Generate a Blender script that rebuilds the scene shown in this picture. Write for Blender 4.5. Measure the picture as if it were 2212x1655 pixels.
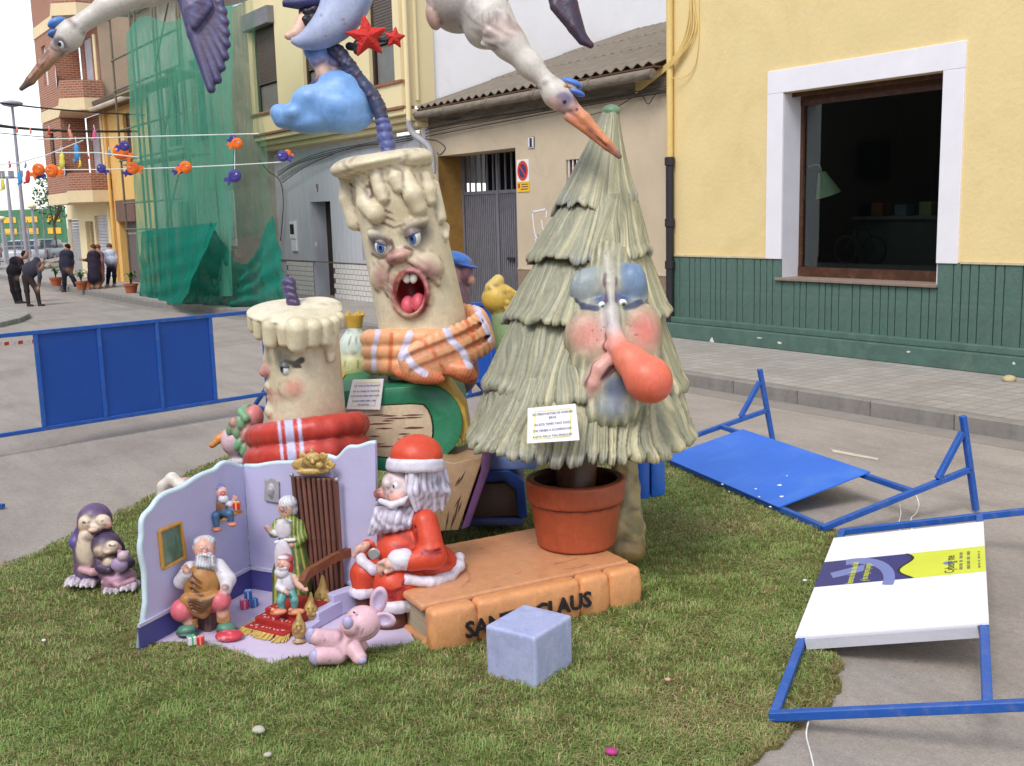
import bpy, bmesh, math, random
import numpy as np
from mathutils import Vector
random.seed(7); RNG = np.random.default_rng(7)
for o in list(bpy.data.objects): bpy.data.objects.remove(o)
SC = bpy.context.scene; COL = SC.collection
# ---------------------------------------------------------------- camera
# picture coordinates below are on a 2212 x 1655 sheet; they are only used to survey
# where a ray from the camera meets the ground, a facade or a chosen depth
F_, CX, CY, H = 2270., 1106., 827.5, 2.3
PITCH, ROLL, YAW = math.radians(9.2), math.radians(1.5), math.radians(35)
f0 = np.array([-math.cos(YAW), math.sin(YAW), 0.]); Fw = f0*math.cos(PITCH)-np.array([0, 0, math.sin(PITCH)])
r0 = np.cross(f0, [0, 0, 1.]); u0 = np.cross(r0, Fw)
Rw = r0*math.cos(ROLL)-u0*math.sin(ROLL); Uw = np.cross(Rw, Fw); CAMP = np.array([0, 0, H])
EX, EY, EZ = r0, f0, np.array([0, 0, 1.])
cd = bpy.data.cameras.new('camera'); cam = bpy.data.objects.new('camera', cd); COL.objects.link(cam)
cd.sensor_fit = 'HORIZONTAL'; cd.sensor_width = 36; cd.lens = 36*F_/2212; cd.clip_start = .05; cd.clip_end = 3000
from mathutils import Matrix
cam.matrix_world = Matrix(((Rw[0], Uw[0], -Fw[0], 0), (Rw[1], Uw[1], -Fw[1], 0), (Rw[2], Uw[2], -Fw[2], H), (0, 0, 0, 1)))
SC.camera = cam
# ---------------------------------------------------------------- sky, sun, exposure
SUN_EL, SUN_AZ = math.radians(52), math.radians(205)      # bright overcast, light from behind the camera's right
w = bpy.data.worlds.new('World'); SC.world = w; w.use_nodes = True; nt = w.node_tree
bg = nt.nodes['Background']; sk = nt.nodes.new('ShaderNodeTexSky'); sk.sky_type = 'NISHITA'; sk.sun_disc = False
sk.sun_elevation = SUN_EL; sk.sun_rotation = math.radians(155); sk.air_density = 1.0; sk.dust_density = 1.0; sk.ozone_density = 1.0
hs = nt.nodes.new('ShaderNodeHueSaturation'); hs.inputs['Saturation'].default_value = .45
nt.links.new(sk.outputs[0], hs.inputs['Color']); nt.links.new(hs.outputs[0], bg.inputs[0]); bg.inputs[1].default_value = .15
sl = bpy.data.lights.new('sun', 'SUN'); sl.energy = 1.1; sl.angle = math.radians(22); sl.color = (1, .96, .9)
so = bpy.data.objects.new('sun', sl); COL.objects.link(so)
# direction the light comes from: right and behind the camera
sd = np.array([.42, -.8, 0.]); sd = Vector(sd/np.linalg.norm(sd)*math.cos(SUN_EL))+Vector((0, 0, math.sin(SUN_EL)))
so.rotation_euler = sd.to_track_quat('Z', 'Y').to_euler(); so.location = (0, 0, 30)
sk.sun_rotation = math.atan2(sd.x, sd.y)
SC.view_settings.view_transform = 'Standard'; SC.view_settings.look = 'None'; SC.view_settings.exposure = .88; SC.view_settings.gamma = 1
SC.view_settings.use_curve_mapping = False
SC.render.engine = 'CYCLES'
# ---------------------------------------------------------------- survey helpers
def ray(x, y): return Rw*((x-CX)/F_)-Uw*((y-CY)/F_)+Fw
def G(x, y, z=0.):
    d = ray(x, y); return CAMP+d*((z-H)/d[2])
def onY(x, y, Y):
    d = ray(x, y); return CAMP+d*(Y/d[1])
def onX(x, y, X):
    d = ray(x, y); return CAMP+d*(X/d[0])
def at(x, y, depth): return CAMP+ray(x, y)*depth
def pix(p):
    v = np.asarray(p, float)-CAMP; z = v@Fw; return CX+F_*(v@Rw)/z, CY-F_*(v@Uw)/z, z
def srgb(r, g, b):
    f = lambda c: (c/255/12.92) if c/255 < .04045 else ((c/255+.055)/1.055)**2.4
    return (f(r), f(g), f(b))
def lp(a, b, t): return np.asarray(a, float)*(1-t)+np.asarray(b, float)*t
# ---------------------------------------------------------------- materials
MATS = {}
def nodes(m): m.use_nodes = True; return m.node_tree, m.node_tree.nodes['Principled BSDF']
def mat(name, col, rough=.6, var=.18, scale=3., bump=.15, bscale=40., spec=.4, metal=0., stain=None, sscale=1.2, samt=.5, stretch=None):
    if name in MATS: return MATS[name]
    m = bpy.data.materials.new(name); t, b = nodes(m); N = t.nodes.new; L = t.links.new
    tc = N('ShaderNodeTexCoord'); src = tc.outputs['Object']
    if stretch:
        mp = N('ShaderNodeMapping'); mp.inputs['Scale'].default_value = stretch; L(src, mp.inputs[0]); src = mp.outputs[0]
    n1 = N('ShaderNodeTexNoise'); n1.inputs['Scale'].default_value = scale; n1.inputs['Detail'].default_value = 8; n1.inputs['Roughness'].default_value = .65; L(src, n1.inputs['Vector'])
    cr = N('ShaderNodeValToRGB'); c = np.array(col)
    cr.color_ramp.elements[0].position = .3; cr.color_ramp.elements[1].position = .72
    cr.color_ramp.elements[0].color = (*np.clip(c*(1-var), 0, 1), 1); cr.color_ramp.elements[1].color = (*np.clip(c*(1+var), 0, 1), 1)
    L(n1.outputs['Fac'], cr.inputs[0]); out = cr.outputs[0]
    if stain is not None:
        n2 = N('ShaderNodeTexNoise'); n2.inputs['Scale'].default_value = sscale; n2.inputs['Detail'].default_value = 6; n2.inputs['Roughness'].default_value = .7; n2.inputs['Distortion'].default_value = .6; L(src, n2.inputs['Vector'])
        r2 = N('ShaderNodeValToRGB'); r2.color_ramp.elements[0].position = .5; r2.color_ramp.elements[1].position = .74
        r2.color_ramp.elements[0].color = (0, 0, 0, 1); r2.color_ramp.elements[1].color = (samt, samt, samt, 1); L(n2.outputs['Fac'], r2.inputs[0])
        mx = N('ShaderNodeMixRGB'); mx.inputs[2].default_value = (*stain, 1); L(r2.outputs[0], mx.inputs[0]); L(out, mx.inputs[1]); out = mx.outputs[0]
    L(out, b.inputs['Base Color']); b.inputs['Roughness'].default_value = rough; b.inputs['Specular IOR Level'].default_value = spec; b.inputs['Metallic'].default_value = metal
    if bump:
        n3 = N('ShaderNodeTexNoise'); n3.inputs['Scale'].default_value = bscale; n3.inputs['Detail'].default_value = 5; L(src, n3.inputs['Vector'])
        bp = N('ShaderNodeBump'); bp.inputs['Strength'].default_value = bump; bp.inputs['Distance'].default_value = .02; L(n3.outputs['Fac'], bp.inputs['Height']); L(bp.outputs[0], b.inputs['Normal'])
    MATS[name] = m; return m
def grain(m, scale=110., amt=.14):
    t = m.node_tree; N = t.nodes.new; L = t.links.new; b = t.nodes['Principled BSDF']; src = b.inputs['Base Color'].links[0].from_socket; tc = N('ShaderNodeTexCoord'); n = N('ShaderNodeTexNoise'); n.inputs['Scale'].default_value = scale; n.inputs['Detail'].default_value = 3; L(tc.outputs['Object'], n.inputs['Vector'])
    mr = N('ShaderNodeMapRange'); mr.inputs[1].default_value = .3; mr.inputs[2].default_value = .7; mr.inputs[3].default_value = 1-amt; mr.inputs[4].default_value = 1+amt; L(n.outputs['Fac'], mr.inputs[0]); vm = N('ShaderNodeVectorMath'); vm.operation = 'SCALE'; L(src, vm.inputs[0]); L(mr.outputs[0], vm.inputs['Scale']); L(vm.outputs[0], b.inputs['Base Color'])
def paintmat(name='sculpture_paint', rough=.4, spec=.45, var=.17, bump=.18):
    # hand painted polystyrene: colour comes from the mesh's painted colours, brush noise on top
    if name in MATS: return MATS[name]
    m = bpy.data.materials.new(name); t, b = nodes(m); N = t.nodes.new; L = t.links.new
    at_ = N('ShaderNodeAttribute'); at_.attribute_name = 'Col'
    tc = N('ShaderNodeTexCoord'); n1 = N('ShaderNodeTexNoise'); n1.inputs['Scale'].default_value = 14; n1.inputs['Detail'].default_value = 7; n1.inputs['Roughness'].default_value = .7; n1.inputs['Distortion'].default_value = .8; L(tc.outputs['Object'], n1.inputs['Vector'])
    mr = N('ShaderNodeMapRange'); mr.inputs[1].default_value = .3; mr.inputs[2].default_value = .7; mr.inputs[3].default_value = 1-var; mr.inputs[4].default_value = 1+var*.6; L(n1.outputs['Fac'], mr.inputs[0])
    vm = N('ShaderNodeVectorMath'); vm.operation = 'SCALE'; L(at_.outputs['Color'], vm.inputs[0]); L(mr.outputs[0], vm.inputs['Scale']); outc = vm.outputs[0]
    if bump:
        mp = N('ShaderNodeMapping'); mp.inputs['Scale'].default_value = (60, 60, 9); L(tc.outputs['Object'], mp.inputs[0]); n4 = N('ShaderNodeTexNoise'); n4.inputs['Scale'].default_value = 1; n4.inputs['Detail'].default_value = 4; n4.inputs['Distortion'].default_value = 1.2; L(mp.outputs[0], n4.inputs['Vector'])
        m4 = N('ShaderNodeMapRange'); m4.inputs[1].default_value = .52; m4.inputs[2].default_value = .75; m4.inputs[3].default_value = 0; m4.inputs[4].default_value = var*1.5; L(n4.outputs['Fac'], m4.inputs[0])
        x4 = N('ShaderNodeMixRGB'); x4.blend_type = 'SOFT_LIGHT'; x4.inputs[2].default_value = (1, .97, .9, 1); L(m4.outputs[0], x4.inputs[0]); L(outc, x4.inputs[1]); outc = x4.outputs[0]
        vo = N('ShaderNodeTexVoronoi'); vo.inputs['Scale'].default_value = 26; L(tc.outputs['Object'], vo.inputs['Vector']); lt = N('ShaderNodeMath'); lt.operation = 'LESS_THAN'; lt.inputs[1].default_value = .07; L(vo.outputs['Distance'], lt.inputs[0]); l2 = N('ShaderNodeMath'); l2.operation = 'MULTIPLY'; l2.inputs[1].default_value = .5; L(lt.outputs[0], l2.inputs[0])
        x5 = N('ShaderNodeMixRGB'); x5.inputs[2].default_value = (.09, .05, .05, 1); L(l2.outputs[0], x5.inputs[0]); L(outc, x5.inputs[1]); outc = x5.outputs[0]
    L(outc, b.inputs['Base Color'])
    n2 = N('ShaderNodeTexNoise'); n2.inputs['Scale'].default_value = 55; n2.inputs['Detail'].default_value = 4; L(tc.outputs['Object'], n2.inputs['Vector'])
    bp = N('ShaderNodeBump'); bp.inputs['Strength'].default_value = bump; bp.inputs['Distance'].default_value = .01; L(n2.outputs['Fac'], bp.inputs['Height']); L(bp.outputs[0], b.inputs['Normal'])
    m2 = N('ShaderNodeMapRange'); m2.inputs[3].default_value = rough-.1; m2.inputs[4].default_value = rough+.15; L(n1.outputs['Fac'], m2.inputs[0]); L(m2.outputs[0], b.inputs['Roughness'])
    b.inputs['Specular IOR Level'].default_value = spec
    MATS[name] = m; return m
# ---------------------------------------------------------------- objects
def tag(o, label=None, cat=None, group=None, kind=None):
    if label: o['label'] = label
    if cat: o['category'] = cat
    if group: o['group'] = group
    if kind: o['kind'] = kind
    return o
def thing(name, label, cat, loc, group=None):
    o = bpy.data.objects.new(name, None); COL.objects.link(o); o.location = tuple(map(float, loc)); o.empty_display_size = .1
    return tag(o, label, cat, group)
def wloc(o):
    l = np.array(o.location)
    return l+wloc(o.parent) if o.parent else l
def link(name, me, m, parent=None, loc=None):
    # mesh vertices are given in world space; move them into the object's own frame
    o = bpy.data.objects.new(name, me); COL.objects.link(o)
    n = len(me.vertices); a = np.empty(n*3, np.float32); me.vertices.foreach_get('co', a); a = a.reshape(-1, 3)
    base = wloc(parent) if parent else np.zeros(3)
    if loc is None:
        loc = np.array([(a[:, 0].min()+a[:, 0].max())/2, (a[:, 1].min()+a[:, 1].max())/2, a[:, 2].min()]) if n else base
    loc = np.asarray(loc, float)
    me.vertices.foreach_set('co', (a-loc.astype(np.float32)).ravel())
    o.location = tuple(loc-base)
    if parent: o.parent = parent
    if m is not None:
        for x in (m if isinstance(m, (list, tuple)) else [m]): me.materials.append(x)
    me.update(); return o
def rotm(rx=0, ry=0, rz=0): return np.array(Matrix.Rotation(rz, 3, 'Z') @ Matrix.Rotation(ry, 3, 'Y') @ Matrix.Rotation(rx, 3, 'X'))
class MB:
    def __init__(s): s.v = []; s.f = []; s.c = []; s.col = (1, 1, 1)
    def add(s, vs, fs):
        b = len(s.v); s.v += [tuple(map(float, v)) for v in vs]; s.f += [tuple(b+i for i in f) for f in fs]; s.c += [s.col]*len(vs); return s
    def box(s, c, size, A=None):
        c = np.asarray(c, float); h = np.asarray(size, float)/2; A = np.eye(3) if A is None else np.asarray(A)   # rows of A: axes
        vs = [c+A[0]*h[0]*i+A[1]*h[1]*j+A[2]*h[2]*k for i in (-1, 1) for j in (-1, 1) for k in (-1, 1)]
        fs = [(0, 1, 3, 2), (4, 6, 7, 5), (0, 4, 5, 1), (2, 3, 7, 6), (0, 2, 6, 4), (1, 5, 7, 3)]
        return s.add(vs, fs)
    def bb(s, x0, x1, y0, y1, z0, z1): return s.box(((x0+x1)/2, (y0+y1)/2, (z0+z1)/2), (abs(x1-x0), abs(y1-y0), abs(z1-z0)))
    def quad(s, *p): return s.add(p, [tuple(range(len(p)))])
    def bar(s, a, b, w, h=None, up=(0, 0, 1)):
        a = np.asarray(a, float); b = np.asarray(b, float); h = h or w; d = b-a; L = np.linalg.norm(d); d = d/L; up = np.asarray(up, float)
        if abs(d@up) > .98: up = np.array([1., 0, 0])
        x = np.cross(d, up); x /= np.linalg.norm(x); y = np.cross(x, d)
        return s.box((a+b)/2, (L, w, h), [d, x, y])
    def tube(s, pts, r, n=8, cap=True):
        P = np.asarray(pts, float); m = len(P); r = np.broadcast_to(r, m); T = np.gradient(P, axis=0); T /= np.linalg.norm(T, axis=1)[:, None]+1e-12
        up = np.array([0, 0, 1.]) if abs(T[0][2]) < .9 else np.array([1., 0, 0]); vs = []
        for i in range(m):
            x = np.cross(T[i], up); x /= np.linalg.norm(x)+1e-12; up = np.cross(x, T[i])
            for j in range(n):
                a = 2*math.pi*j/n; vs.append(P[i]+r[i]*(x*math.cos(a)+up*math.sin(a)))
        fs = [(i*n+j, i*n+(j+1) % n, (i+1)*n+(j+1) % n, (i+1)*n+j) for i in range(m-1) for j in range(n)]
        if cap: fs += [tuple(range(n))[::-1], tuple((m-1)*n+j for j in range(n))]
        return s.add(vs, fs)
    def lathe(s, c, prof, n=32, A=None, fn=None):
        c = np.asarray(c, float); A = np.eye(3) if A is None else np.asarray(A); vs = []
        for i, (r, z) in enumerate(prof):
            for j in range(n):
                a = 2*math.pi*j/n; rr = r*(fn(a, i) if fn else 1)
                vs.append(c+A[0]*rr*math.cos(a)+A[1]*rr*math.sin(a)+A[2]*z)
        m = len(prof); fs = [(i*n+j, i*n+(j+1) % n, (i+1)*n+(j+1) % n, (i+1)*n+j) for i in range(m-1) for j in range(n)]
        fs += [tuple(range(n))[::-1], tuple((m-1)*n+j for j in range(n))]
        return s.add(vs, fs)
    def prism(s, pts, d):
        P = [np.asarray(p, float) for p in pts]; d = np.asarray(d, float); n = len(P)
        return s.add(P+[p+d for p in P], [tuple(range(n))[::-1], tuple(range(n, 2*n))]+[(i, (i+1) % n, n+(i+1) % n, n+i) for i in range(n)])
    def sphere(s, c, r, n=16, m=10, A=None):
        prof = [(max(math.sin(math.pi*i/m), 1e-3), -math.cos(math.pi*i/m)) for i in range(m+1)]
        r = np.broadcast_to(r, 3); A = np.eye(3) if A is None else np.asarray(A)
        return s.lathe(c, prof, n, np.array([A[0]*r[0], A[1]*r[1], A[2]*r[2]]))
    def build(s, name, m, parent=None, smooth=False, bevel=0, loc=None, vc=False, seg=2, fixn=True):
        me = bpy.data.meshes.new(name); me.from_pydata(s.v, [], s.f)
        if vc:
            ca = me.color_attributes.new('Col', 'FLOAT_COLOR', 'POINT'); a = np.ones((len(s.v), 4), np.float32); a[:, :3] = np.array(s.c); ca.data.foreach_set('color', a.ravel())
        if fixn or bevel:
            b = bmesh.new(); b.from_mesh(me)
            if fixn: bmesh.ops.recalc_face_normals(b, faces=b.faces)
            if bevel: bmesh.ops.bevel(b, geom=[e for e in b.edges if len(e.link_faces) == 2 and e.calc_face_angle(0) > .5], offset=bevel, segments=seg, profile=.5, affect='EDGES', clamp_overlap=True)
            b.to_mesh(me); b.free()
        if smooth:
            me.shade_smooth()
            if smooth != 'all':
                me.set_sharp_from_angle(angle=math.radians(40))
        return link(name, me, m, parent, loc)
def seq(f, n): return [f(i/(n-1)) for i in range(n)]
def spline(pts, n=24):
    P = np.asarray(pts, float); m = len(P); t = np.linspace(0, m-1, n); out = []
    for u in t:
        i = min(int(u), m-2); f = u-i; p0 = P[max(i-1, 0)]; p1 = P[i]; p2 = P[i+1]; p3 = P[min(i+2, m-1)]
        out.append(.5*((2*p1)+(-p0+p2)*f+(2*p0-5*p1+4*p2-p3)*f*f+(-p0+3*p1-3*p2+p3)*f**3))
    return np.array(out)
def text_obj(name, body, m, parent, P0, ax, up, size, ext=.001, align='CENTER', squash=1., font_bold=0.):
    cu = bpy.data.curves.new(name, 'FONT'); cu.body = body; cu.size = size; cu.extrude = ext; cu.align_x = align; cu.align_y = 'CENTER'; cu.offset = font_bold; cu.resolution_u = 2
    o = bpy.data.objects.new(name+'_tmp', cu); COL.objects.link(o)
    dg = bpy.context.evaluated_depsgraph_get(); me = bpy.data.meshes.new_from_object(o.evaluated_get(dg)); bpy.data.objects.remove(o)
    n = len(me.vertices); a = np.empty(n*3, np.float32); me.vertices.foreach_get('co', a); a = a.reshape(-1, 3)
    ax = np.array(ax, float); ax = ax/np.linalg.norm(ax); up = np.array(up, float); up = up-ax*(up@ax); up = up/np.linalg.norm(up); nn = np.cross(ax, up)
    w = np.asarray(P0, float)+a[:, :1]*squash*ax+a[:, 1:2]*up+a[:, 2:3]*nn
    me.vertices.foreach_set('co', w.astype(np.float32).ravel()); me.materials.clear()
    return link(name, me, m, parent)
# ---------------------------------------------------------------- sculpting: signed distance shapes meshed with surface nets
def smin(a, b, k):
    if k <= 0: return np.minimum(a, b)
    h = np.maximum(k-np.abs(a-b), 0)/k; return np.minimum(a, b)-h*h*k*.25
def axes(roll=0, yaw=0, pitch=0):
    # picture-aligned axes (right, away, up); roll = clockwise in the picture, yaw about the vertical, pitch leans the top away
    A = np.stack([EX, EY, EZ]); c, s_ = math.cos(math.radians(yaw)), math.sin(math.radians(yaw)); A = np.stack([c*A[0]+s_*A[1], -s_*A[0]+c*A[1], A[2]])
    c, s_ = math.cos(math.radians(pitch)), math.sin(math.radians(pitch)); A = np.stack([A[0], c*A[1]-s_*A[2], s_*A[1]+c*A[2]])
    c, s_ = math.cos(math.radians(roll)), math.sin(math.radians(roll)); return np.stack([c*A[0]-s_*A[2], A[1], s_*A[0]+c*A[2]])
def d_ell(P, c, r, A):
    q = (P-c)@A.T; k0 = np.sqrt(((q/r)**2).sum(-1)); k1 = np.sqrt(((q/(r*r))**2).sum(-1))+1e-9; return k0*(k0-1)/k1
def d_cone(P, a, b, ra, rb):
    ab = b-a; t = np.clip(((P-a)@ab)/(ab@ab+1e-12), 0, 1); return np.linalg.norm(P-a-t[:, None]*ab, axis=1)-(ra+(rb-ra)*t)
def d_box(P, c, h, A, r):
    q = np.abs((P-c)@A.T)-(h-r); return np.linalg.norm(np.maximum(q, 0), axis=1)+np.minimum(q.max(1), 0)-r
def d_fn(P, f): return f(P)
DF = dict(ell=d_ell, cone=d_cone, box=d_box, fn=d_fn)
class S:
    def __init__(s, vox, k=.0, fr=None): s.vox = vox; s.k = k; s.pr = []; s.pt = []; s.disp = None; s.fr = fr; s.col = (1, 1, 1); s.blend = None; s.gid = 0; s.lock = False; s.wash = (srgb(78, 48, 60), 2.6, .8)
    def _add(s, kind, par, lo, hi, col, k, op):
        if not s.lock: s.gid += 1
        s.pr.append((kind, par, np.asarray(lo, float), np.asarray(hi, float), col if col is not None else (s.col if op == '+' else None), s.k if k is None else k, op, s.gid)); return s
    def ell(s, c, r, col=None, A=None, k=None, op='+'):
        A = axes() if A is None else A; r = np.asarray(np.broadcast_to(r, 3), float); c = np.asarray(c, float); e = np.abs(A.T)@r
        return s._add('ell', (c, r, A), c-e, c+e, col, k, op)
    def cone(s, a, b, ra, rb=None, col=None, k=None, op='+'):
        rb = ra if rb is None else rb; a = np.asarray(a, float); b = np.asarray(b, float); R = max(ra, rb)
        return s._add('cone', (a, b, ra, rb), np.minimum(a, b)-R, np.maximum(a, b)+R, col, k, op)
    def chain(s, pts, rs, col=None, k=None, op='+'):
        rs = np.broadcast_to(rs, len(pts)); s.gid += 1; s.lock = True
        for i in range(len(pts)-1): s.cone(pts[i], pts[i+1], rs[i], rs[i+1], col, k, op)
        s.lock = False; return s
    def box(s, c, h, A=None, r=.01, col=None, k=None, op='+'):
        A = axes() if A is None else A; h = np.asarray(h, float); c = np.asarray(c, float); e = np.abs(A.T)@h
        return s._add('box', (c, h, A, r), c-e, c+e, col, k, op)
    def fn(s, f, lo, hi, col=None, k=None, op='+'): return s._add('fn', (f,), lo, hi, col, k, op)
    def sub(s, kind, *a, **kw): kw['op'] = '-'; return getattr(s, kind)(*a, **kw)
    def spot(s, c, r, col, amt=1., A=None, soft=.5):
        s.pt.append(('spot', np.asarray(c, float), np.asarray(np.broadcast_to(r, 3), float), axes() if A is None else A, np.array(col), amt, soft)); return s
    def line(s, pts, r, col, amt=1., soft=.4): s.pt.append(('line', [np.asarray(p, float) for p in pts], r, None, np.array(col), amt, soft)); return s
    def pfn(s, f): s.pt.append(('fn', f)); return s
    def mesh(s, name):
        v = s.vox; pos = [p for p in s.pr if p[6] == '+']; mar = max([p[5] for p in pos]+[0])*.3+3*v
        lo = np.min([p[2] for p in pos], 0)-mar; hi = np.max([p[3] for p in pos], 0)+mar
        n = np.ceil((hi-lo)/v).astype(int)+1; D = np.full(n, 1e3, np.float32); ax = [lo[i]+v*np.arange(n[i]) for i in range(3)]
        def sub(lo_, hi_, m):
            a = np.clip(np.floor((lo_-m-lo)/v).astype(int), 0, n); b = np.clip(np.ceil((hi_+m-lo)/v).astype(int)+1, 0, n)
            return tuple(slice(a[i], b[i]) for i in range(3))
        for kind, par, l, h, col, k, op, _ in s.pr:
            sl = sub(l, h, k+3*v)
            if any(x.stop <= x.start for x in sl): continue
            g = np.stack(np.meshgrid(*[ax[i][sl[i]] for i in range(3)], indexing='ij'), -1); sh = g.shape[:3]
            d = DF[kind](g.reshape(-1, 3), *par).reshape(sh); cur = D[sl]
            if op == '+': D[sl] = smin(cur, d, k)
            else: D[sl] = -smin(-cur, d, k)
        if s.disp:
            m = np.nonzero(np.abs(D) < 8*v+.02); pts = np.stack([ax[i][m[i]] for i in range(3)], -1); D[m] += s.disp(pts)
        V, Fq = nets(D, lo, v); return s.finish(name, V, Fq)
    def colours(s, V):
        pos = [p for p in s.pr if p[4] is not None]; add = [p for p in pos if p[6] == '+']
        bl = s.blend or s.vox*1.2
        Dm = np.stack([DF[p[0]](V, *p[1]) for p in add]); w_ = np.exp(-np.clip((Dm-Dm.min(0))/bl, 0, 40)); w_ /= w_.sum(0)
        C = w_.T@np.array([p[4] for p in add], float)
        gs = sorted({p[7] for p in add})
        if s.wash and len(gs) > 1:      # contour paint where sculpted forms meet; on people, crease shade put into the colour
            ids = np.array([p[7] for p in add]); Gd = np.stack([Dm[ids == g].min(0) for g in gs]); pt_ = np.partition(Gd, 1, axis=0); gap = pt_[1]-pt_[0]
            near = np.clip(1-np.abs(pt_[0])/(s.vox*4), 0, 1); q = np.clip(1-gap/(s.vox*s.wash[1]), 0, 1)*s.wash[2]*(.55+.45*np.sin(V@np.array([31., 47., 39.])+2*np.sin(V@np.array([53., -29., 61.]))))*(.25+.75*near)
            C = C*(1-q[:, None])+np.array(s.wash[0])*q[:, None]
        for p in pos:
            if p[6] == '-':
                d = np.abs(DF[p[0]](V, *p[1])); q = np.clip(1.6-d/(s.vox*1.3), 0, 1)[:, None]; C = C*(1-q)+np.array(p[4])*q
        for p in s.pt:
            if p[0] == 'fn': C = p[1](V, C); continue
            if p[0] == 'spot': q = np.sqrt(((((V-p[1])@p[3].T)/p[2])**2).sum(1)); q = np.clip((1-q)/max(p[6], 1e-3), 0, 1)
            else:
                q = np.full(len(V), 1e9)
                for i in range(len(p[1])-1):
                    a, b = p[1][i], p[1][i+1]; ab = b-a; t = np.clip(((V-a)@ab)/(ab@ab+1e-12), 0, 1); q = np.minimum(q, np.linalg.norm(V-a-t[:, None]*ab, axis=1))
                q = np.clip((1-q/p[2])/max(p[6], 1e-3), 0, 1)
            q = (q*q*(3-2*q)*p[5])[:, None]; C = C*(1-q)+p[4]*q
        return np.clip(C, 0, 1)
    def finish(s, name, V, Fq):
        me = bpy.data.meshes.new(name); me.vertices.add(len(V)); me.vertices.foreach_set('co', V.astype(np.float32).ravel())
        me.loops.add(len(Fq)*4); me.polygons.add(len(Fq)); me.loops.foreach_set('vertex_index', Fq.astype(np.int32).ravel())
        me.polygons.foreach_set('loop_start', np.arange(0, len(Fq)*4, 4, dtype=np.int32))
        me.update(calc_edges=True); me.polygons.foreach_set('use_smooth', np.ones(len(Fq), bool))
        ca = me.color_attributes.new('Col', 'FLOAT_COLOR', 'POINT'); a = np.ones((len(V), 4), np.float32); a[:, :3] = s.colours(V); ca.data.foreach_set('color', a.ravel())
        return me
    def build(s, name, parent=None, m=None, loc=None): return link(name, s.mesh(name), m or paintmat(), parent, loc)
def nets(D, lo, v):
    n = np.array(D.shape); sg = D < 0; c = np.zeros(n-1, np.int8)
    for i in (0, 1):
        for j in (0, 1):
            for k in (0, 1): c += sg[i:n[0]-1+i, j:n[1]-1+j, k:n[2]-1+k]
    act = np.nonzero((c > 0) & (c < 8)); A = np.stack(act, -1); idx = np.full(n-1, -1, np.int32); idx[act] = np.arange(len(A))
    acc = np.zeros((len(A), 3)); cnt = np.zeros(len(A)); cor = [(i, j, k) for i in (0, 1) for j in (0, 1) for k in (0, 1)]
    val = {q: D[A[:, 0]+q[0], A[:, 1]+q[1], A[:, 2]+q[2]] for q in cor}
    for q in cor:
        for a in range(3):
            if q[a]: continue
            q2 = tuple(1 if i == a else q[i] for i in range(3)); d1, d2 = val[q], val[q2]; m = (d1 < 0) != (d2 < 0)
            t = np.where(m, d1/np.where(m, d1-d2, 1), 0); p = np.broadcast_to(np.array(q, float), (len(A), 3)).copy(); p[:, a] += t
            acc[m] += p[m]; cnt[m] += 1
    V = lo+v*(A+acc/cnt[:, None]); F = []
    for a in range(3):
        b, c_ = (a+1) % 3, (a+2) % 3
        s1 = [slice(None)]*3; s2 = [slice(None)]*3; s1[a] = slice(0, -1); s2[a] = slice(1, None)
        for x in (b, c_): s1[x] = slice(1, -1); s2[x] = slice(1, -1)
        e1, e2 = sg[tuple(s1)], sg[tuple(s2)]; ii = np.stack(np.nonzero(e1 != e2), -1)
        if not len(ii): continue
        fl = e1[tuple(ii.T)]; ii = ii+1; ii[:, a] -= 1
        def cell(db, dc):
            q = ii.copy(); q[:, b] += db; q[:, c_] += dc; return idx[tuple(q.T)]
        Q = np.stack([cell(-1, -1), cell(0, -1), cell(0, 0), cell(-1, 0)], -1); Q[~fl] = Q[~fl][:, ::-1]; F.append(Q)
    F = np.concatenate(F); return V, F[(F >= 0).all(1)]
class Fr:
    # a figure's survey frame: base point, metres per picture unit there
    def __init__(s, x, y, z=0., depth=None):
        s.o = G(x, y, z) if depth is None else at(x, y, depth); s.d = pix(s.o)[2]; s.m = s.d/F_
    def __call__(s, x, y, d=0): return at(x, y, s.d+d*s.m)
def eyeball(parent, c, r, gaze, iris=(.15, .3, .6), ir=.55, pr=.28, white=(.8, .8, .78), name='eye', n=20):
    gaze = np.asarray(gaze, float); gaze /= np.linalg.norm(gaze); up = EZ if abs(gaze[2]) < .9 else EX
    x = np.cross(up, gaze); x /= np.linalg.norm(x); y = np.cross(gaze, x); b = MB(); r = np.broadcast_to(r, 3); th = [0, .5*pr, pr*.95, pr*1.05, (pr+ir)/2, ir*.95, ir*1.06]+list(np.linspace(ir*1.3, math.pi, 8))
    for i, t in enumerate(th):
        col = (.01, .01, .012) if t < pr else (iris if t < ir else ((.03, .03, .05) if t < ir*1.03 else white))
        b.col = col
        for j in range(n):
            a = 2*math.pi*j/n; v = gaze*math.cos(t)+math.sin(max(t, 1e-3))*(x*math.cos(a)+y*math.sin(a)); b.v.append(tuple(np.asarray(c)+v*r)); b.c.append(col)
    m = len(th); b.f = [(i*n+j, i*n+(j+1) % n, (i+1)*n+(j+1) % n, (i+1)*n+j) for i in range(m-1) for j in range(n)]
    return b.build(name, paintmat('eye_gloss', .12, .6, .02, 0), parent, smooth='all', vc=True)
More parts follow.
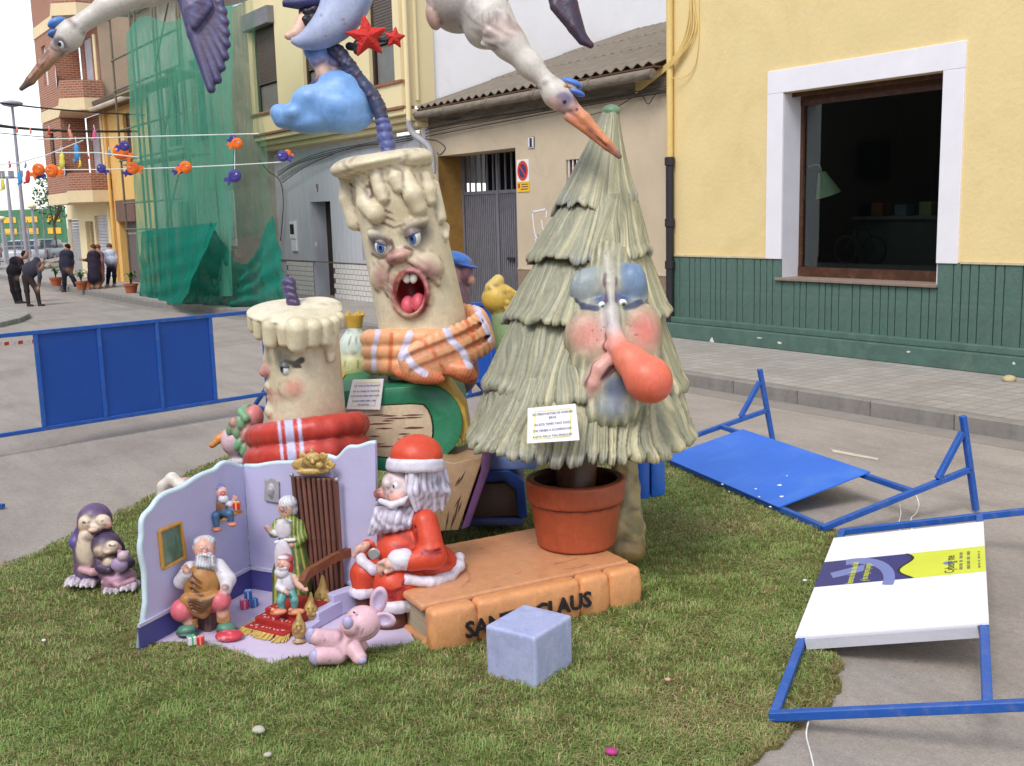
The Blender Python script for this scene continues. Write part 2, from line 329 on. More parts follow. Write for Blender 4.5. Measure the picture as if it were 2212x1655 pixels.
# ================================================================ SETTING
def struct(name, b, m, **k): o = b.build(name, m, **k); o['kind'] = 'structure'; return o
def facade(b, Y, x0, x1, z0, z1, holes, rev=.3):
    xs = sorted({x0, x1, *[h[0] for h in holes], *[h[1] for h in holes]}); zs = sorted({z0, z1, *[h[2] for h in holes], *[h[3] for h in holes]})
    for i in range(len(xs)-1):
        for j in range(len(zs)-1):
            cx, cz = (xs[i]+xs[i+1])/2, (zs[j]+zs[j+1])/2
            if any(h[0] < cx < h[1] and h[2] < cz < h[3] for h in holes): continue
            b.quad((xs[i], Y, zs[j]), (xs[i+1], Y, zs[j]), (xs[i+1], Y, zs[j+1]), (xs[i], Y, zs[j+1]))
    for h in holes:
        r = h[4] if len(h) > 4 else rev
        a, c, d, e = h[:4]
        b.quad((a, Y, d), (a, Y, e), (a, Y+r, e), (a, Y+r, d)); b.quad((c, Y, d), (c, Y+r, d), (c, Y+r, e), (c, Y, e))
        if e < z1-.001 or h is not holes[0] or z1 > 2: b.quad((a, Y, e), (c, Y, e), (c, Y+r, e), (a, Y+r, e))
        if d > z0+.001: b.quad((a, Y, d), (a, Y+r, d), (c, Y+r, d), (c, Y, d))
    return b
def X_(px, py, Y): return onY(px, py, Y)[0]
def Z_(px, py, Y): return onY(px, py, Y)[2]
YF = 12.44
# ---- ground: worn concrete street
m_road = mat('road_concrete', srgb(158, 149, 141), .85, .1, .9, .25, 60, .2, stain=srgb(118, 110, 104), sscale=.55, samt=.55)
def add_specks(m, scale=9., col=(.06, .055, .05), thr=.035):
    t = m.node_tree; N = t.nodes.new; L = t.links.new; b = t.nodes['Principled BSDF']; src = b.inputs['Base Color'].links[0].from_socket
    tc = N('ShaderNodeTexCoord'); mp = N('ShaderNodeMapping'); mp.inputs['Scale'].default_value = (1, 2.6, 1); mp.inputs['Rotation'].default_value = (0, 0, .5); L(tc.outputs['Object'], mp.inputs[0])
    v = N('ShaderNodeTexVoronoi'); v.inputs['Scale'].default_value = scale; v.inputs['Randomness'].default_value = 1; L(mp.outputs[0], v.inputs['Vector'])
    n = N('ShaderNodeTexNoise'); n.inputs['Scale'].default_value = scale*.7; L(mp.outputs[0], n.inputs['Vector'])
    mu = N('ShaderNodeMath'); mu.operation = 'MULTIPLY'; L(n.outputs['Fac'], mu.inputs[0]); mu.inputs[1].default_value = thr*4.2
    lt = N('ShaderNodeMath'); lt.operation = 'LESS_THAN'; L(v.outputs['Distance'], lt.inputs[0]); L(mu.outputs[0], lt.inputs[1])
    m2 = N('ShaderNodeMath'); m2.operation = 'MULTIPLY'; L(lt.outputs[0], m2.inputs[0]); m2.inputs[1].default_value = .45
    mx = N('ShaderNodeMixRGB'); mx.inputs[2].default_value = (*col, 1); L(m2.outputs[0], mx.inputs[0]); L(src, mx.inputs[1]); L(mx.outputs[0], b.inputs['Base Color'])
add_specks(m_road, 6.)
def streaks(m, col, amt=.4, scale=1.):
    t = m.node_tree; N = t.nodes.new; L = t.links.new; b = t.nodes['Principled BSDF']; src = b.inputs['Base Color'].links[0].from_socket
    tc = N('ShaderNodeTexCoord'); mp = N('ShaderNodeMapping'); mp.inputs['Scale'].default_value = (.35*scale, 2.2*scale, 1); L(tc.outputs['Object'], mp.inputs[0])
    n = N('ShaderNodeTexNoise'); n.inputs['Scale'].default_value = 1.3; n.inputs['Detail'].default_value = 9; n.inputs['Roughness'].default_value = .72; L(mp.outputs[0], n.inputs['Vector'])
    r = N('ShaderNodeValToRGB'); r.color_ramp.elements[0].position = .47; r.color_ramp.elements[1].position = .68; r.color_ramp.elements[0].color = (0, 0, 0, 1); r.color_ramp.elements[1].color = (amt,)*3+(1,); L(n.outputs['Fac'], r.inputs[0])
    mx = N('ShaderNodeMixRGB'); mx.inputs[2].default_value = (*col, 1); L(r.outputs[0], mx.inputs[0]); L(src, mx.inputs[1]); L(mx.outputs[0], b.inputs['Base Color'])
streaks(m_road, srgb(124, 117, 110), .42)
grain(m_road, 90, .16); grain(m_road, 22, .08)
add_specks(m_road, 34., srgb(104, 98, 92), .07)
struct('road', MB().quad((-600, -600, 0), (600, -600, 0), (600, 600, 0), (-600, 600, 0)), m_road, loc=(0, 0, 0))
# ---- pavement along the houses with its kerb stones
m_pave = mat('pavement_tiles', srgb(163, 157, 150), .85, .1, 2, .12, 50, .25, stain=srgb(128, 122, 116), sscale=.9, samt=.45)
def tilelines(m, sx, sy, w=.02, amt=.35, squash=2.):
    t = m.node_tree; N = t.nodes.new; L = t.links.new; b = t.nodes['Principled BSDF']; src = b.inputs['Base Color'].links[0].from_socket
    tc = N('ShaderNodeTexCoord'); br = N('ShaderNodeTexBrick'); br.inputs['Scale'].default_value = 1; br.inputs['Brick Width'].default_value = sx; br.inputs['Row Height'].default_value = sy; br.inputs['Mortar Size'].default_value = w; br.inputs['Color1'].default_value = (1, 1, 1, 1); br.inputs['Color2'].default_value = (.86, .86, .86, 1); br.inputs['Mortar'].default_value = (1-amt,)*3+(1,); br.offset = 0
    L(tc.outputs['Object'], br.inputs['Vector']); mx = N('ShaderNodeMixRGB'); mx.blend_type = 'MULTIPLY'; mx.inputs[0].default_value = 1; L(src, mx.inputs[1]); L(br.outputs['Color'], mx.inputs[2]); L(mx.outputs[0], b.inputs['Base Color'])
tilelines(m_pave, .2, .2, .012, .3); grain(m_pave, 60, .12)
KL = [(6, 9.66), (-21, 9.66), (-29, 8.45), (-70, 8.3)]       # kerb line
pv = MB(); PT = .17
KB = .16
b = MB(); b.prism([(x, y+KB+.004, -.1) for x, y in KL]+[(-70, 14, -.1), (6, 14, -.1)], (0, 0, .1+PT))
pave = struct('pavement', b, m_pave)
m_kerb = mat('kerb_stone', srgb(136, 131, 125), .85, .16, 4, .25, 50, .25, stain=srgb(70, 66, 62), sscale=2.2, samt=.6)
for i in range(len(KL)-1):
    a = np.array([*KL[i], 0]); c = np.array([*KL[i+1], 0]); L = np.linalg.norm(c-a); n = int(L/1.0); d = (c-a)/L; nrm = np.array([d[1], -d[0], 0])
    for j in range(min(n, 32)):
        p = a+d*(j+.5)*L/n+nrm*KB/2
        bb = MB().box(p+[0, 0, (PT+.003)/2-.05], (L/n-.008, KB, PT+.1+random.uniform(-.003, .004)), [d, nrm, EZ]); bb.build('kerb_stone', m_kerb, pave, bevel=.012, seg=1)
# drain line in the road in front of the kerb
struct('gutter_strip', MB().prism([(x, y-.36, .0) for x, y in KL]+[(x, y-.01, .0) for x, y in KL[::-1]], (0, 0, .004)), mat('gutter_concrete', srgb(138, 131, 124), .85, .1, 3, .2, 50, stain=srgb(105, 98, 92), sscale=1.5))
# traffic island at the far left
isl = [G(-200, 640), G(-200, 720), G(0, 708), G(45, 697), G(64, 688), G(60, 680), G(40, 674), G(0, 664)]
struct('traffic_island', MB().prism([p+[0, 0, -.05] for p in isl], (0, 0, .17)), m_pave, bevel=.02)
# ================================================================ the ochre building with the shop window
X0 = -13.02; XE = 4.
yb = thing('ochre_building', 'ochre yellow house with green ribbed base and large shop window', 'building', (X0, YF, PT))
m_och = mat('ochre_plaster', srgb(224, 201, 146), .8, .06, .8, .3, 14, .22, stain=srgb(208, 182, 124), sscale=.6, samt=.7); grain(m_och, 40, .03)
m_grn = mat('green_paint', srgb(80, 106, 96), .62, .16, 5, .25, 30, .3, stain=srgb(108, 126, 114), sscale=4, samt=.6)
m_wht = mat('white_paint', srgb(228, 224, 228), .6, .05, 2, .08, 30, .3)
m_brn = mat('brown_window_frame', srgb(74, 44, 28), .5, .25, 8, .1, 40, .4, stain=srgb(150, 120, 95), sscale=9, samt=.25)
ZG = 1.52; W0, W1, WZ0, WZ1 = -10.62, -8.05, 1.235, 3.93      # shop window opening
b = MB(); facade(b, YF, X0, XE, ZG, 9.5, [(W0, W1, ZG-.0001, WZ1, .5)], .5); b.quad((X0, YF, ZG), (X0, YF, 9.5), (X0, YF+8, 9.5), (X0, YF+8, ZG))
b.build('wall', m_och, yb)
b = MB(); facade(b, YF+.03, X0, XE, PT, ZG, [(W0, W1, WZ0-.03, ZG+.0001, .3)], .3); b.build('base_wall', mat('groove_dark', srgb(34, 46, 42), .8), yb)
# individual boards of the ribbed base, uneven widths
x = X0+.05; k = 0
pat = [.16, .2, .105, .105, .21, .1, .1, .11, .2, .11, .2, .105, .11, .1]
while x < XE-.2:
    wd = pat[k % len(pat)]*random.uniform(.94, 1.06)*1.12; k += 1; z1 = ZG-.012
    mid = x+wd/2
    if W0-.02 < mid < W1+.02: z1 = WZ0-.055
    MB().bb(x+.008, x+wd-.008, YF-.012+random.uniform(-.003, .003), YF+.06, .5, z1).build('board', m_grn, yb)
    x += wd
b = MB(); b.bb(X0-.16, XE, YF-.2, YF+.05, PT, .41); b.build('plinth', m_grn, yb, bevel=.012)
MB().bb(X0+.03, XE, YF-.11, YF+.05, .412, .505).build('plinth_step', m_grn, yb, bevel=.012)
m_chip = mat('bare_plaster', srgb(214, 212, 205), .9, .15, 20)
for (px, py, rx, rz) in [(1537, 738, .05, .075), (1684, 741, .05, .02), (1720, 772, .03, .025), (1797, 776, .025, .03), (1962, 760, .04, .015), (2190, 785, .025, .02), (1640, 730, .06, .012)]:
    p = onY(px, py, YF-.204 if p is None else YF-.204) if False else onY(px, py, YF-.203)
    n = 9; pts = [(p[0]+rx*math.cos(a)*random.uniform(.6, 1.1), YF-.2005, p[2]+rz*math.sin(a)*random.uniform(.6, 1.1)) for a in np.linspace(0, 2*math.pi, n, endpoint=False)]
    if p[2] < .4: MB().prism(pts, (0, -.0025, 0)).build('paint_chip', m_chip, yb)
m_trim = mat('cream_trim', srgb(196, 182, 150), .7, .15, 6)
for (a, c) in ((X0+.03, W0-.28), (W1+.34, XE)): MB().bb(a, c, YF-.03, YF+.02, ZG-.01, ZG+.018).build('dado_rail', m_trim, yb)
# white surround, reveal, frame, pane, sill
SW = .30
MB().bb(W0-SW, W0-.002, YF-.035, YF+.03, ZG-.01, WZ1).build('window_surround', m_wht, yb, bevel=.006)
MB().bb(W1+.002, W1+SW, YF-.035, YF+.03, ZG-.01, WZ1).build('window_surround', m_wht, yb, bevel=.006)
MB().bb(W0-SW, W1+SW, YF-.036, YF+.03, WZ1+.001, WZ1+.33).build('window_surround', m_wht, yb, bevel=.006)
m_rev = mat('reveal_plaster', srgb(206, 204, 212), .7, .06, 2)
MB().bb(W0-.01, W0+.004, YF+.0, YF+.5, WZ0, WZ1-.01).build('window_reveal', m_rev, yb)
MB().bb(W1-.004, W1+.01, YF+.0, YF+.5, WZ0, WZ1-.01).build('window_reveal', m_rev, yb)
MB().bb(W0-.1, W1+.03, YF-.06, YF+.52, WZ0-.045, WZ0).build('window_sill', mat('stone_sill', srgb(136, 118, 104), .6, .15, 12), yb, bevel=.008)
YG = YF+.4
fr_ = thing('x', None, None, (0, 0, 0)); bpy.data.objects.remove(fr_)
wf = MB(); wf.bb(W0, W0+.06, YG-.04, YG+.04, WZ0+.14, WZ1-.18); wf.bb(W1-.06, W1, YG-.04, YG+.04, WZ0+.14, WZ1-.18); wf.bb(W0, W1, YG-.05, YG+.05, WZ0, WZ0+.14); wf.bb(W0, W1, YG-.05, YG+.05, WZ1-.18, WZ1)
wfo = wf.build('window_frame', m_brn, yb)
MB().bb(W0, W1, YF+.16, YF+.18, WZ1-.06, WZ1-.002).build('shutter_slot', m_brn, yb)
def glassmat(name, tint=(.75, .82, .8), alpha=.75, rough=.02):
    if name in MATS: return MATS[name]
    m = bpy.data.materials.new(name); t, b = nodes(m); N = t.nodes.new; L = t.links.new; t.nodes.remove(b)
    tr = N('ShaderNodeBsdfTransparent'); tr.inputs[0].default_value = (*tint, 1); gl = N('ShaderNodeBsdfGlossy'); gl.inputs['Roughness'].default_value = rough; gl.inputs[0].default_value = (1, 1, 1, 1)
    fz = N('ShaderNodeFresnel'); fz.inputs[0].default_value = 1.5; mx = N('ShaderNodeMixShader'); L(fz.outputs[0], mx.inputs[0]); L(tr.outputs[0], mx.inputs[1]); L(gl.outputs[0], mx.inputs[2]); L(mx.outputs[0], t.nodes['Material Output'].inputs[0]); MATS[name] = m; return m
MB().bb(W0+.061, W1-.061, YG-.005, YG+.003, WZ0+.141, WZ1-.181).build('pane', glassmat('shop_glass', (.72, .78, .75)), wfo)
# room behind the pane
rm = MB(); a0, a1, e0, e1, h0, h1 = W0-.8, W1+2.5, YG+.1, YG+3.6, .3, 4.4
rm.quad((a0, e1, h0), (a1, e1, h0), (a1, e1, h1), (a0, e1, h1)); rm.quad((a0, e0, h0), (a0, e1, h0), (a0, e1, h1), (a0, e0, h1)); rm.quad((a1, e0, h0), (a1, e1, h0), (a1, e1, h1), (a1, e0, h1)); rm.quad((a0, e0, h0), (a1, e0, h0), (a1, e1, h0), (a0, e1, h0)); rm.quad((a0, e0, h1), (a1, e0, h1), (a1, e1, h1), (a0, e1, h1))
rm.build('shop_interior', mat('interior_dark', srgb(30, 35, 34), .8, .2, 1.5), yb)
m_int = mat('interior_grey', srgb(66, 72, 70), .7, .2, 3)
MB().bb(W0+.15, W1-.5, YG+1.2, YG+1.8, .3, 2.05).build('counter', m_int, yb); MB().bb(W0+.1, W1-.45, YG+1.1, YG+1.9, 2.052, 2.1).build('counter_top', mat('interior_light', srgb(92, 98, 96), .6), yb)
MB().bb(W1-.5, W1+.3, YG+1.0, YG+1.6, .3, 2.6).build('cabinet', mat('interior_black', srgb(36, 38, 42), .6), yb)
for q in range(5): MB().bb(W0+.3+q*.42, W0+.5+q*.42, YG+1.3, YG+1.5, 2.102, 2.25+.12*random.random()).build('shelf_item', mat('interior_item%d' % (q % 3), [srgb(120, 70, 50), srgb(70, 90, 110), srgb(110, 110, 80)][q % 3], .6), yb)
b = MB(); b.tube([(W0+.55+.16*math.cos(a), YG+1.19, 1.85+.16*math.sin(a)) for a in np.linspace(0, 2*math.pi, 24)], .012, 6); b.build('round_emblem', m_int, yb)
for cx in (.45, .95):
    b = MB(); b.tube([(W0+cx+.2*math.cos(a), YG+.5, 1.62+.2*math.sin(a)) for a in np.linspace(0, 2*math.pi, 24)], .018, 6); b.build('bicycle_wheel', mat('interior_black', srgb(36, 38, 42)), yb)
MB().tube([(W0+.45, YG+.5, 1.62), (W0+.6, YG+.5, 1.9), (W0+.85, YG+.5, 1.92), (W0+.95, YG+.5, 1.62), (W0+.7, YG+.5, 1.6), (W0+.6, YG+.5, 1.9)], .014, 6).build('bicycle_frame', mat('interior_black', srgb(36, 38, 42)), yb)
# desk lamp hanging inside the window
lp_ = onY(1783, 400, YG+.3); lt = thing('hanging_lamp', 'pale green conical lamp hanging behind the shop window pane', 'lamp', lp_+[0, 0, -.2])
A = np.stack([EX*math.cos(-.9)+EZ*math.sin(-.9), EY, EZ*math.cos(.9)*1+EX*math.sin(.9)]); ad = np.array([.55, 0, -.83]); ad = EX*.30-EZ*.95; ad /= np.linalg.norm(ad); sx = np.cross(ad, EY); A = np.stack([sx, EY, ad])
MB().lathe(lp_-ad*.2, [(.05, 0), (.06, .01), (.19, .36), (.185, .36), (.05, .02)], 20, A).build('shade', mat('lamp_green', srgb(214, 234, 196), .6, .08), lt, smooth=True)
MB().tube(spline([lp_-ad*.2, lp_-ad*.3, lp_-EX*.16+EZ*.3, lp_-EX*.26+EZ*.28], 10), .012, 6).build('arm', m_wht, lt)
# rain pipe and cable bundle
m_yp = mat('ochre_pipe', srgb(218, 188, 118), .5, .08, 3); m_bp = mat('black_pipe', srgb(42, 40, 44), .5, .15, 5)
px_ = X0+.07; pt = thing('rain_pipe', 'ochre rain pipe with black lower length at the house corner', 'pipe', (px_, YF-.09, PT))
MB().tube([(px_, YF-.075, 3.05), (px_, YF-.075, 9.4)], .055, 12).build('upper_pipe', m_yp, pt, smooth=True)
MB().tube([(px_, YF-.08, PT+.25), (px_, YF-.08, 3.06)], .066, 12).build('lower_pipe', m_bp, pt, smooth=True)
for z in (3.0, 2.0, 1.3): MB().lathe((px_, YF-.08, z), [(.07, 0), (.085, .01), (.085, .13), (.07, .14)], 12).build('collar', m_bp, pt, smooth=True)
cb = thing('cable_bundle', 'bundle of ochre painted cables running down the wall corner', 'cables', (px_+.3, YF-.04, 4.4))
for i in range(7):
    s_ = i*.035; jit = lambda: random.uniform(-.02, .02)
    MB().tube(spline([(px_+.32+s_*.8+jit(), YF-.03, 9), (px_+.3+s_+jit(), YF-.03, 6.6), (px_+.42+s_*.4+jit(), YF-.03, 5.6+jit()), (px_+.32+s_+jit(), YF-.03, 5.05), (px_+.12+s_*.3, YF-.1, 4.72-s_*.3), (px_-.22, YF-.13, 4.55-s_*.5), (px_-.8, YF-.1, 4.45-s_)], 30), .011, 5).build('cable', m_yp, cb, smooth=True)
MB().tube(spline([(px_+.55, YF-.02, 9), (px_+.6, YF-.02, 5.6), (px_+.57, YF-.02, 4.7), (px_+.4, YF-.05, 4.4), (px_+.1, YF-.14, 4.38)], 20), .009, 5).build('cable', m_yp, cb)
# ================================================================ low house number 11 with garage door and sheet roof
XP = -20.75; ZE = 4.5
h11 = thing('garage_house', 'low beige house number 11 with corrugated roof and grey garage door', 'building', (-17, YF, PT))
m_bei = mat('beige_plaster', srgb(196, 178, 152), .85, .09, .8, .2, 25, .2, stain=srgb(158, 144, 128), sscale=.55, samt=.6)
D0, D1, DZ = X_(945, 335, YF), X_(1113, 320, YF), 3.58
V0, V1, VZ0, VZ1 = X_(1222, 340, YF), X_(1290, 340, YF), 2.1, 3.25
b = MB(); facade(b, YF+.002, XP-.3, X0-.002, PT, ZE+.2, [(D0, D1, PT, DZ, .75), (V0, V1, VZ0, VZ1, .25)]); b.build('wall', m_bei, h11)
m_peb = mat('pebble_dash', srgb(142, 120, 100), .9, .5, 45, .6, 60)
for (a, c) in ((D1+.03, X0-.004),): MB().bb(a, c, YF-.03, YF+.01, PT, 1.17).build('dado', m_peb, h11); MB().bb(a, c, YF-.04, YF+.01, 1.171, 1.2).build('dado_cap', m_trim, h11)
MB().bb(D0+.001, D0+.02, YF+.01, YF+.74, PT, DZ-.001).build('door_jamb', mat('ochre_jamb', srgb(150, 112, 56), .8, .2, 3, stain=srgb(90, 66, 40)), h11)
m_gate = mat('gate_grey', srgb(112, 110, 116), .55, .12, 6, .1, 40, .4, stain=srgb(80, 74, 72), sscale=4, samt=.5); YD = YF+.62
gd = MB(); zb = Z_(1113, 413, YD); n = int((D1-D0)/.075)
gd.bb(D0+.02, D1, YD+.03, YD+.05, PT+.02, zb)
for i in range(n): x = D0+.03+(i+.5)*(D1-D0-.05)/n; gd.bb(x-.022, x+.022, YD, YD+.04, PT+.02, zb-.03)
gd.bb(D0+.02, D1, YD-.015, YD+.045, zb-.03, zb+.04)
gate = gd.build('garage_door', m_gate, h11)
for i in range(13):
    x = D0+.1+i*(D1-D0-.2)/12; MB().bb(x-.016, x+.016, YD-.01, YD+.02, zb+.041, DZ-.002).build('bar', m_gate, gate)
for x in ((D0+D1)/2-.05, D1-.06, D0+.06): MB().bb(x-.035, x+.035, YD-.03, YD-.011, PT+.02, DZ-.003).build('stile', m_gate, gate)
MB().bb((D0+D1)/2+.3, (D0+D1)/2+.55, YD-.06, YD-.031, 1.3, 1.36).build('handle', m_bp, gate)
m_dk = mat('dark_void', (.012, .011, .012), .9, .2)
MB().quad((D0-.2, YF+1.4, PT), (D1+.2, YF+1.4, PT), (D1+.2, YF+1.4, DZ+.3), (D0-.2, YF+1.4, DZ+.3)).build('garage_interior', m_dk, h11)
wn = MB().bb(V0, V1, YF+.22, YF+.24, VZ0, VZ1).build('window', m_dk, h11)
MB().bb(V0+.001, V0+.16, YF+.1, YF+.2, VZ0+.001, VZ1-.001).build('shutter', mat('wood_shutter', srgb(128, 88, 44), .7, .3, 6), h11)
for i in range(7): x = V0+.06+i*.12; MB().bb(x-.01, x+.01, YF+.02, YF+.04, VZ0, VZ1).build('bar', m_wht, wn)
# roof: corrugated fibre cement sheets, slope surveyed along the white party wall
e0 = np.array([0, YF-.32, 4.66]); pB = onX(1448, 36, XP); sl_ = (pB[2]-e0[2])/(pB[1]-e0[1]); YR = 18.5
m_cor = mat('fibre_cement', srgb(128, 118, 106), .9, .16, 3, .3, 40, .15, stain=srgb(84, 80, 66), sscale=1.6, samt=.6)
roofe = thing('r', None, None, (0, 0, 0)); bpy.data.objects.remove(roofe)
NS = 3; yl = np.linspace(e0[1], YR, NS+1)
first = None
for r_ in range(NS):
    xs = np.arange(XP+.05, X0-.01, 1.06)
    for x0 in xs:
        x1 = min(x0+1.08, X0-.02); n = max(int((x1-x0)/.03), 4); b = MB(); vs = []; ya, yb2 = yl[r_]-(.12 if r_ else 0), yl[r_+1]
        for yy, dz in ((ya, .02 if r_ else 0), (yb2, 0)):
            for t in np.linspace(0, 1, n): x = x0+(x1-x0)*t; vs.append((x, yy, e0[2]+(yy-e0[1])*sl_+dz+.032*math.cos(2*math.pi*(x-XP)/.27)))
        th = [(v[0], v[1], v[2]-.018) for v in vs]; m2 = len(vs)
        fs = [(i, i+1, n+i+1, n+i) for i in range(n-1)]+[(m2+i, m2+n+i, m2+n+i+1, m2+i+1) for i in range(n-1)]+[(i, m2+i, m2+i+1, i+1) for i in range(n-1)]
        b.add(vs+th, fs); ro = b.build('roof_sheet', m_cor, h11, smooth=True)
MB().prism([(XP-.3, YF+.003, ZE+.2), (XP-.3, YF+.003, 4.60), (XP-.3, YR, e0[2]+(YR-e0[1])*sl_-.1), (XP-.3, YR, ZE+.2)], (X0-XP+.29, 0, 0)).build('roof_deck', mat('dark_wood', srgb(60, 44, 36), .9), h11)
MB().bb(XP-.2, X0-.02, YF-.34, YF+.0, 4.575, 4.60).build('eave_board', mat('eave_wood', srgb(96, 66, 50), .9, .3, 5), h11)
m_gut = mat('weathered_gutter', srgb(128, 118, 104), .9, .2, 5, .4, 30, .2, stain=srgb(48, 44, 40), sscale=3.5, samt=.8, stretch=(.6, 3, 3))
gx = XP-.3
while gx < X0-.1:
    g1 = min(gx+1.6, X0-.03); MB().tube([(gx, YF-.36, 4.47), (g1, YF-.36, 4.47)], .085, 14).build('gutter', m_gut, h11, smooth=True)
    MB().lathe((gx, YF-.36, 4.47), [(.097, -.04), (.1, -.03), (.1, .03), (.097, .04)], 14, np.stack([EZ, np.array([0, 1., 0]), np.array([1., 0, 0])])).build('gutter_collar', m_gut, h11, smooth=True); gx = g1
MB().bb(XP-.3, X0-.03, YF-.06, YF+.0, 4.2, 4.56).build('cornice', m_gut, h11, bevel=.02)
# number plate, no-parking plates, graffiti
def on_wall(name, px0, py0, px1, py1, Y, th=.012):
    a, c = onY(px0, py0, Y), onY(px1, py1, Y); return (a[0], c[0], c[2], a[2])
x0, x1, z0, z1 = on_wall('n', 1141, 297, 1155, 320, YF); np_ = thing('number_plate', 'black and white house number plate above the garage door sign', 'sign', (x0, YF, z0))
MB().bb(x0, x1, YF-.015, YF+.002, z0, z1).build('plate', m_bp, np_); MB().bb(x0+.005, x1-.005, YF-.016, YF-.0152, z0+.005, z1-.005).build('border', m_wht, np_)
MB().bb(x0+.018, x1-.018, YF-.0172, YF-.0162, z0+.018, z1-.018).build('field', m_bp, np_)
text_obj('digits', '11', m_wht, np_, ((x0+x1)/2, YF-.019, (z0+z1)/2), (1, 0, 0), (0, 0, 1), .24, .0008, font_bold=.006)
m_red = mat('sign_red', srgb(205, 52, 30), .4, .05); m_blu = mat('sign_blue', srgb(48, 52, 110), .4, .05); m_yel = mat('sign_yellow', srgb(232, 180, 40), .4, .05)
m_blk = mat('print_black', (.02, .02, .02), .6, .05)
def noparking(x0, x1, z0, z1, Y, label):
    t = thing('no_parking_sign', label, 'sign', ((x0+x1)/2, Y, z0)); zm = z0+(z1-z0)*.31; w_ = x1-x0
    MB().bb(x0, x1, Y-.012, Y, zm, z1).build('plate', m_wht, t); MB().bb(x0, x1, Y-.0135, Y, z0, zm-.005).build('lower_plate', m_yel, t)
    c = np.array([(x0+x1)/2, Y-.013, (zm+z1)/2]); A = np.stack([np.array([1., 0, 0]), np.array([0, 0, 1.])*((z1-zm)/w_), np.array([0, -1., 0])])
    for r, h, m in ((.46, .002, m_yel), (.44, .004, m_red), (.31, .006, m_blu)): MB().lathe(c, [(r*w_, 0), (r*w_, h)], 28, A).build('disc', m, t)
    d = np.array([.3*w_, 0, -.3*(z1-zm)]); MB().bar(c+[0, -.008, 0]-d, c+[0, -.008, 0]+d, .004, .09*w_, up=(.7, 0, .7)).build('stroke', m_red, t)
    for q in range(3): MB().bb(x0+w_*(.38 if q < 2 else .3), x1-.08*w_, Y-.0155, Y-.0136, z0+(zm-z0)*(.72-.24*q), z0+(zm-z0)*(.8-.24*q)).build('print', m_blk, t)
    MB().bb(x0+.08*w_, x0+.25*w_, Y-.0155, Y-.0136, z0+(zm-z0)*.4, z0+(zm-z0)*.85).build('print', m_red, t)
noparking(*on_wall('s', 1117, 346, 1144, 414, YF), YF, 'no parking plate in red and blue on the wall right of the garage door')
xx = X_(938, 380, YF); noparking(xx-.55, xx+.02, Z_(938, 430, YF), Z_(938, 362, YF), YF, 'no parking plate mostly hidden behind the tall candle')
gr = MB()
for pts in ([(1150, 455), (1153, 490), (1157, 512)], [(1150, 458), (1178, 452)], [(1170, 475), (1172, 492), (1181, 505)], [(1181, 455), (1180, 470)], [(1158, 510), (1163, 507), (1155, 520), (1164, 526)]):
    P_ = [onY(x, y, YF-.004) for x, y in pts]
    for i in range(len(P_)-1): gr.bar(P_[i], P_[i+1], .002, .035, up=(0, 0, 1) if abs(P_[i][0]-P_[i+1][0]) > .05 else (1, 0, 0))
tag(gr.build('graffiti', m_wht), 'white graffiti scrawl on the beige wall beside the garage', 'graffiti')
# ================================================================ house number 9: grey ground floor, cream upper bay
YN = 12.3; YB = 11.75; XR = -20.75; XL = X_(598, 450, YN)
h9 = thing('bay_house', 'house with cream upper bay over a grey striped ground floor numbered 9', 'building', (-24, YN, PT))
m_gs = mat('grey_striped_render', srgb(192, 192, 198), .85, .12, 5, .3, 12, .2, stain=srgb(156, 156, 162), sscale=3, samt=.5, stretch=(5, 1, .25))
NX0, NX1, NZ = X_(670, 435, YN), X_(713, 435, YN), 2.73; ZT = 4.12
b = MB(); facade(b, YN, XL, XR, PT, ZT, [(NX0, NX1, PT, NZ, .55), (X_(782, 540, YN), X_(800, 540, YN), 1.2, 1.9, .12)]); b.quad((XR, YN, PT), (XR, YN+1, PT), (XR, YN+1, ZT), (XR, YN, ZT)); b.build('ground_floor_wall', m_gs, h9)
MB().bb(X_(782, 540, YN), X_(800, 540, YN), YN+.1, YN+.13, 1.2, 1.9).build('window', m_dk, h9)
m_door = mat('dark_door', srgb(52, 40, 34), .45, .3, 5)
dr = MB().bb(NX0, NX1, YN+.45, YN+.52, PT, NZ).build('door', m_door, h9)
for q in range(3): MB().bb(NX0+.2, NX1-.2, YN+.43, YN+.4495, PT+.2+q*.82, PT+.85+q*.82).build('door_panel', m_door, dr, bevel=.01)
# white glazed tiles of the dado, each laid singly
m_tile = mat('white_tile', srgb(224, 218, 214), .35, .06, 5, .05, 20, .5); m_grout = mat('tile_grout', srgb(120, 96, 86), .9)
ZD = 1.1
def tiles(xa, xb):
    MB().bb(xa, xb, YN-.012, YN+.01, PT, ZD).build('tile_bed', m_grout, h9)
    rows = 7; hz = (ZD-PT)/rows; n = max(int(round((xb-xa)/.21)), 1); wx = (xb-xa)/n; me = None
    for r in range(rows):
        off = .5*wx if r % 2 else 0
        for i in range(n):
            a = xa+i*wx+off; c = min(a+wx, xb)
            if c-a < .03: continue
            MB().bb(a+.013, c-.013, YN-.022+random.uniform(-.002, .002), YN-.01, PT+r*hz+.006, PT+(r+1)*hz-.008).build('tile', m_tile, h9, fixn=False)
tiles(X_(622, 600, YN), NX0-.01); tiles(NX1+.02, X_(850, 620, YN))
MB().bb(XL, XR, YN-.03, YN+.01, ZD+.002, ZD+.03).build('dado_cap', m_grout, h9)
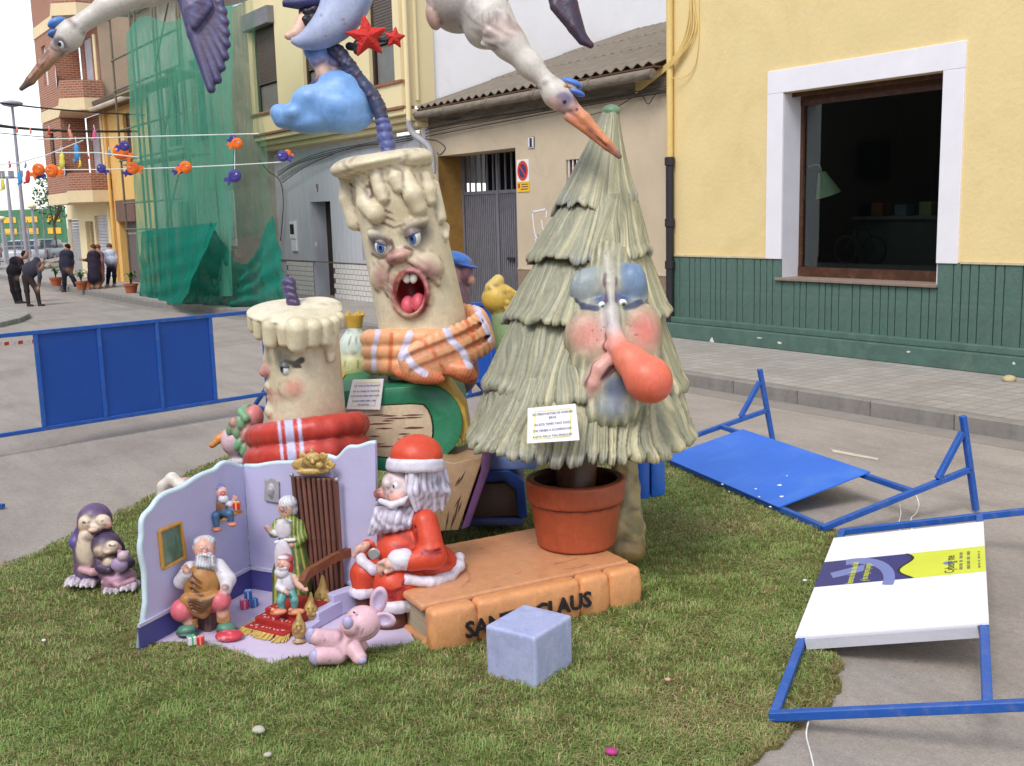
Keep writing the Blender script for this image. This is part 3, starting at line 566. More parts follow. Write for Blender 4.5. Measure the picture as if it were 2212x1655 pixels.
# mailbox and bell
x0, x1, z0, z1 = on_wall('', 630, 483, 643, 512, YN); mb_ = thing('mailbox', 'narrow cream wall mailbox beside the door of number 9', 'mailbox', (x0, YN, z0))
MB().bb(x0, x1, YN-.08, YN, z0-.05, z1+.05).build('box', m_wht, mb_, bevel=.01); MB().bb(x0+.05, x1-.05, YN-.085, YN-.0795, z0+.08, z1-.02).build('slot', m_blk, mb_); MB().bb(x0+.02, x1, YN-.06, YN, z0-.4, z0-.055).build('tube', m_wht, mb_, bevel=.01)
p = onY(683, 528, YN); tag(MB().bb(p[0]-.06, p[0]+.06, YN-.02, YN, p[2]-.06, p[2]+.06).build('doorbell', m_wht, bevel=.008), 'small white doorbell plate beside the dark door', 'doorbell')
p = onY(686, 407, YN); n9 = thing('house_number', 'brown house number nine above the dark recessed door', 'house number', p); text_obj('digit', '9', mat('number_brown', srgb(140, 100, 60), .6), n9, p+[0, -.01, 0], (1, 0, 0), (0, 0, 1), .32, .006)
# upper bay
m_cr = mat('cream_plaster', srgb(226, 208, 164), .75, .04, .8, .12, 15, .25); m_br2 = mat('brick_band', srgb(146, 98, 72), .85, .2, 8)
ZB0, ZS = 4.18, 5.2
def winx(a, c, zz0, zz1): return (X_(a, 150, YB), X_(c, 150, YB), zz0, zz1, .2)
Wn = [winx(547, 597, 5.25, 7.6), winx(655, 700, 5.25, 7.6), winx(798, 852, 5.22, 7.6)]
b = MB(); facade(b, YB, X_(533, 200, YB), X_(866, 160, YB), ZB0+.5, 9.6, Wn); XBR = X_(866, 160, YB); XBL = X_(533, 200, YB)
b.quad((XBR, YB, ZB0+.5), (XBR, YN+.3, ZB0+.5), (XBR, YN+.3, 9.6), (XBR, YB, 9.6)); b.build('bay_wall', m_cr, h9)
MB().bb(XBL-.03, XBR+.03, YB-.045, YB+.1, ZS-.03, ZS+.03).build('sill_band', m_br2, h9)
MB().bb(XBL-.02, XBR+.03, YB-.02, YB+.3, ZB0+.44, ZB0+.499).build('brick_course', m_br2, h9)
for q in range(3): MB().bb(XBL-.02, XBR+.03, YB+.03+q*.14, YN+.3, ZB0+.44-.13*(q+1), ZB0+.438-.13*q).build('moulding', m_cr, h9, bevel=.02)
m_sh = mat('brown_shutter', srgb(96, 84, 78), .6, .1, 3)
for i, wq in enumerate(Wn):
    wn = MB().bb(wq[0], wq[1], YB+.17, YB+.19, wq[2], wq[3]).build('window', m_door, h9)
    zc = wq[2]+(.75 if i != 2 else .9)
    sh = MB(); z = zc
    while z < wq[3]-.05: sh.bb(wq[0]+.03, wq[1]-.03, YB+.10, YB+.13, z, z+.055); z += .065
    sh.build('roller_shutter', m_sh, wn)
    MB().bb(wq[0]+.12, wq[1]-.06, YB+.155, YB+.165, wq[2]+.05, zc-.04).build('pane', mat('window_pane', srgb(120, 118, 116), .15, .2, 2), wn)
    MB().bb(wq[0], wq[0]+.1, YB+.09, YB+.168, wq[2], wq[3]).build('frame', m_door, wn); MB().bb(wq[1]-.05, wq[1], YB+.09, YB+.168, wq[2], wq[3]).build('frame', m_door, wn)
    if i == 0: MB().bb(wq[0]-.15, wq[1]+.05, YB-.2, YB+.02, wq[3]-.15, wq[3]+.3).build('shutter_box', mat('grey_box', srgb(120, 118, 122), .6), wn, bevel=.02)
# white gable wall of the same house, seen over the low roof
b = MB(); YS = onX(905, 150, XR)[1]
MB().quad((XR, YN-.1, ZB0-.6), (XR, YS, ZB0-.6), (XR, YS, 12), (XR, YN-.1, 12)).build('side_wall_strip', m_cr, h9)
m_gab = mat('white_gable', srgb(246, 244, 246), .8, .04, .6, .2, 12, .2, stain=srgb(230, 226, 226), sscale=.7, samt=.5)
b.quad((XR+.01, YS, 3), (XR+.01, 40, 3), (XR+.01, 40, 14), (XR+.01, YS, 14)); b.build('gable_wall', m_gab, h9)
for (x, yy, z0, z1, r, m) in ((XBR+.06, YB+.12, 4.35, 9.5, .06, m_cr), (XR+.06, YS-.1, 4.8, 9.5, .05, m_cr)): MB().tube([(x, yy, z0), (x, yy, z1)], r, 10).build('downpipe', m, h9, smooth=True)
MB().bb(XBR-.2, XR+.03, YB+.3, YS, ZS-.02, ZS+.03).build('side_band', m_br2, h9)
MB().tube(spline([(XBR+.05, YB+.12, 4.4), (XBR+.05, YB+.2, 4.1), (XBR+.35, YN-.1, 3.75), (XBR+.45, YN-.1, 3.2)], 14), .07, 10).build('downpipe', mat('grey_pipe', srgb(170, 168, 172), .6), h9, smooth=True)
# dark cables along the eaves
m_cab = mat('black_cable', srgb(66, 56, 50), .7)
cab = thing('facade_cables', 'tangled dark cables strung under the bay and the gutter', 'cables', (-22, YN-.2, 4))
def cable(pts, r=.02, n=26, par=None, m=None): return MB().tube(spline(pts, n), r, 5).build('cable', m or m_cab, par or cab)
def wl(px, py, Y): return onY(px, py, Y)
for dz in (0, 5, 9):
    cable([wl(600, 372+dz, YN-.1), wl(640, 350+dz*.6, YN-.1), wl(700, 328+dz, YN-.1), wl(780, 312+dz*.5, YN-.1), wl(850, 300+dz, YN-.1), wl(905, 290+dz, YF-.1)], .011)
cable([wl(610, 395, YN-.15), wl(660, 360, YN-.15), wl(720, 333, YN-.15)], .011); cable([wl(560, 345, YN-.5), wl(580, 370, YN-.3), wl(605, 392, YN-.15), wl(612, 440, YN-.1), wl(606, 520, YN-.1)], .014)
for dz in (0, 7, 13): cable([wl(905, 285+dz, YF-.1), wl(1000, 262+dz*1.4, YF-.08), wl(1140, 240+dz, YF-.08), wl(1300, 212+dz*.8, YF-.1), wl(1440, 186+dz, YF-.12)], .01)
cable([wl(1440, 190, YF-.12), wl(1415, 205, YF-.12), wl(1400, 225, YF-.12), wl(1380, 205, YF-.12), wl(1330, 232, YF-.1), wl(1270, 250, YF-.1)], .008)
cable([wl(900, 292, YF-.2), wl(920, 300, YF-.2), wl(945, 305, YF-.2), wl(962, 320, YF-.2), wl(950, 335, YF-.15), wl(945, 330, YF-.15)], .014)
# ================================================================ house under scaffolding netting
YS0 = 10.4; nb = thing('netted_house', 'grey house under repair behind green scaffold netting', 'building', (-31, YS0, .1))
NX = (X_(280, 300, YS0), XL-.03)
m_old = mat('old_grey_wall', srgb(168, 162, 146), .9, .2, 1.5, .4, 20, .2, stain=srgb(96, 92, 84), sscale=1.2)
m_sill = mat('pale_stone_trim', srgb(176, 170, 156), .8)
hl = [(-33.6, -32.4, 4.6, 6.9, .25), (-31.3, -30.1, 4.6, 6.9, .25), (-33.2, -31.6, .2, 2.9, .25)]
b = MB(); facade(b, YS0+.3, NX[0], NX[1], .1, 9.3, hl); b.quad((NX[1], YS0+.3, .1), (NX[1], YS0+6, .1), (NX[1], YS0+6, 9.3), (NX[1], YS0+.3, 9.3)); b.build('wall', m_old, nb)
for h in hl:
    MB().quad((h[0], YS0+.52, h[2]), (h[1], YS0+.52, h[2]), (h[1], YS0+.52, h[3]), (h[0], YS0+.52, h[3])).build('window', m_dk, nb)
m_rail = mat('white_rail', srgb(200, 205, 200), .6)
for i in range(34): x = -30.9+i*.09; MB().bb(x, x+.035, YS0+.1, YS0+.13, 1.6, 3.1).build('railing_bar', m_rail, nb, fixn=False)
MB().bb(-31., -27.9, YS0+.05, YS0+.3, 1.3, 1.5).build('balcony_slab', m_old, nb)
MB().bb(NX[0], NX[1]+.1, YS0-.1, YS0+.3, 9.0, 9.3).build('roof_cornice', mat('pale_board', srgb(170, 200, 195), .7), nb)
sc_ = thing('scaffold', 'metal scaffold poles and boards standing behind the green netting', 'scaffold', (-31, 9.6, .1)); m_pole = mat('scaffold_pole', srgb(110, 100, 80), .6, .3, 6)
for x in (-34.2, -32.1, -30., -28.0): 
    for yy in (9.35, 10.1): MB().tube([(x, yy, .12), (x, yy, 9.2)], .035, 6).build('pole', m_pole, sc_)
for z in (2.1, 2.9, 4.2, 5.1, 6.3, 7.2, 8.4): MB().tube([(-34.3, 9.33, z), (-27.9, 9.33, z)], .03, 6).build('ledger', m_pole, sc_)
for z in (2.0, 4.1, 6.2): MB().bb(-34.2, -28, 9.36, 10.05, z-.05, z-.005).build('deck_board', mat('deck_wood', srgb(150, 140, 110), .8), sc_)
for q in range(3): MB().tube([(-30+.0, 9.3, 2.2+q*2.1), (-28.05, 9.3, 4.1+q*2.1)], .025, 6).build('brace', m_pole, sc_)
def netmat(name, col, op):
    m = bpy.data.materials.new(name); t, bs = nodes(m); N = t.nodes.new; L = t.links.new; t.nodes.remove(bs)
    tc = N('ShaderNodeTexCoord'); n1 = N('ShaderNodeTexNoise'); n1.inputs['Scale'].default_value = 1.1; n1.inputs['Detail'].default_value = 6
    mp = N('ShaderNodeMapping'); mp.inputs['Scale'].default_value = (4, 4, .8); L(tc.outputs['Object'], mp.inputs[0]); L(mp.outputs[0], n1.inputs['Vector'])
    mr = N('ShaderNodeMapRange'); mr.inputs[1].default_value = .3; mr.inputs[2].default_value = .7; mr.inputs[3].default_value = op-.22; mr.inputs[4].default_value = op+.18; L(n1.outputs['Fac'], mr.inputs[0])
    df = N('ShaderNodeBsdfDiffuse'); df.inputs[0].default_value = (*col, 1); tl = N('ShaderNodeBsdfTranslucent'); tl.inputs[0].default_value = (*col, 1); a = N('ShaderNodeAddShader'); mm = N('ShaderNodeMixShader'); mm.inputs[0].default_value = .35; L(df.outputs[0], mm.inputs[1]); L(tl.outputs[0], mm.inputs[2])
    tr = N('ShaderNodeBsdfTransparent'); mx = N('ShaderNodeMixShader'); L(mr.outputs[0], mx.inputs[0]); L(tr.outputs[0], mx.inputs[1]); L(mm.outputs[0], mx.inputs[2]); L(mx.outputs[0], t.nodes['Material Output'].inputs[0]); return m
def net(name, label, TL, TR, BL, BR, m, amp=.14, nu=70, nv=50, top=None, bot=None, fold=9., seed=0):
    r = np.random.default_rng(seed); ph = r.uniform(0, 6, 6); vs = []
    for j in range(nv):
        for i in range(nu):
            u, v = i/(nu-1), j/(nv-1); T_ = lp(TL, TR, u); B_ = lp(BL, BR, u)
            if top: T_ = T_+np.array([0, 0, top(u)])
            if bot: B_ = B_+np.array(bot(u))
            p = lp(T_, B_, v)
            d = amp*(.25+.75*v)*(math.sin(fold*u*6.28+ph[0]+2*v)*.5+math.sin(fold*2.3*u*6.28+ph[1]-3*v)*.25+math.sin(4*v*6.28+5*u+ph[2])*.3+math.sin(11*v+17*u+ph[3])*.25)
            vs.append(p+np.array([.25*d, -d, 0]))
    fs = [(j*nu+i, j*nu+i+1, (j+1)*nu+i+1, (j+1)*nu+i) for j in range(nv-1) for i in range(nu-1)]
    return tag(MB().add(vs, fs).build(name, m, smooth='all', fixn=False), label, 'netting', 'scaffold nets on the house front')
nl, nd = netmat('green_net', srgb(92, 168, 142), .68), netmat('dark_green_net', srgb(34, 132, 114), .84)
Yn = 9.15
net('scaffold_net', 'tall pale green scaffold net hanging in front of the house', onY(272, 75, Yn), onY(500, -60, Yn), onY(300, 640, Yn), onY(500, 640, Yn), nl, .07, 150, 60, top=lambda u: .25*math.sin(u*9)-.2*u, fold=9)
net('scaffold_net', 'darker lower net bunched at the foot of the scaffold', onY(306, 500, Yn-.3), onY(470, 480, Yn-.3), onY(303, 645, Yn-.3), onY(455, 650, Yn-.3), nd, .08, 70, 40, bot=lambda u: (0, -.7*u*u, -.08), fold=5, seed=3)
net('scaffold_net', 'dark green net sagging at the right end of the scaffold', onY(452, 478, Yn-.38), onY(588, 465, Yn+.9), G(395, 668)+[0, 0, .05], onY(618, 648, 9.9)*[1, 1, 0]+[0, 0, .1], nd, .2, 60, 36, top=lambda u: -1.1*math.sin(u*math.pi)**1.2, fold=4, seed=5)
net('scaffold_net', 'thin green net at the back right of the scaffold', onY(497, -60, 10.0), onY(540, -60, 10.0), onY(497, 520, 10.0), onY(590, 500, 10.0), netmat('thin_net', srgb(96, 158, 130), .32), .08, 30, 30, fold=3, seed=8)
# sign board on top of the scaffold
bd = [onY(478, -20, 9.2), onY(520, -30, 9.2), onY(520, 8, 9.2), onY(478, 28, 9.2)]
tag(MB().prism(bd, (0, .03, 0)).build('notice_board', mat('pale_sign', srgb(190, 225, 220), .6, .08, 3)), 'pale notice board at the top of the scaffold', 'sign')
# ================================================================ small yellow house and brick apartment block
YA = 10.6; yh = thing('small_yellow_house', 'small yellow house with tiled eaves between netting and brick block', 'building', (-37, YA, .1))
m_ye = mat('warm_yellow', srgb(222, 178, 104), .8, .1, 1, .15, 15, stain=srgb(196, 152, 92), sscale=.8)
ya0, ya1 = X_(240, 400, YA), X_(300, 400, YA)+1.5; ztp = Z_(250, 218, YA)
b = MB(); facade(b, YA, ya0, ya1, .1, ztp, [(X_(262, 540, YA), X_(300, 540, YA), .1, 2.35, .3), (X_(270, 320, YA), X_(285, 320, YA), 4.1, 6.0, .15)]); b.build('wall', m_ye, yh)
MB().bb(X_(262, 540, YA), X_(300, 540, YA), YA+.25, YA+.3, .1, 2.35).build('garage_door', mat('garage_brown', srgb(100, 88, 86), .7, .1, 3), yh); MB().bb(X_(262, 540, YA)-.1, X_(300, 540, YA), YA-.05, YA+.05, 2.352, 3.1).build('lintel', mat('lintel_brown', srgb(112, 84, 76), .8, .2, 6), yh)
MB().bb(X_(270, 320, YA), X_(285, 320, YA), YA+.12, YA+.14, 4.1, 6.0).build('window', m_door, yh)
m_tr = mat('clay_tile', srgb(104, 88, 74), .85, .3, 5)
for i in range(int((ya1-ya0)/.24)): x = ya0+i*.24; MB().tube([(x, YA-.45, ztp-.02), (x, YA+1.2, ztp+.5)], .11, 8).build('roof_tile', m_tr, yh, smooth=True)
MB().bb(ya0, ya1, YA-.4, YA+.1, ztp-.24, ztp-.14).build('soffit', m_tr, yh); MB().tube([(ya0, YA-.5, ztp-.2), (ya1, YA-.5, ztp-.2)], .09, 8).build('gutter', mat('pale_gutter', srgb(186, 170, 150), .7), yh, smooth=True)
MB().tube([(ya0+.15, YA-.1, .1), (ya0+.15, YA-.1, ztp-.2)], .06, 8).build('rain_pipe', m_ye, yh, smooth=True); MB().tube([(ya0-.25, YA-.1, .1), (ya0-.25, YA-.1, 9)], .06, 8).build('rain_pipe', m_cr, yh, smooth=True)
bk = thing('brick_block', 'brick apartment block with balconies and cream ground floor', 'building', (-42, YA, .1))
m_bk = mat('facade_brick', srgb(150, 98, 74), .85, .12, 2, .1, 30)
def bricks(m, w_, h_, c1, c2, mor):
    t = m.node_tree; N = t.nodes.new; L = t.links.new; bs = t.nodes['Principled BSDF']; tc = N('ShaderNodeTexCoord'); sp = N('ShaderNodeSeparateXYZ'); ad_ = N('ShaderNodeMath'); ad_.operation = 'ADD'; cmb = N('ShaderNodeCombineXYZ')
    L(tc.outputs['Object'], sp.inputs[0]); L(sp.outputs[0], ad_.inputs[0]); L(sp.outputs[1], ad_.inputs[1]); L(ad_.outputs[0], cmb.inputs[0]); L(sp.outputs[2], cmb.inputs[1])
    br = N('ShaderNodeTexBrick'); br.inputs['Scale'].default_value = 1; br.inputs['Brick Width'].default_value = w_; br.inputs['Row Height'].default_value = h_; br.inputs['Mortar Size'].default_value = .012; br.inputs['Color1'].default_value = (*c1, 1); br.inputs['Color2'].default_value = (*c2, 1); br.inputs['Mortar'].default_value = (*mor, 1); L(cmb.outputs[0], br.inputs['Vector']); L(br.outputs['Color'], bs.inputs['Base Color'])
bricks(m_bk, .26, .085, srgb(158, 100, 74), srgb(140, 84, 62), srgb(176, 146, 126))
xb0, xb1 = -46.4, ya0-.02; ZG1 = 3.15; YK = YA-.9
dd = [(X_(152, 540, YA), X_(175, 540, YA), .1, 2.5, .15), (X_(189, 540, YA), X_(206, 540, YA), .1, 2.4, .15), (X_(210, 540, YA), X_(236, 540, YA), .1, 2.6, .15)]
b = MB(); facade(b, YA, xb0+2.2, xb1, .1, ZG1+.4, dd); b.quad((xb0+2.2, YA, .1), (xb0+2.2, YA+8, .1), (xb0+2.2, YA+8, ZG1+.4), (xb0+2.2, YA, ZG1+.4)); b.build('ground_floor_wall', m_cr, bk)
m_shu = mat('grey_roller', srgb(150, 148, 150), .6, .1, 3)
for h, m in zip(dd, (m_shu, mat('tan_door', srgb(140, 116, 84), .7), mat('pale_door', srgb(196, 194, 200), .6))):
    q = MB(); z = h[2]
    while z < h[3]-.08: q.bb(h[0], h[1], YA+.1, YA+.13, z, z+.1); z += .12
    q.build('roller_door', m, bk)
m_tanw = mat('tan_render', srgb(176, 152, 128), .9, .1, 1, .2, 20); m_band = mat('cream_band', srgb(222, 200, 160), .8, .08)
fl = [(ZG1+.35, 6.3), (6.75, 9.6), (10.0, 13)]
for k, (za, zb_) in enumerate(fl):
    b = MB(); xm = xb0+.32*(xb1-xb0); xn = xb0+.42*(xb1-xb0)
    hw = [(xb0+.18*(xb1-xb0), xb0+.30*(xb1-xb0), za+.9, zb_-.45, .15)]
    facade(b, YK, xb0, xm+1.2, za, zb_, hw); b.quad((xm+1.2, YK, za), (xm+1.2, YA, za), (xm+1.2, YA, zb_), (xm+1.2, YK, zb_))
    facade(b, YA+.05, xm+1.2, xb1-.1, za, zb_, [(xb1-2.4, xb1-1.3, za+.4, zb_-.5, .1)]); b.build('storey_wall', m_bk, bk)
    MB().bb(hw[0][0], hw[0][1], YK+.1, YK+.13, hw[0][2], hw[0][3]).build('window', mat('white_blind', srgb(216, 214, 218), .6) if k else m_dk, bk)
    MB().bb(xb1-2.4, xb1-1.3, YA+.1, YA+.13, za+.4, zb_-.5).build('balcony_door', mat('pale_door', srgb(196, 194, 200), .6), bk)
    # balcony parapet with white rail panel
    MB().add([(xm+1.2, YK-.0, za), (xb1-.5, YK-.45, za), (xb1+.1, YK+.2, za), (xb1+.1, YA, za), (xm+1.2, YA, za)]+[(xm+1.2, YK, za+.62), (xb1-.5, YK-.45, za+.62), (xb1+.1, YK+.2, za+.62), (xb1+.1, YA, za+.62), (xm+1.2, YA, za+.62)], [(0, 1, 6, 5), (1, 2, 7, 6), (2, 3, 8, 7), (0, 4, 3, 2, 1), (5, 6, 7, 8, 9)]).build('balcony', m_bk, bk)
    MB().add([(xm+1.2, YK-.02, za+.63), (xb1-1.0, YK-.42, za+.63), (xb1-1., YK-.42, za+1.2), (xm+1.2, YK-.02, za+1.2)], [(0, 1, 2, 3)]).build('balcony_screen', mat('white_screen', srgb(206, 206, 214), .5), bk)
    MB().add([(xb0-.02, YK-.03, za-.42), (xm+1.2, YK-.03, za-.42), (xb1-.5, YK-.5, za-.42), (xb1+.13, YK+.2, za-.42), (xb1+.13, YA+.1, za-.42), (xb0-.02, YA+.1, za-.42)]+[(xb0-.02, YK-.03, za-.002), (xm+1.2, YK-.03, za-.002), (xb1-.5, YK-.5, za-.002), (xb1+.13, YK+.2, za-.002), (xb1+.13, YA+.1, za-.002), (xb0-.02, YA+.1, za-.002)], [(0, 1, 7, 6), (1, 2, 8, 7), (2, 3, 9, 8), (3, 4, 10, 9), (5, 4, 3, 2, 1, 0)]).build('floor_band', m_band, bk)
MB().quad((xb1-.05, YA+.0, 5.5), (xb1-.05, YA+10, 5.5), (xb1-.05, YA+10, 13), (xb1-.05, YA, 13)).build('party_wall', m_tanw, bk)
# ================================================================ beyond and around: opposite row, people, cars, lamps, garlands
op = thing('opposite_houses', 'unseen row of houses across the street, added for the shop window reflection', 'building', (-6, -9, 0))
b = MB(); facade(b, 0, -44, 14, 0, 8.4, []); b.v = [(x, -9.0, z) for x, y, z in b.v]; b.prism([(-44, -17, 0), (14, -17, 0), (14, -9.01, 0), (-44, -9.01, 0)], (0, 0, 8.4)); b.build('wall', mat('opposite_plaster', srgb(64, 58, 54), .85, .1, .5), op)  # unseen row, placed and darkened to shape the shop window's reflection
for i in range(14): MB().bb(-42+i*4, -40.6+i*4, -9.02, -8.95, 3.2, 4.6).build('window', m_dk, op); MB().bb(-41.8+i*4, -40.6+i*4, -9.02, -8.95, .05, 2.3).build('door', m_dk, op)
# ---- people: one continuous body each, hair as a child
SKIN = srgb(196, 150, 124)
def person(label, fx, fy, fz, head, hr, trunk, tw, legs, arms, tc, lc, hair, skirt=None, sc=None, face=0., pose_d=0):
    fr = Fr(fx, fy, fz); m = fr.m; t = thing('person', label, 'person', fr.o); s = S(.016, .03)
    hx, hy, hd = head
    s.ell(fr(hx, hy, hd), np.array([.085, .1, .125])*hr, SKIN)
    tp = [fr(*p) for p in trunk]; s.cone(tp[0], fr(hx, hy+3, hd), .055, .06, SKIN)
    rr = np.array(tw)
    for i in range(len(tp)-1): s.ell(lp(tp[i], tp[i+1], .5), (max(rr[i], rr[i+1])*1.0, .6*rr[i]+.03, np.linalg.norm(tp[i]-tp[i+1])*.62+.03), tc, A=np.stack([np.cross(EY, (tp[i]-tp[i+1])/np.linalg.norm(tp[i]-tp[i+1])), EY, (tp[i]-tp[i+1])/np.linalg.norm(tp[i]-tp[i+1])]), k=.08)
    for L in legs:
        P_ = [fr(*p) for p in L]; s.chain(P_, [.095, .07, .05][:len(P_)], lc, k=.05); f = P_[-1]
        s.ell(f+[0, 0, .0]+EX*face*.06, (.1, .06, .045), sc or (.03, .03, .03), k=.02)
    for L in arms:
        P_ = [fr(*p) for p in L]; s.chain(P_[:-1], [.07, .055, .045][:len(P_)-1], tc, k=.04); s.cone(P_[-2], P_[-1], .04, .032, SKIN, k=.02)
        for j in range(4): s.cone(P_[-1], P_[-1]+EX*(j-1.5)*.016+EZ*-.05+EY*.01*j, .011, .008, SKIN, k=.012)
    if skirt: a, c, ra, rb = skirt; s.cone(fr(*a), fr(*c), ra, rb, tc, k=.05)
    s.build('body', t, mat_person)
    h = S(.014, .02); h.ell(fr(hx-face*2, hy-2, hd-0), np.array([.098, .112, .11])*hr, hair); h.sub('ell', fr(hx+face*6, hy+4, hd-(0 if face else -5)), np.array([.09, .12, .1])*hr, k=.02)
    h.build('hair', t, mat_person); return t
mat_person = paintmat('cloth_and_skin', .8, .15, .2, .2)
person('man in black bending his head over, far left of the street', 37, 656, 0, (55, 551, 0), 1, [(40, 560, 0), (32, 575, 0), (28, 596, 2)], [.21, .22, .19], [[(24, 598, 0), (28, 628, 0), (36, 655, 0)], [(33, 598, 3), (40, 628, 3), (46, 654, 3)]], [[(42, 562, -4), (46, 580, -6), (52, 578, -4), (55, 572, -3)], [(30, 562, 4), (26, 584, 4), (34, 596, 2), (38, 598, 0)]], (.012, .012, .016), (.014, .013, .015), srgb(38, 26, 20), face=1)
person('stooping person in grey jacket and dark trousers beside the man in black', 66, 662, 0, (90, 577, -2), .95, [(85, 572, 0), (74, 572, 0), (58, 594, 2)], [.19, .23, .2], [[(54, 598, 0), (58, 628, 0), (62, 661, 0)], [(64, 600, 2), (80, 628, 2), (86, 660, 2)]], [[(84, 574, -3), (86, 598, -3), (84, 616, -2), (83, 624, -1)]], srgb(62, 62, 74), srgb(54, 46, 46), srgb(70, 60, 56), face=1)
person('man in dark blue jacket standing at the kerb with one leg bent', 150, 631, 0, (145, 535, 0), 1, [(144, 543, 0), (143, 560, 0), (143, 590, 0)], [.2, .24, .22], [[(139, 590, 0), (139, 612, 0), (140, 630, 0)], [(150, 588, 3), (160, 606, 3), (165, 624, 3)]], [[(134, 547, -2), (131, 566, -2), (140, 580, -5), (147, 582, -6)], [(153, 546, 2), (157, 566, 2), (156, 580, 0), (153, 584, -2)]], srgb(42, 46, 60), srgb(34, 32, 44), srgb(46, 32, 26), face=-.4)
person('woman in dark dress with one arm stretched out towards the man', 200, 625, PT, (201, 536, 0), .95, [(202, 545, 0), (203, 560, 0), (204, 590, 0)], [.19, .21, .2], [[(198, 600, 0), (199, 612, 0), (200, 624, 0)], [(210, 600, 0), (211, 612, 0), (212, 623, 0)]], [[(194, 549, -2), (190, 562, -4), (181, 562, -5), (173, 559, -5)], [(211, 549, 2), (214, 566, 2), (214, 580, 0), (213, 586, 0)]], srgb(44, 38, 54), SKIN, srgb(92, 62, 44), skirt=((204, 580, 0), (205, 600, 0), .2, .24), face=-.3)
person('woman in rose coat mostly hidden behind the woman in the dark dress', 212, 623, PT, (211, 536, 12), .95, [(212, 545, 12), (213, 562, 12), (213, 590, 12)], [.17, .19, .18], [[(210, 600, 12), (210, 622, 12)], [(215, 600, 12), (215, 622, 12)]], [[(219, 550, 10), (221, 566, 8), (219, 580, 8), (218, 586, 8)]], srgb(150, 110, 112), SKIN, srgb(120, 84, 60), skirt=((213, 580, 12), (213, 602, 12), .18, .2))
person('woman in pale blue blouse and navy trousers seen from behind', 238, 620, PT, (236, 534, 0), .95, [(237, 542, 0), (238, 554, 0), (240, 571, 0)], [.19, .2, .18], [[(236, 572, 0), (234, 596, 0), (232, 618, 0)], [(246, 572, 0), (247, 596, 0), (247, 617, 0)]], [[(229, 545, 0), (227, 558, -1), (229, 568, -3), (231, 572, -4)], [(247, 545, 0), (251, 558, 0), (252, 566, 0), (251, 573, 0)]], srgb(190, 200, 222), srgb(26, 28, 48), srgb(110, 78, 52), sc=(.7, .7, .7))
# ---- potted plants on the pavement
m_terra = mat('terracotta', srgb(166, 92, 60), .8, .2, 8); m_leaf = mat('leaf_green', srgb(78, 104, 66), .6, .4, 6)
def potplant(px, py, r, h, label, n=16):
    o = G(px, py, PT); t = thing('potted_plant', label, 'plant', o, 'plant pots along the pavement'); MB().lathe(o, [(r*.75, 0), (r*.98, h*.8), (r*1.08, h*.8), (r*1.08, h), (r*.9, h), (r*.88, h*.85)], 18).build('pot', m_terra, t, smooth=True)
    for i in range(n):
        a = random.uniform(0, 6.28); L = random.uniform(.3, .6); d = np.array([math.cos(a), math.sin(a), 0]); p0 = o+[0, 0, h*.85]; q = spline([p0, p0+d*.06*L+[0, 0, L*.5], p0+d*L*.45+[0, 0, L*.75], p0+d*L*.75+[0, 0, L*.6]], 6); sd_ = np.cross(d, EZ)*.035
        vs = []; 
        for j, p in enumerate(q): ww = math.sin(math.pi*(j+.6)/6.6); vs += [p-sd_*ww, p+sd_*ww]
        MB().add(vs, [(2*j, 2*j+1, 2*j+3, 2*j+2) for j in range(5)]).build('leaf', m_leaf, t, fixn=False)
potplant(122, 618, .2, .3, 'potted plant farthest left beside the man at the kerb'); potplant(177, 626, .18, .27, 'potted plant between the man and the woman in the dark dress'); potplant(196, 622, .16, .25, 'small flower pot behind the legs of the woman in the dark dress'); potplant(284, 633, .2, .28, 'terracotta potted plant standing next to the green netting')
# ---- parked cars far left
def car(label, pos, ang, col, L=4.2):
    pos = np.asarray(pos, float); t = thing('parked_car', label, 'car', pos, 'cars parked at the far end of the street'); d = np.array([math.cos(ang), math.sin(ang), 0]); n = np.array([-d[1], d[0], 0]); mb = mat('car_%s' % label[:9], col, .25, .03, 1, 0, spec=.6)
    def prof(pts, w, name, m, off=0, bev=.05): return MB().prism([pos+d*x*L+EZ*z-n*w/2+n*off for x, z in pts], n*w).build(name, m, t, bevel=bev, smooth=True)
    prof([(-.5, .3), (.5, .3), (.5, .62), (.46, .78), (.2, .86), (-.42, .92), (-.5, .8)], 1.72, 'body', mb, bev=.08)
    prof([(.2, .87), (.08, 1.36), (-.1, 1.44), (-.3, 1.38), (-.42, .93)], 1.5, 'cabin', mat('car_glass', srgb(60, 66, 74), .1, .1), bev=.05); prof([(.06, 1.375), (-.1, 1.46), (-.3, 1.4), (-.29, 1.385), (-.1, 1.43), (.07, 1.36)], 1.44, 'roof', mb, bev=.01)
    for sx in (-.32, .3):
        for sy in (-1, 1):
            c = pos+d*sx*L+n*sy*.78+EZ*.31; wo = MB().lathe(c-n*.1, [(.2, 0), (.31, .02), (.31, .18), (.2, .2)], 18, np.stack([d, EZ, n])).build('wheel', m_bp, t, smooth=True); MB().lathe(c-n*.105, [(.17, 0), (.17, .21)], 12, np.stack([d, EZ, n])).build('rim', mat('rim_grey', srgb(150, 150, 152), .4), wo)
    for sy in (-1, 1): MB().box(pos+d*.497*L+n*sy*.62+EZ*.68, (.05, .32, .14), [d, n, EZ]).build('headlight', m_wht, t); MB().box(pos-d*.497*L+n*sy*.66+EZ*.74, (.05, .22, .16), [d, n, EZ]).build('tail_light', m_red, t)
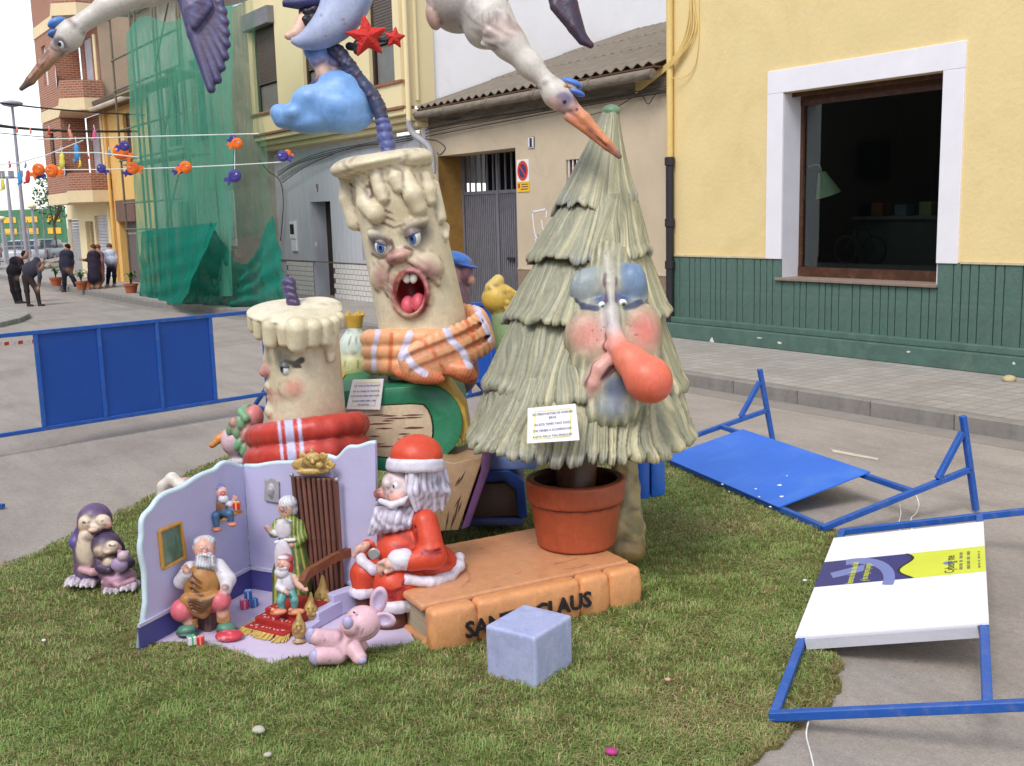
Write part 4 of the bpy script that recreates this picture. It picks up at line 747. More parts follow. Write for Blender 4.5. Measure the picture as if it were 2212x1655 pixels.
car('navy car at the left edge of the street', G(-60, 592), 2.75, srgb(40, 46, 62)); car('dark red car behind the navy car', G(-25, 567), 2.8, srgb(120, 34, 36)); car('silver car parked behind the stooping people', G(62, 571), 2.7, srgb(180, 182, 188)); car('grey car farthest down the street', G(105, 566), 2.6, srgb(130, 132, 138))
# ---- hoarding, fence and low walls at the street's end
hd = thing('hoarding', 'green hoarding with yellow lettering at the end of the street', 'hoarding', G(100, 562)); a, c = G(-150, 556), G(150, 560); m_ho = mat('hoarding_green', srgb(70, 120, 84), .7, .2, 1.5)
for i in range(7):
    p, q = lp(a, c, i/7+.004), lp(a, c, (i+1)/7-.004); MB().prism([p+EZ*1.1, q+EZ*1.1, q+EZ*3.4, p+EZ*3.4], (.05, .05, 0)).build('panel', m_ho, hd); MB().bar(p, p+EZ*3.3, .1).build('post', m_shu, hd)
    if i >= 3:
        for r_ in range(2): MB().prism([lp(p, q, .2)+EZ*(1.7+r_*.8)-[0, .03, 0], lp(p, q, .8)+EZ*(1.7+r_*.8)-[0, .03, 0], lp(p, q, .8)+EZ*(2.1+r_*.8)-[0, .03, 0], lp(p, q, .2)+EZ*(2.1+r_*.8)-[0, .03, 0]], (-.02, -.02, 0)).build('lettering', m_yel, hd)
m_rub = mat('rubble', srgb(142, 132, 122), .9, .25, 3, .4, 20); b = MB()
for i in range(70):
    p = G(95+random.uniform(-60, 40), 583+random.uniform(-8, 6)); r = random.uniform(.12, .45); b.box(p+EZ*r*.3, (r*2, r*1.4, r*.8), rotm(random.random(), random.random(), random.random()*6))
tag(b.build('rubble', m_rub), 'heap of broken concrete at the end of the street', kind='stuff')
cr = thing('metal_cage', 'tall grey lattice of stacked metal fencing by the lamp post', 'fence', G(52, 578)); o = G(52, 578)
for i in range(6):
    for s_ in (-1, 1): MB().bar(o+EX*(i-2.5)*.42+EY*s_*.5, o+EX*(i-2.5)*.42+EY*s_*.5+EZ*(2.6-abs(i-3)*.3), .05).build('upright', m_shu, cr)
for z in (.5, 1.2, 1.9): MB().bar(o-EX*1.1-EY*.5+EZ*z, o+EX*1.1-EY*.5+EZ*z, .05).build('rail', m_shu, cr)
# ---- lamp posts
m_lpst = mat('lamp_post_grey', srgb(150, 148, 160), .5, .1, 3)
def lamppost(px, pyb, pyt, depth, head, label, r=.075):
    a = at(px+ (22 if head == 'disc' else 8), pyb, depth); a[2] = 0; top = at(px, pyt, depth); top = np.array([a[0], a[1], top[2]]); t = thing('lamp_post', label, 'lamp post', a, 'street lamps at the far end')
    MB().tube([a, lp(a, top, .5), top], [r*1.3, r, r*.7], 10).build('pole', m_lpst, t, smooth=True)
    if head == 'disc': MB().lathe(top-EZ*.05, [(.1, -.08), (.36, -.02), (.44, .06), (.36, .13), (.1, .18)], 20).build('head', m_lpst, t, smooth=True)
    elif head == 'cluster':
        MB().bar(top-EX*1-EZ*.1, top+EX*1-EZ*.1, .12).build('arm', m_lpst, t)
        for i in range(4): MB().box(top+EX*(i-1.5)*.6+EZ*.15, (.4, .3, .4)).build('floodlight', m_shu, t)
    else: MB().sphere(top, (.24, .24, .13), 16, 8).build('globe', mat('cream_globe', srgb(226, 214, 170), .4), t, smooth=True)
lamppost(37, 560, 230, 44, 'disc', 'tall lamp post with flat round head nearest the brick block'); lamppost(23, 545, 382, 70, 'cluster', 'distant floodlight mast left of the tall lamp post', .12); lamppost(72, 560, 446, 58, 'globe', 'short lamp with cream globe beside the brick block'); lamppost(2, 540, 472, 60, 'globe', 'far lamp at the left edge above the cars')
# bare little tree by the brick block
tr = thing('bare_tree', 'small sparse tree beside the brick block at street end', 'tree', G(124, 566)); o = G(124, 566); MB().tube([o, o+EZ*2.5], [.12, .07], 8).build('trunk', m_tr, tr); b = MB()
for i in range(420):
    d_ = RNG.normal(size=3); d_ /= np.linalg.norm(d_); p = o+EZ*4+d_*np.array([1.1, 1.1, 1.8])*random.random()**.4; b.box(p, (.16, .02, .1), rotm(random.random()*6, random.random()*6, random.random()*6))
b.build('crown', m_leaf, tr); 
for i in range(9): a = random.random()*6.28; MB().tube([o+EZ*2.3, o+EZ*3.2+np.array([math.cos(a), math.sin(a), 0])*.5, o+EZ*random.uniform(3.8, 5.2)+np.array([math.cos(a), math.sin(a), 0])*.9], [.05, .035, .015], 5).build('branch', m_tr, tr)
# ---- overhead wires and fish garlands
wr = thing('overhead_wires', 'dark overhead wires crossing the street at upper left', 'wires', at(0, 240, 26))
for (A_, B_, r, sg_) in (((-200, 190), (312, 249), .022, 10), ((-200, 243), (298, 284), .035, 14), ((-200, 228), (120, 285), .012, 6), ((-200, 255), (120, 298), .012, 6)):
    P_ = [at(lp(A_, B_, u)[0], lp(A_, B_, u)[1]+sg_*math.sin(u*math.pi), 24+u*8) for u in np.linspace(0, 1, 16)]; MB().tube(P_, r, 5).build('wire', m_cab, wr)
m_str = mat('white_string', srgb(214, 220, 214), .7); DG = 19.
gl_ = thing('garland_strings', 'thin white garland strings stretched across the street', 'string', at(300, 320, DG))
def gstr(P_): MB().tube([at(*p, d) for *p, d in [(x, y, DG) for x, y in P_]], .011, 5).build('string', m_str, gl_)
S1 = lambda x: 301-.026*(x-95)+0*x; S2 = lambda x: 367-.0*x-14*((x-120)/490)**2*1.2 if x > 120 else 367
gstr([(x, S1(x)) for x in range(80, 570, 20)]); gstr([(x, S2(x)) for x in range(120, 640, 20)]); gstr([(180, 303), (100, 335), (40, 352), (-60, 360)]); gstr([(120, 330), (210, 330), (300, 340)])
M_or, M_pu = mat('fish_orange', srgb(236, 112, 34), .45, .08, 6), mat('fish_purple', srgb(70, 62, 140), .45, .08, 6)
def fish(px, py, r, col, label, flip=1, tilt=.3, dd_=0, ys=None):
    c = at(px, py, DG+dd_); t = thing('paper_fish', label, 'fish decoration', c, 'fish lanterns hung on the garlands'); k = r*DG/F_; m, m2 = (M_or, M_pu) if col == 'o' else (M_pu, M_or)
    A = axes(tilt*40*flip); b = MB(); b.lathe(c, [(k*.2, -k*.42), (k*.8, -k*.36), (k, -k*.15), (k, k*.15), (k*.8, k*.36), (k*.2, k*.42)], 22, np.stack([A[0], A[2], A[1]])); b.build('body', m, t, smooth=True)
    b = MB(); b.tube([c-A[1]*k*.38+(A[0]*math.cos(a)+A[2]*math.sin(a))*k*.55 for a in np.linspace(0, 6.28, 18)], k*.1, 6); b.build('ring', m, t, smooth=True)
    tl = [c-A[0]*flip*k*.7-A[2]*k*.3, c-A[0]*flip*k*1.5-A[2]*k*.25, c-A[0]*flip*k*1.75-A[2]*k*.9, c-A[0]*flip*k*1.15-A[2]*k*.95, c-A[0]*flip*k*1.0-A[2]*k*1.6, c-A[0]*flip*k*.45-A[2]*k*.9]; MB().prism([p-A[1]*k*.12 for p in tl], A[1]*k*.24).build('tail', m, t, bevel=k*.06)
    MB().sphere(c-A[1]*k*.42+A[0]*flip*k*.35+A[2]*k*.25, k*.17, 10, 6).build('eye', m_wht, t, smooth=True)
    MB().sphere(c-A[1]*k*.44+A[0]*flip*k*.35+A[2]*k*.25-A[1]*k*.12, k*.08, 8, 5).build('pupil', m_blk, t)
    if ys is not None: MB().tube([c+A[2]*k*.9, at(px, ys, DG+dd_)], .008, 4).build('hanger', m_str, t)
fish(261, 328, 17, 'o', 'large orange fish hanging on the upper string by the yellow house', -1, .1, .15); fish(269, 315, 11, 'p', 'purple fish in front of the large orange fish', 1, .5, -.3)
fish(512, 310, 12, 'o', 'orange fish on the upper string against the net edge', 1, .5, -.1); fish(503, 299, 8, 'p', 'purple fish tucked behind the orange fish at the net edge', 1, .2, .2)
fish(83, 366, 13, 'o', 'orange fish leftmost on the lower string against the sky', 1, -.2); fish(82, 376, 10, 'p', 'purple fish behind the leftmost orange fish', -1, .3, .3); fish(112, 369, 14, 'o', 'orange fish just right of the leftmost pair', -1, .5, -.1)
fish(219, 364, 10, 'p', 'purple fish in front of the brick balcony', -1, .0); fish(287, 363, 13, 'o', 'orange fish on the lower string left of the netting', -1, .6); fish(281, 369, 10, 'p', 'purple fish behind the orange fish left of the netting', 1, .2, .25)
fish(401, 361, 13, 'o', 'orange fish hanging in front of the middle of the green net', 1, .4, -.1); fish(388, 366, 10, 'p', 'purple fish behind the orange fish at the middle of the net', 1, .3, .25)
fish(507, 380, 14, 'p', 'purple fish hanging low below the orange fish at the net edge', 1, .1, 0, 316); fish(611, 337, 12, 'p', 'purple fish at the right end near the bay house', -1, .4, -.1); fish(621, 331, 8, 'o', 'orange fish tucked behind the rightmost purple fish', -1, .1, .2)
cols = {'blue': srgb(70, 150, 210), 'yellow': srgb(226, 214, 90), 'red': srgb(200, 60, 60), 'pink': srgb(220, 90, 130), 'salmon': srgb(220, 140, 120)}
def charm(px, py, h, c, label, dp=22, tilt=0):
    o = at(px, py, dp); k = h*dp/F_; t = thing('garland_charm', label, 'garland charm', o, 'little paper charms on the far strings'); m = mat('charm_'+c, cols[c], .5, .1, 6); A = axes(tilt); MB().lathe(o, [(k*.05, -k*.5), (k*.16, -k*.42), (k*.2, -k*.1), (k*.14, k*.15), (k*.17, k*.35), (k*.06, k*.5)], 12, np.stack([A[0], A[1]*.6, A[2]])).build('figure', m, t, smooth=True); MB().prism([o-A[2]*k*.4-A[0]*k*.32, o-A[2]*k*.62-A[0]*k*.3, o-A[2]*k*.42+A[0]*k*.05], A[1]*k*.06).build('fin', m, t); MB().tube([o+A[2]*k*.5, o+EZ*k*.95], .008, 4).build('hanger', m_str, t)
for px, py, h, c, lb in ((166, 329, 34, 'blue', 'long blue charm in front of the brick wall'), (134, 347, 32, 'yellow', 'yellow charm left of the blue charm'), (43, 384, 26, 'blue', 'blue charm against the sky left of the lamp pole'), (60, 382, 28, 'red', 'red charm against the sky right of the lamp pole'), (6, 398, 24, 'yellow', 'yellow charm at the left edge of the picture'), (21, 355, 14, 'red', 'small red charm left of the lamp pole'), (106, 285, 14, 'red', 'small red charm on the upper wire by the brick edge'), (152, 290, 22, 'salmon', 'salmon charm high on the brick wall'), (204, 291, 22, 'pink', 'pink charm by the brick balcony edge'), (190, 338, 12, 'red', 'tiny red charm over the lower balcony'), (37, 280, 14, 'salmon', 'small salmon charm by the lamp pole top'), (66, 283, 12, 'salmon', 'tiny salmon charm right of the lamp pole top'), (55, 357, 12, 'blue', 'tiny blue charm just right of the lamp pole'), (237, 330, 14, 'blue', 'small blue charm on the yellow house corner'), (173, 353, 14, 'yellow', 'small yellow charm below the long blue one')): charm(px, py, h, c, lb, tilt=random.uniform(-15, 15))
# ================================================================ lawn
LO = [(-260, 1340), (-60, 1256), (0, 1228), (100, 1188), (200, 1135), (310, 1085), (390, 1035), (450, 1005), (600, 960), (900, 935), (1250, 950), (1400, 985), (1500, 1030), (1640, 1090), (1720, 1122), (1800, 1148), (1806, 1192), (1790, 1260), (1785, 1340), (1812, 1430), (1815, 1480), (1801, 1520), (1753, 1557), (1702, 1594), (1639, 1645), (1500, 1740), (1100, 1860), (500, 1860), (-100, 1760), (-500, 1560)]
LP = np.array([G(x, y)[:2] for x, y in LO])
def inpoly(P, poly):
    x, y = P[:, 0], P[:, 1]; ins = np.zeros(len(P), bool); n = len(poly)
    for i in range(n):
        x1, y1 = poly[i]; x2, y2 = poly[(i+1) % n]; c = ((y1 > y) != (y2 > y)) & (x < (x2-x1)*(y-y1)/(y2-y1+1e-12)+x1); ins ^= c
    return ins
def fbm(P, sc, seed=0):
    r = np.random.default_rng(seed); o = np.zeros(len(P))
    for k in range(10):
        a = r.uniform(0, 6.28); f = sc*r.uniform(.5, 2.2); o += np.sin(P[:, 0]*math.cos(a)*f+P[:, 1]*math.sin(a)*f+r.uniform(0, 6.28)+1.3*np.sin(P[:, 1]*f*.6+r.uniform(0, 6)))
    return o/4.
m_soil = mat('lawn_soil', srgb(112, 108, 66), .95, .35, 14, .6, 60, .1, stain=srgb(104, 84, 58), sscale=3, samt=.7)
b = MB(); rim = spline([np.array([*p, .0]) for p in LP]+[np.array([*LP[0], .0])], 420)[:-1]; rim[:, :2] += np.stack([fbm(rim[:, :2], 16, 51)*.022+fbm(rim[:, :2], 60, 52)*.012, fbm(rim[:, :2], 16, 53)*.022+fbm(rim[:, :2], 60, 54)*.012], 1); c0 = rim.mean(0)
vs = [tuple(p+[0, 0, .004]) for p in rim]+[tuple(lp(p, c0, .035)+[0, 0, .028]) for p in rim]; n = len(rim); b.add(vs, [(i, (i+1) % n, n+(i+1) % n, n+i) for i in range(n)]+[tuple(range(n, 2*n))])
struct('lawn', b, m_soil)
POLY = rim[:, :2]
def grassmat():
    m = bpy.data.materials.new('grass_blades'); t, bs = nodes(m); N = t.nodes.new; L = t.links.new; a = N('ShaderNodeAttribute'); a.attribute_name = 'Col'; L(a.outputs['Color'], bs.inputs['Base Color']); bs.inputs['Roughness'].default_value = .65; bs.inputs['Specular IOR Level'].default_value = .25
    tl = N('ShaderNodeBsdfTranslucent'); L(a.outputs['Color'], tl.inputs[0]); mx = N('ShaderNodeMixShader'); mx.inputs[0].default_value = .25; L(bs.outputs[0], mx.inputs[1]); L(tl.outputs[0], mx.inputs[2]); L(mx.outputs[0], t.nodes['Material Output'].inputs[0]); return m
NOGRASS = []      # ground polygons where something stands on the lawn
def grass(NB=330000):
    r = np.random.default_rng(3); lo, hi = POLY.min(0), POLY.max(0); P = r.uniform(lo, hi, (NB*9, 2)); d = np.hypot(P[:, 0], P[:, 1]); keep = r.uniform(size=len(P)) < np.clip((3.6/d)**1.6, 0, 1); P = P[keep]; P = P[inpoly(P, POLY)]
    v = np.column_stack([P, np.zeros(len(P))])-CAMP; z = v@Fw; px = CX+F_*(v@Rw)/z; py = CY-F_*(v@Uw)/z; P = P[(z > 0) & (px > -120) & (px < 2330) & (py < 1760)]
    for q in NOGRASS: P = P[~inpoly(P, q)]
    bare = fbm(P, 6, 21)+.6*fbm(P, 17, 22); P = P[(bare < 1.15) | (r.uniform(size=len(P)) < .3)]
    P = P[:NB]; n = len(P); dist = np.hypot(P[:, 0], P[:, 1])
    edge = np.full(n, 9.)
    for i in range(0, len(POLY), 1):
        if i % 2: continue
        a = POLY[i]; edge = np.minimum(edge, np.hypot(P[:, 0]-a[0], P[:, 1]-a[1]))
    cl = fbm(P, 9, 1); c2 = fbm(P, 30, 2); lean = 2.2*fbm(P, 11, 4)+r.normal(0, 1.3, n)
    L = np.clip(.038+.004*cl+.008*c2+r.normal(0, .011, n), .012, .085)*(.65+.35*np.clip(edge/.12, 0, 1)); W = r.uniform(.0014, .0026, n)*(.75+.08*dist)
    ld = np.stack([np.cos(lean), np.sin(lean), np.zeros(n)], 1); up = np.array([0, 0, 1.]); flat = np.clip(fbm(P, 4.5, 31), 0, 1); bend = np.clip(r.normal(.7, .3, n)+.2*c2+.7*flat, .1, 1.9)[:, None]
    B = np.column_stack([P, np.full(n, .018)]); sd = np.cross(ld, up)*W[:, None]
    p1 = B+(up*.55+ld*bend*.25)*L[:, None]; p2 = B+(up*np.clip(.95-.38*bend, .2, 1)+ld*bend*.75)*L[:, None]
    V = np.stack([B-sd, B+sd, p1-sd*.8, p1+sd*.8, p2], 1).reshape(-1, 3); base = np.arange(n)[:, None]*5
    T = np.stack([base+[0, 1, 3], base+[0, 3, 2], base+[2, 3, 4]], 1).reshape(-1, 3)
    me = bpy.data.meshes.new('grass'); me.vertices.add(len(V)); me.vertices.foreach_set('co', V.astype(np.float32).ravel()); me.loops.add(len(T)*3); me.polygons.add(len(T)); me.loops.foreach_set('vertex_index', T.astype(np.int32).ravel()); me.polygons.foreach_set('loop_start', np.arange(0, len(T)*3, 3, dtype=np.int32)); me.update(calc_edges=True)
    g1, g2, dr, br = np.array(srgb(122, 152, 76)), np.array(srgb(164, 184, 112)), np.array(srgb(204, 194, 142)), np.array(srgb(156, 132, 94))
    u = r.uniform(size=(n, 1)); C = g1*(1-u)+g2*u; dry = (r.uniform(size=n) < np.clip(.32+.12*c2+.17*fbm(P, 3.0, 9), .06, .8))[:, None]; u2 = r.uniform(size=(n, 1)); C = np.where(dry, dr*u2+br*(1-u2), C); C *= r.uniform(.8, 1.15, (n, 1)); br_e = np.clip(1-edge/.07, 0, 1)[:, None]*.7; C = C*(1-br_e)+br*br_e
    ca = me.color_attributes.new('Col', 'FLOAT_COLOR', 'POINT'); a = np.ones((len(V), 4), np.float32); a[:, :3] = np.repeat(C, 5, 0); ca.data.foreach_set('color', a.ravel())
    return tag(link('grass', me, grassmat(), loc=(0, 0, 0)), 'shaggy green and straw coloured turf', kind='stuff')
# ================================================================ blue barriers
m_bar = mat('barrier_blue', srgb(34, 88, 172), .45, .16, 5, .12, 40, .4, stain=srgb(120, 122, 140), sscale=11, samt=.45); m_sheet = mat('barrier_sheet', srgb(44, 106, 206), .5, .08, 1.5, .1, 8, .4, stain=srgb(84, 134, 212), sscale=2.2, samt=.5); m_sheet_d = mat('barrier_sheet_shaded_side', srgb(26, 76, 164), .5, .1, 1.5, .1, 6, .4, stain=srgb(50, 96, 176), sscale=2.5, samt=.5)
TB = .042
def perp(A, B, px, py):
    d = ray(px, py); ab = (B-A)/np.linalg.norm(B-A); return CAMP+d*(((A-CAMP)@ab)/(d@ab))
def rod(par, name, a, b, w=TB, m=None): return MB().bar(a, b, w, w).build(name, m or m_bar, par, bevel=.004, seg=1)
# (1) fallen barrier with the printed board
A, B = G(1672, 1546, .06), G(1820, 1149, .06); C, D = perp(A, B, 2142, 1528), perp(B, A, 2110, 1115)
n1, n2 = (C-A), (D-B); nh = (n1/np.linalg.norm(n1)+n2/np.linalg.norm(n2)); nh /= np.linalg.norm(nh); hh = (np.linalg.norm(n1)+np.linalg.norm(n2))/2; C = A+nh*hh; D = B+nh*hh; ab = (B-A)/np.linalg.norm(B-A); nn = np.cross(ab, nh); nn *= np.sign(nn[2]); LEG = .62
b1 = thing('fallen_barrier', 'fallen blue barrier carrying a white board with blue and yellow advert', 'barrier', A, 'blue metal barriers around the display')
rod(b1, 'end_post', A-nh*.02, A+nh*(hh+LEG)); rod(b1, 'end_post', B-nh*.02, B+nh*(hh+LEG)); rod(b1, 'top_rail', A+ab*.0215, B-ab*.0215); rod(b1, 'bottom_rail', C+ab*.0215, D-ab*.0215)
for E in (A, B):
    q = E+nh*(hh+LEG-.02); rod(b1, 'foot', q+nn*.4, q-nn*.36); rod(b1, 'brace', q-nh*.25+nn*.024, q+nn*.28-nh*.024)
def bp_(u, v, h=0): return A+(B-A)*u+nh*hh*v+nn*(TB/2+h)
U0, U1 = .30, .915
sg = MB().prism([bp_(U0, -.03), bp_(U0, 1.03), bp_(U1, 1.03), bp_(U1, -.03)], nn*.012); sgo = sg.build('board', mat('board_white', srgb(246, 246, 248), .4, .02, 2, 0), b1)
MB().prism([bp_(U0-.012, .03, -.05), bp_(U0-.012, .97, -.05), bp_(U0-.002, .97, -.05), bp_(U0-.002, .03, -.05)], nn*.055).build('board_edge', mat('aluminium', srgb(196, 196, 206), .4, .05), b1)
def bq(u, v, h=.013): return bp_(U0+(U1-U0)*u, -.03+1.06*v, h)
VA, VB = .435, .70     # advert strip across the board (u along the long side)
m_navy = mat('advert_navy', srgb(48, 50, 118), .4, .1, 2, 0); m_lime = mat('advert_lime', srgb(216, 224, 70), .4, .06, 2, 0); m_lav = mat('advert_lavender', srgb(120, 132, 190), .4, .05, 2, 0)
wv = [.56+.05*math.sin(t*6.5+2.6)-.05*t for t in np.linspace(0, 1, 14)]
MB().prism([bq(VA, 0)]+[bq(VA+(VB-VA)*t, w_) for t, w_ in zip(np.linspace(0, 1, 14), wv)]+[bq(VB, 0)], nn*.0012).build('advert_field', m_navy, sgo)
MB().prism([bq(VA+(VB-VA)*t, w_+.004) for t, w_ in zip(np.linspace(0, 1, 14), wv)]+[bq(VB, 1), bq(VA, 1)], nn*.0012).build('advert_field', m_lime, sgo)
b = MB()
for i in range(13):
    t0, t1 = i/13, (i+1)/13; w0, w1 = np.interp([t0, t1], np.linspace(0, 1, 14), wv); b.prism([bq(VA+(VB-VA)*t0, w0-.006, .0146), bq(VA+(VB-VA)*t1, w1-.006, .0146), bq(VA+(VB-VA)*t1, w1+.012, .0146), bq(VA+(VB-VA)*t0, w0+.012, .0146)], nn*.0006)
b.build('advert_wave', m_blk, sgo)
b = MB(); ang = np.linspace(-.2, 1.75, 16)
for i in range(15):
    f = lambda a, r: bq(VA+(VB-VA)*(.02+.96*(.5+.0)+.0)+(VB-VA)*r*math.cos(a)*1.0-(VB-VA)*.5, .2+.28*r*math.sin(a), .0146)
    b.prism([f(ang[i], .78), f(ang[i+1], .78), f(ang[i+1], 1.02), f(ang[i], 1.02)], nn*.0006)
b.build('advert_arc', m_lav, sgo); MB().prism([bq(VA+(VB-VA)*.28, .1, .0146), bq(VA+(VB-VA)*.5, .07, .0146), bq(VA+(VB-VA)*.72, .28, .0146), bq(VA+(VB-VA)*.45, .28, .0146)], nn*.0006).build('advert_bar', m_lav, sgo)
tx = ab; tu = -nh
def btext(s, u, v, size, m, sq=.8): text_obj('lettering', s, m, sgo, bq(u, v, .0155), tx, tu, size, .0004, squash=sq)
um = (VA+VB)/2
btext('Internet de alta velocidad', um-.02, .215, .062, m_lime, .62); btext('y los mejores juegos', um-.03, .30, .062, m_lime, .62)
btext('Cyberg me', um-.03, .80, .075, m_blk, .95); 
for v_, n_, hh2 in ((.862, 5, .018), (.905, 4, .018), (.965, 6, .012)):
    b = MB()
    for i in range(n_): u0 = VA+(VB-VA)*(.14+.72*i/n_); u1 = u0+(VB-VA)*(.72/n_-.025-.02*((i*7) % 3)); b.prism([bq(u0, v_-hh2/2, .0147), bq(u1, v_-hh2/2, .0147), bq(u1, v_+hh2/2, .0147), bq(u0, v_+hh2/2, .0147)], nn*.0005)
    b.build('small_print', mat('advert_small_print', srgb(130, 132, 84), .5, .4, 60), sgo)
b = MB(); b.lathe(bq(um-.015, .79, .0147), [(.03, 0), (.03, .0005)], 16, np.stack([ab, nh, nn])); b.build('advert_dot', m_lav, sgo)
# (2) fallen barrier with the blue sheet
A2, B2 = G(1780, 1140, .06), G(1403, 976, .06); J, K = perp(A2, B2, 2096, 1014), perp(B2, A2, 1657, 886); w2 = (J-A2)/np.linalg.norm(J-A2)+(K-B2)/np.linalg.norm(K-B2); w2 /= np.linalg.norm(w2); ab2 = (B2-A2)/np.linalg.norm(B2-A2); l2 = (np.linalg.norm(J-A2)+np.linalg.norm(K-B2))/2; h2 = perp(A2, B2, 1972, 1060); h2 = np.linalg.norm(h2-A2); n2_ = np.cross(ab2, w2); n2_ *= np.sign(n2_[2])
b2 = thing('fallen_barrier', 'fallen blue barrier with a blue sheet panel lying beside the lawn', 'barrier', A2, 'blue metal barriers around the display')
rod(b2, 'end_post', A2-w2*.02, A2+w2*l2); rod(b2, 'end_post', B2-w2*.02, B2+w2*l2); rod(b2, 'top_rail', A2+ab2*.0215, B2-ab2*.0215); rod(b2, 'bottom_rail', A2+w2*h2+ab2*.0215, B2+w2*h2-ab2*.0215)
for E in (A2, B2):
    q = E+w2*(l2-.0); rod(b2, 'foot', q+n2_*.42, q-n2_*min(.45, max(.1, (q[2]-.02)/n2_[2]))); rod(b2, 'brace', q-w2*.3+n2_*.024, q+n2_*.3-w2*.024)
s0, s1 = .19, .87
MB().prism([lp(A2, B2, s0)-w2*.03+n2_*.0215, lp(A2, B2, s0)+w2*(h2+.03)+n2_*.0215, lp(A2, B2, s1)+w2*(h2+.03)+n2_*.0215, lp(A2, B2, s1)-w2*.03+n2_*.0215], n2_*.01).build('sheet', m_sheet, b2)
for si_, (px, py) in enumerate(((1633, 1056), (1684, 1048), (1640, 1073), (1688, 1073), (1664, 1095), (1700, 1028), (1560, 1046), (1575, 1062))):
    d = ray(px, py); o = A2+n2_*.0322; t = ((o-CAMP)@n2_)/(d@n2_); p = CAMP+d*t; rr = random.uniform(.012, .03); pts = [p+ab2*rr*math.cos(a)*random.uniform(.5, 1)+w2*rr*.7*math.sin(a)*random.uniform(.5, 1) for a in np.linspace(0, 6.28, 7)[:-1]]; tag(MB().prism(pts, n2_*.001).build('paper_scrap', m_wht), 'white paper scrap on the fallen blue sheet, '+['third from the left', 'lowest but one at right', 'below the third from the left', 'rightmost of all', 'nearest the lawn edge', 'farthest from the lawn', 'topmost at the left end', 'leftmost lower one'][si_], 'scrap', 'paper scraps on the blue sheet')
# (3) standing barrier on the left, (4) one behind the candles
def standing(label, p0, p1, ztop, zbot, sheets, legs=True):
    p0 = np.array([p0[0], p0[1], 0]); p1 = np.array([p1[0], p1[1], 0]); e = (p1-p0)/np.linalg.norm(p1-p0); L = np.linalg.norm(p1-p0); nrm = np.cross(e, EZ); t = thing('standing_barrier', label, 'barrier', p0, 'blue metal barriers around the display')
    for p in (p0, p1):
        rod(t, 'end_post', p+EZ*.02, p+EZ*(ztop+.02)); rod(t, 'foot', p-nrm*.4+EZ*.021, p+nrm*.4+EZ*.021); rod(t, 'brace', p-nrm*.3+EZ*.05, p+EZ*.3)
    rod(t, 'top_rail', p0+e*.022+EZ*ztop, p1-e*.022+EZ*ztop); rod(t, 'bottom_rail', p0+e*.022+EZ*zbot, p1-e*.022+EZ*zbot)
    a, c = sheets; fs = np.linspace(a, c, 4)
    for f in fs: rod(t, 'stile', p0+e*f*L+EZ*(zbot+.0215), p0+e*f*L+EZ*(ztop-.0215))
    for i in range(3):
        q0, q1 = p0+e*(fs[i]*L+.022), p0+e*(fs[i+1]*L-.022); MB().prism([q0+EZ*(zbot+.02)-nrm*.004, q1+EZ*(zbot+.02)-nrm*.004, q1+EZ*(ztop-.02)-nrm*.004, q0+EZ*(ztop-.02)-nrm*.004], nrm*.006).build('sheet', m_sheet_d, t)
    return t
pr, pl = G(578, 850, .22), G(0, 941, .22); e_ = (pr-pl); ztop = onX(578, 671, pr[0])[2]; px95, px465 = G(93, 925, .22), G(468, 868, .22)
p0 = pl-e_*.12; LL = np.linalg.norm(pr-p0)
standing('upright blue barrier with three panels at the left of the street', p0, pr, ztop, .22, (np.linalg.norm(px95-p0)/LL, np.linalg.norm(px465-p0)/LL))
q0, q1 = at(1010, 700, 13.2), at(1160, 690, 12.6); standing('upright blue barrier glimpsed between the tall candle and the tree', q0, q1, at(1040, 658, 13)[2], .22, (.08, .9))
# loose blue tube end at the left margin
tag(MB().bar(G(-40, 1090, .03), G(8, 1093, .03), .035).build('blue_tube', m_bar, bevel=.003), 'end of a loose blue tube on the road at the left margin', 'tube')
# strings tied to the barriers
def string(label, pts, r=.004): tag(MB().tube(spline(pts, 30), r, 5).build('white_string', mat('string_white', srgb(226, 226, 220), .8)), label, 'string', 'white ties on the barriers')
string('white string trailing from the front corner of the fallen barrier', [G(1753, 1535, .075), G(1746, 1560, .06), G(1742, 1590, .01), G(1752, 1630, .008), G(1765, 1690, .008)]); string('loose white string curling under the second fallen barrier', [G(1978, 1068, .12), G(1985, 1090, .08), G(1978, 1110, .02), G(1968, 1120, .008), G(1972, 1150, .008), G(1985, 1160, .008), G(2000, 1172, .008)]); string('short white string hanging between the two fallen barriers', [G(1944, 1090, .1), G(1946, 1110, .03), G(1942, 1130, .008), G(1946, 1150, .008), G(1965, 1158, .008), G(1990, 1165, .008)])
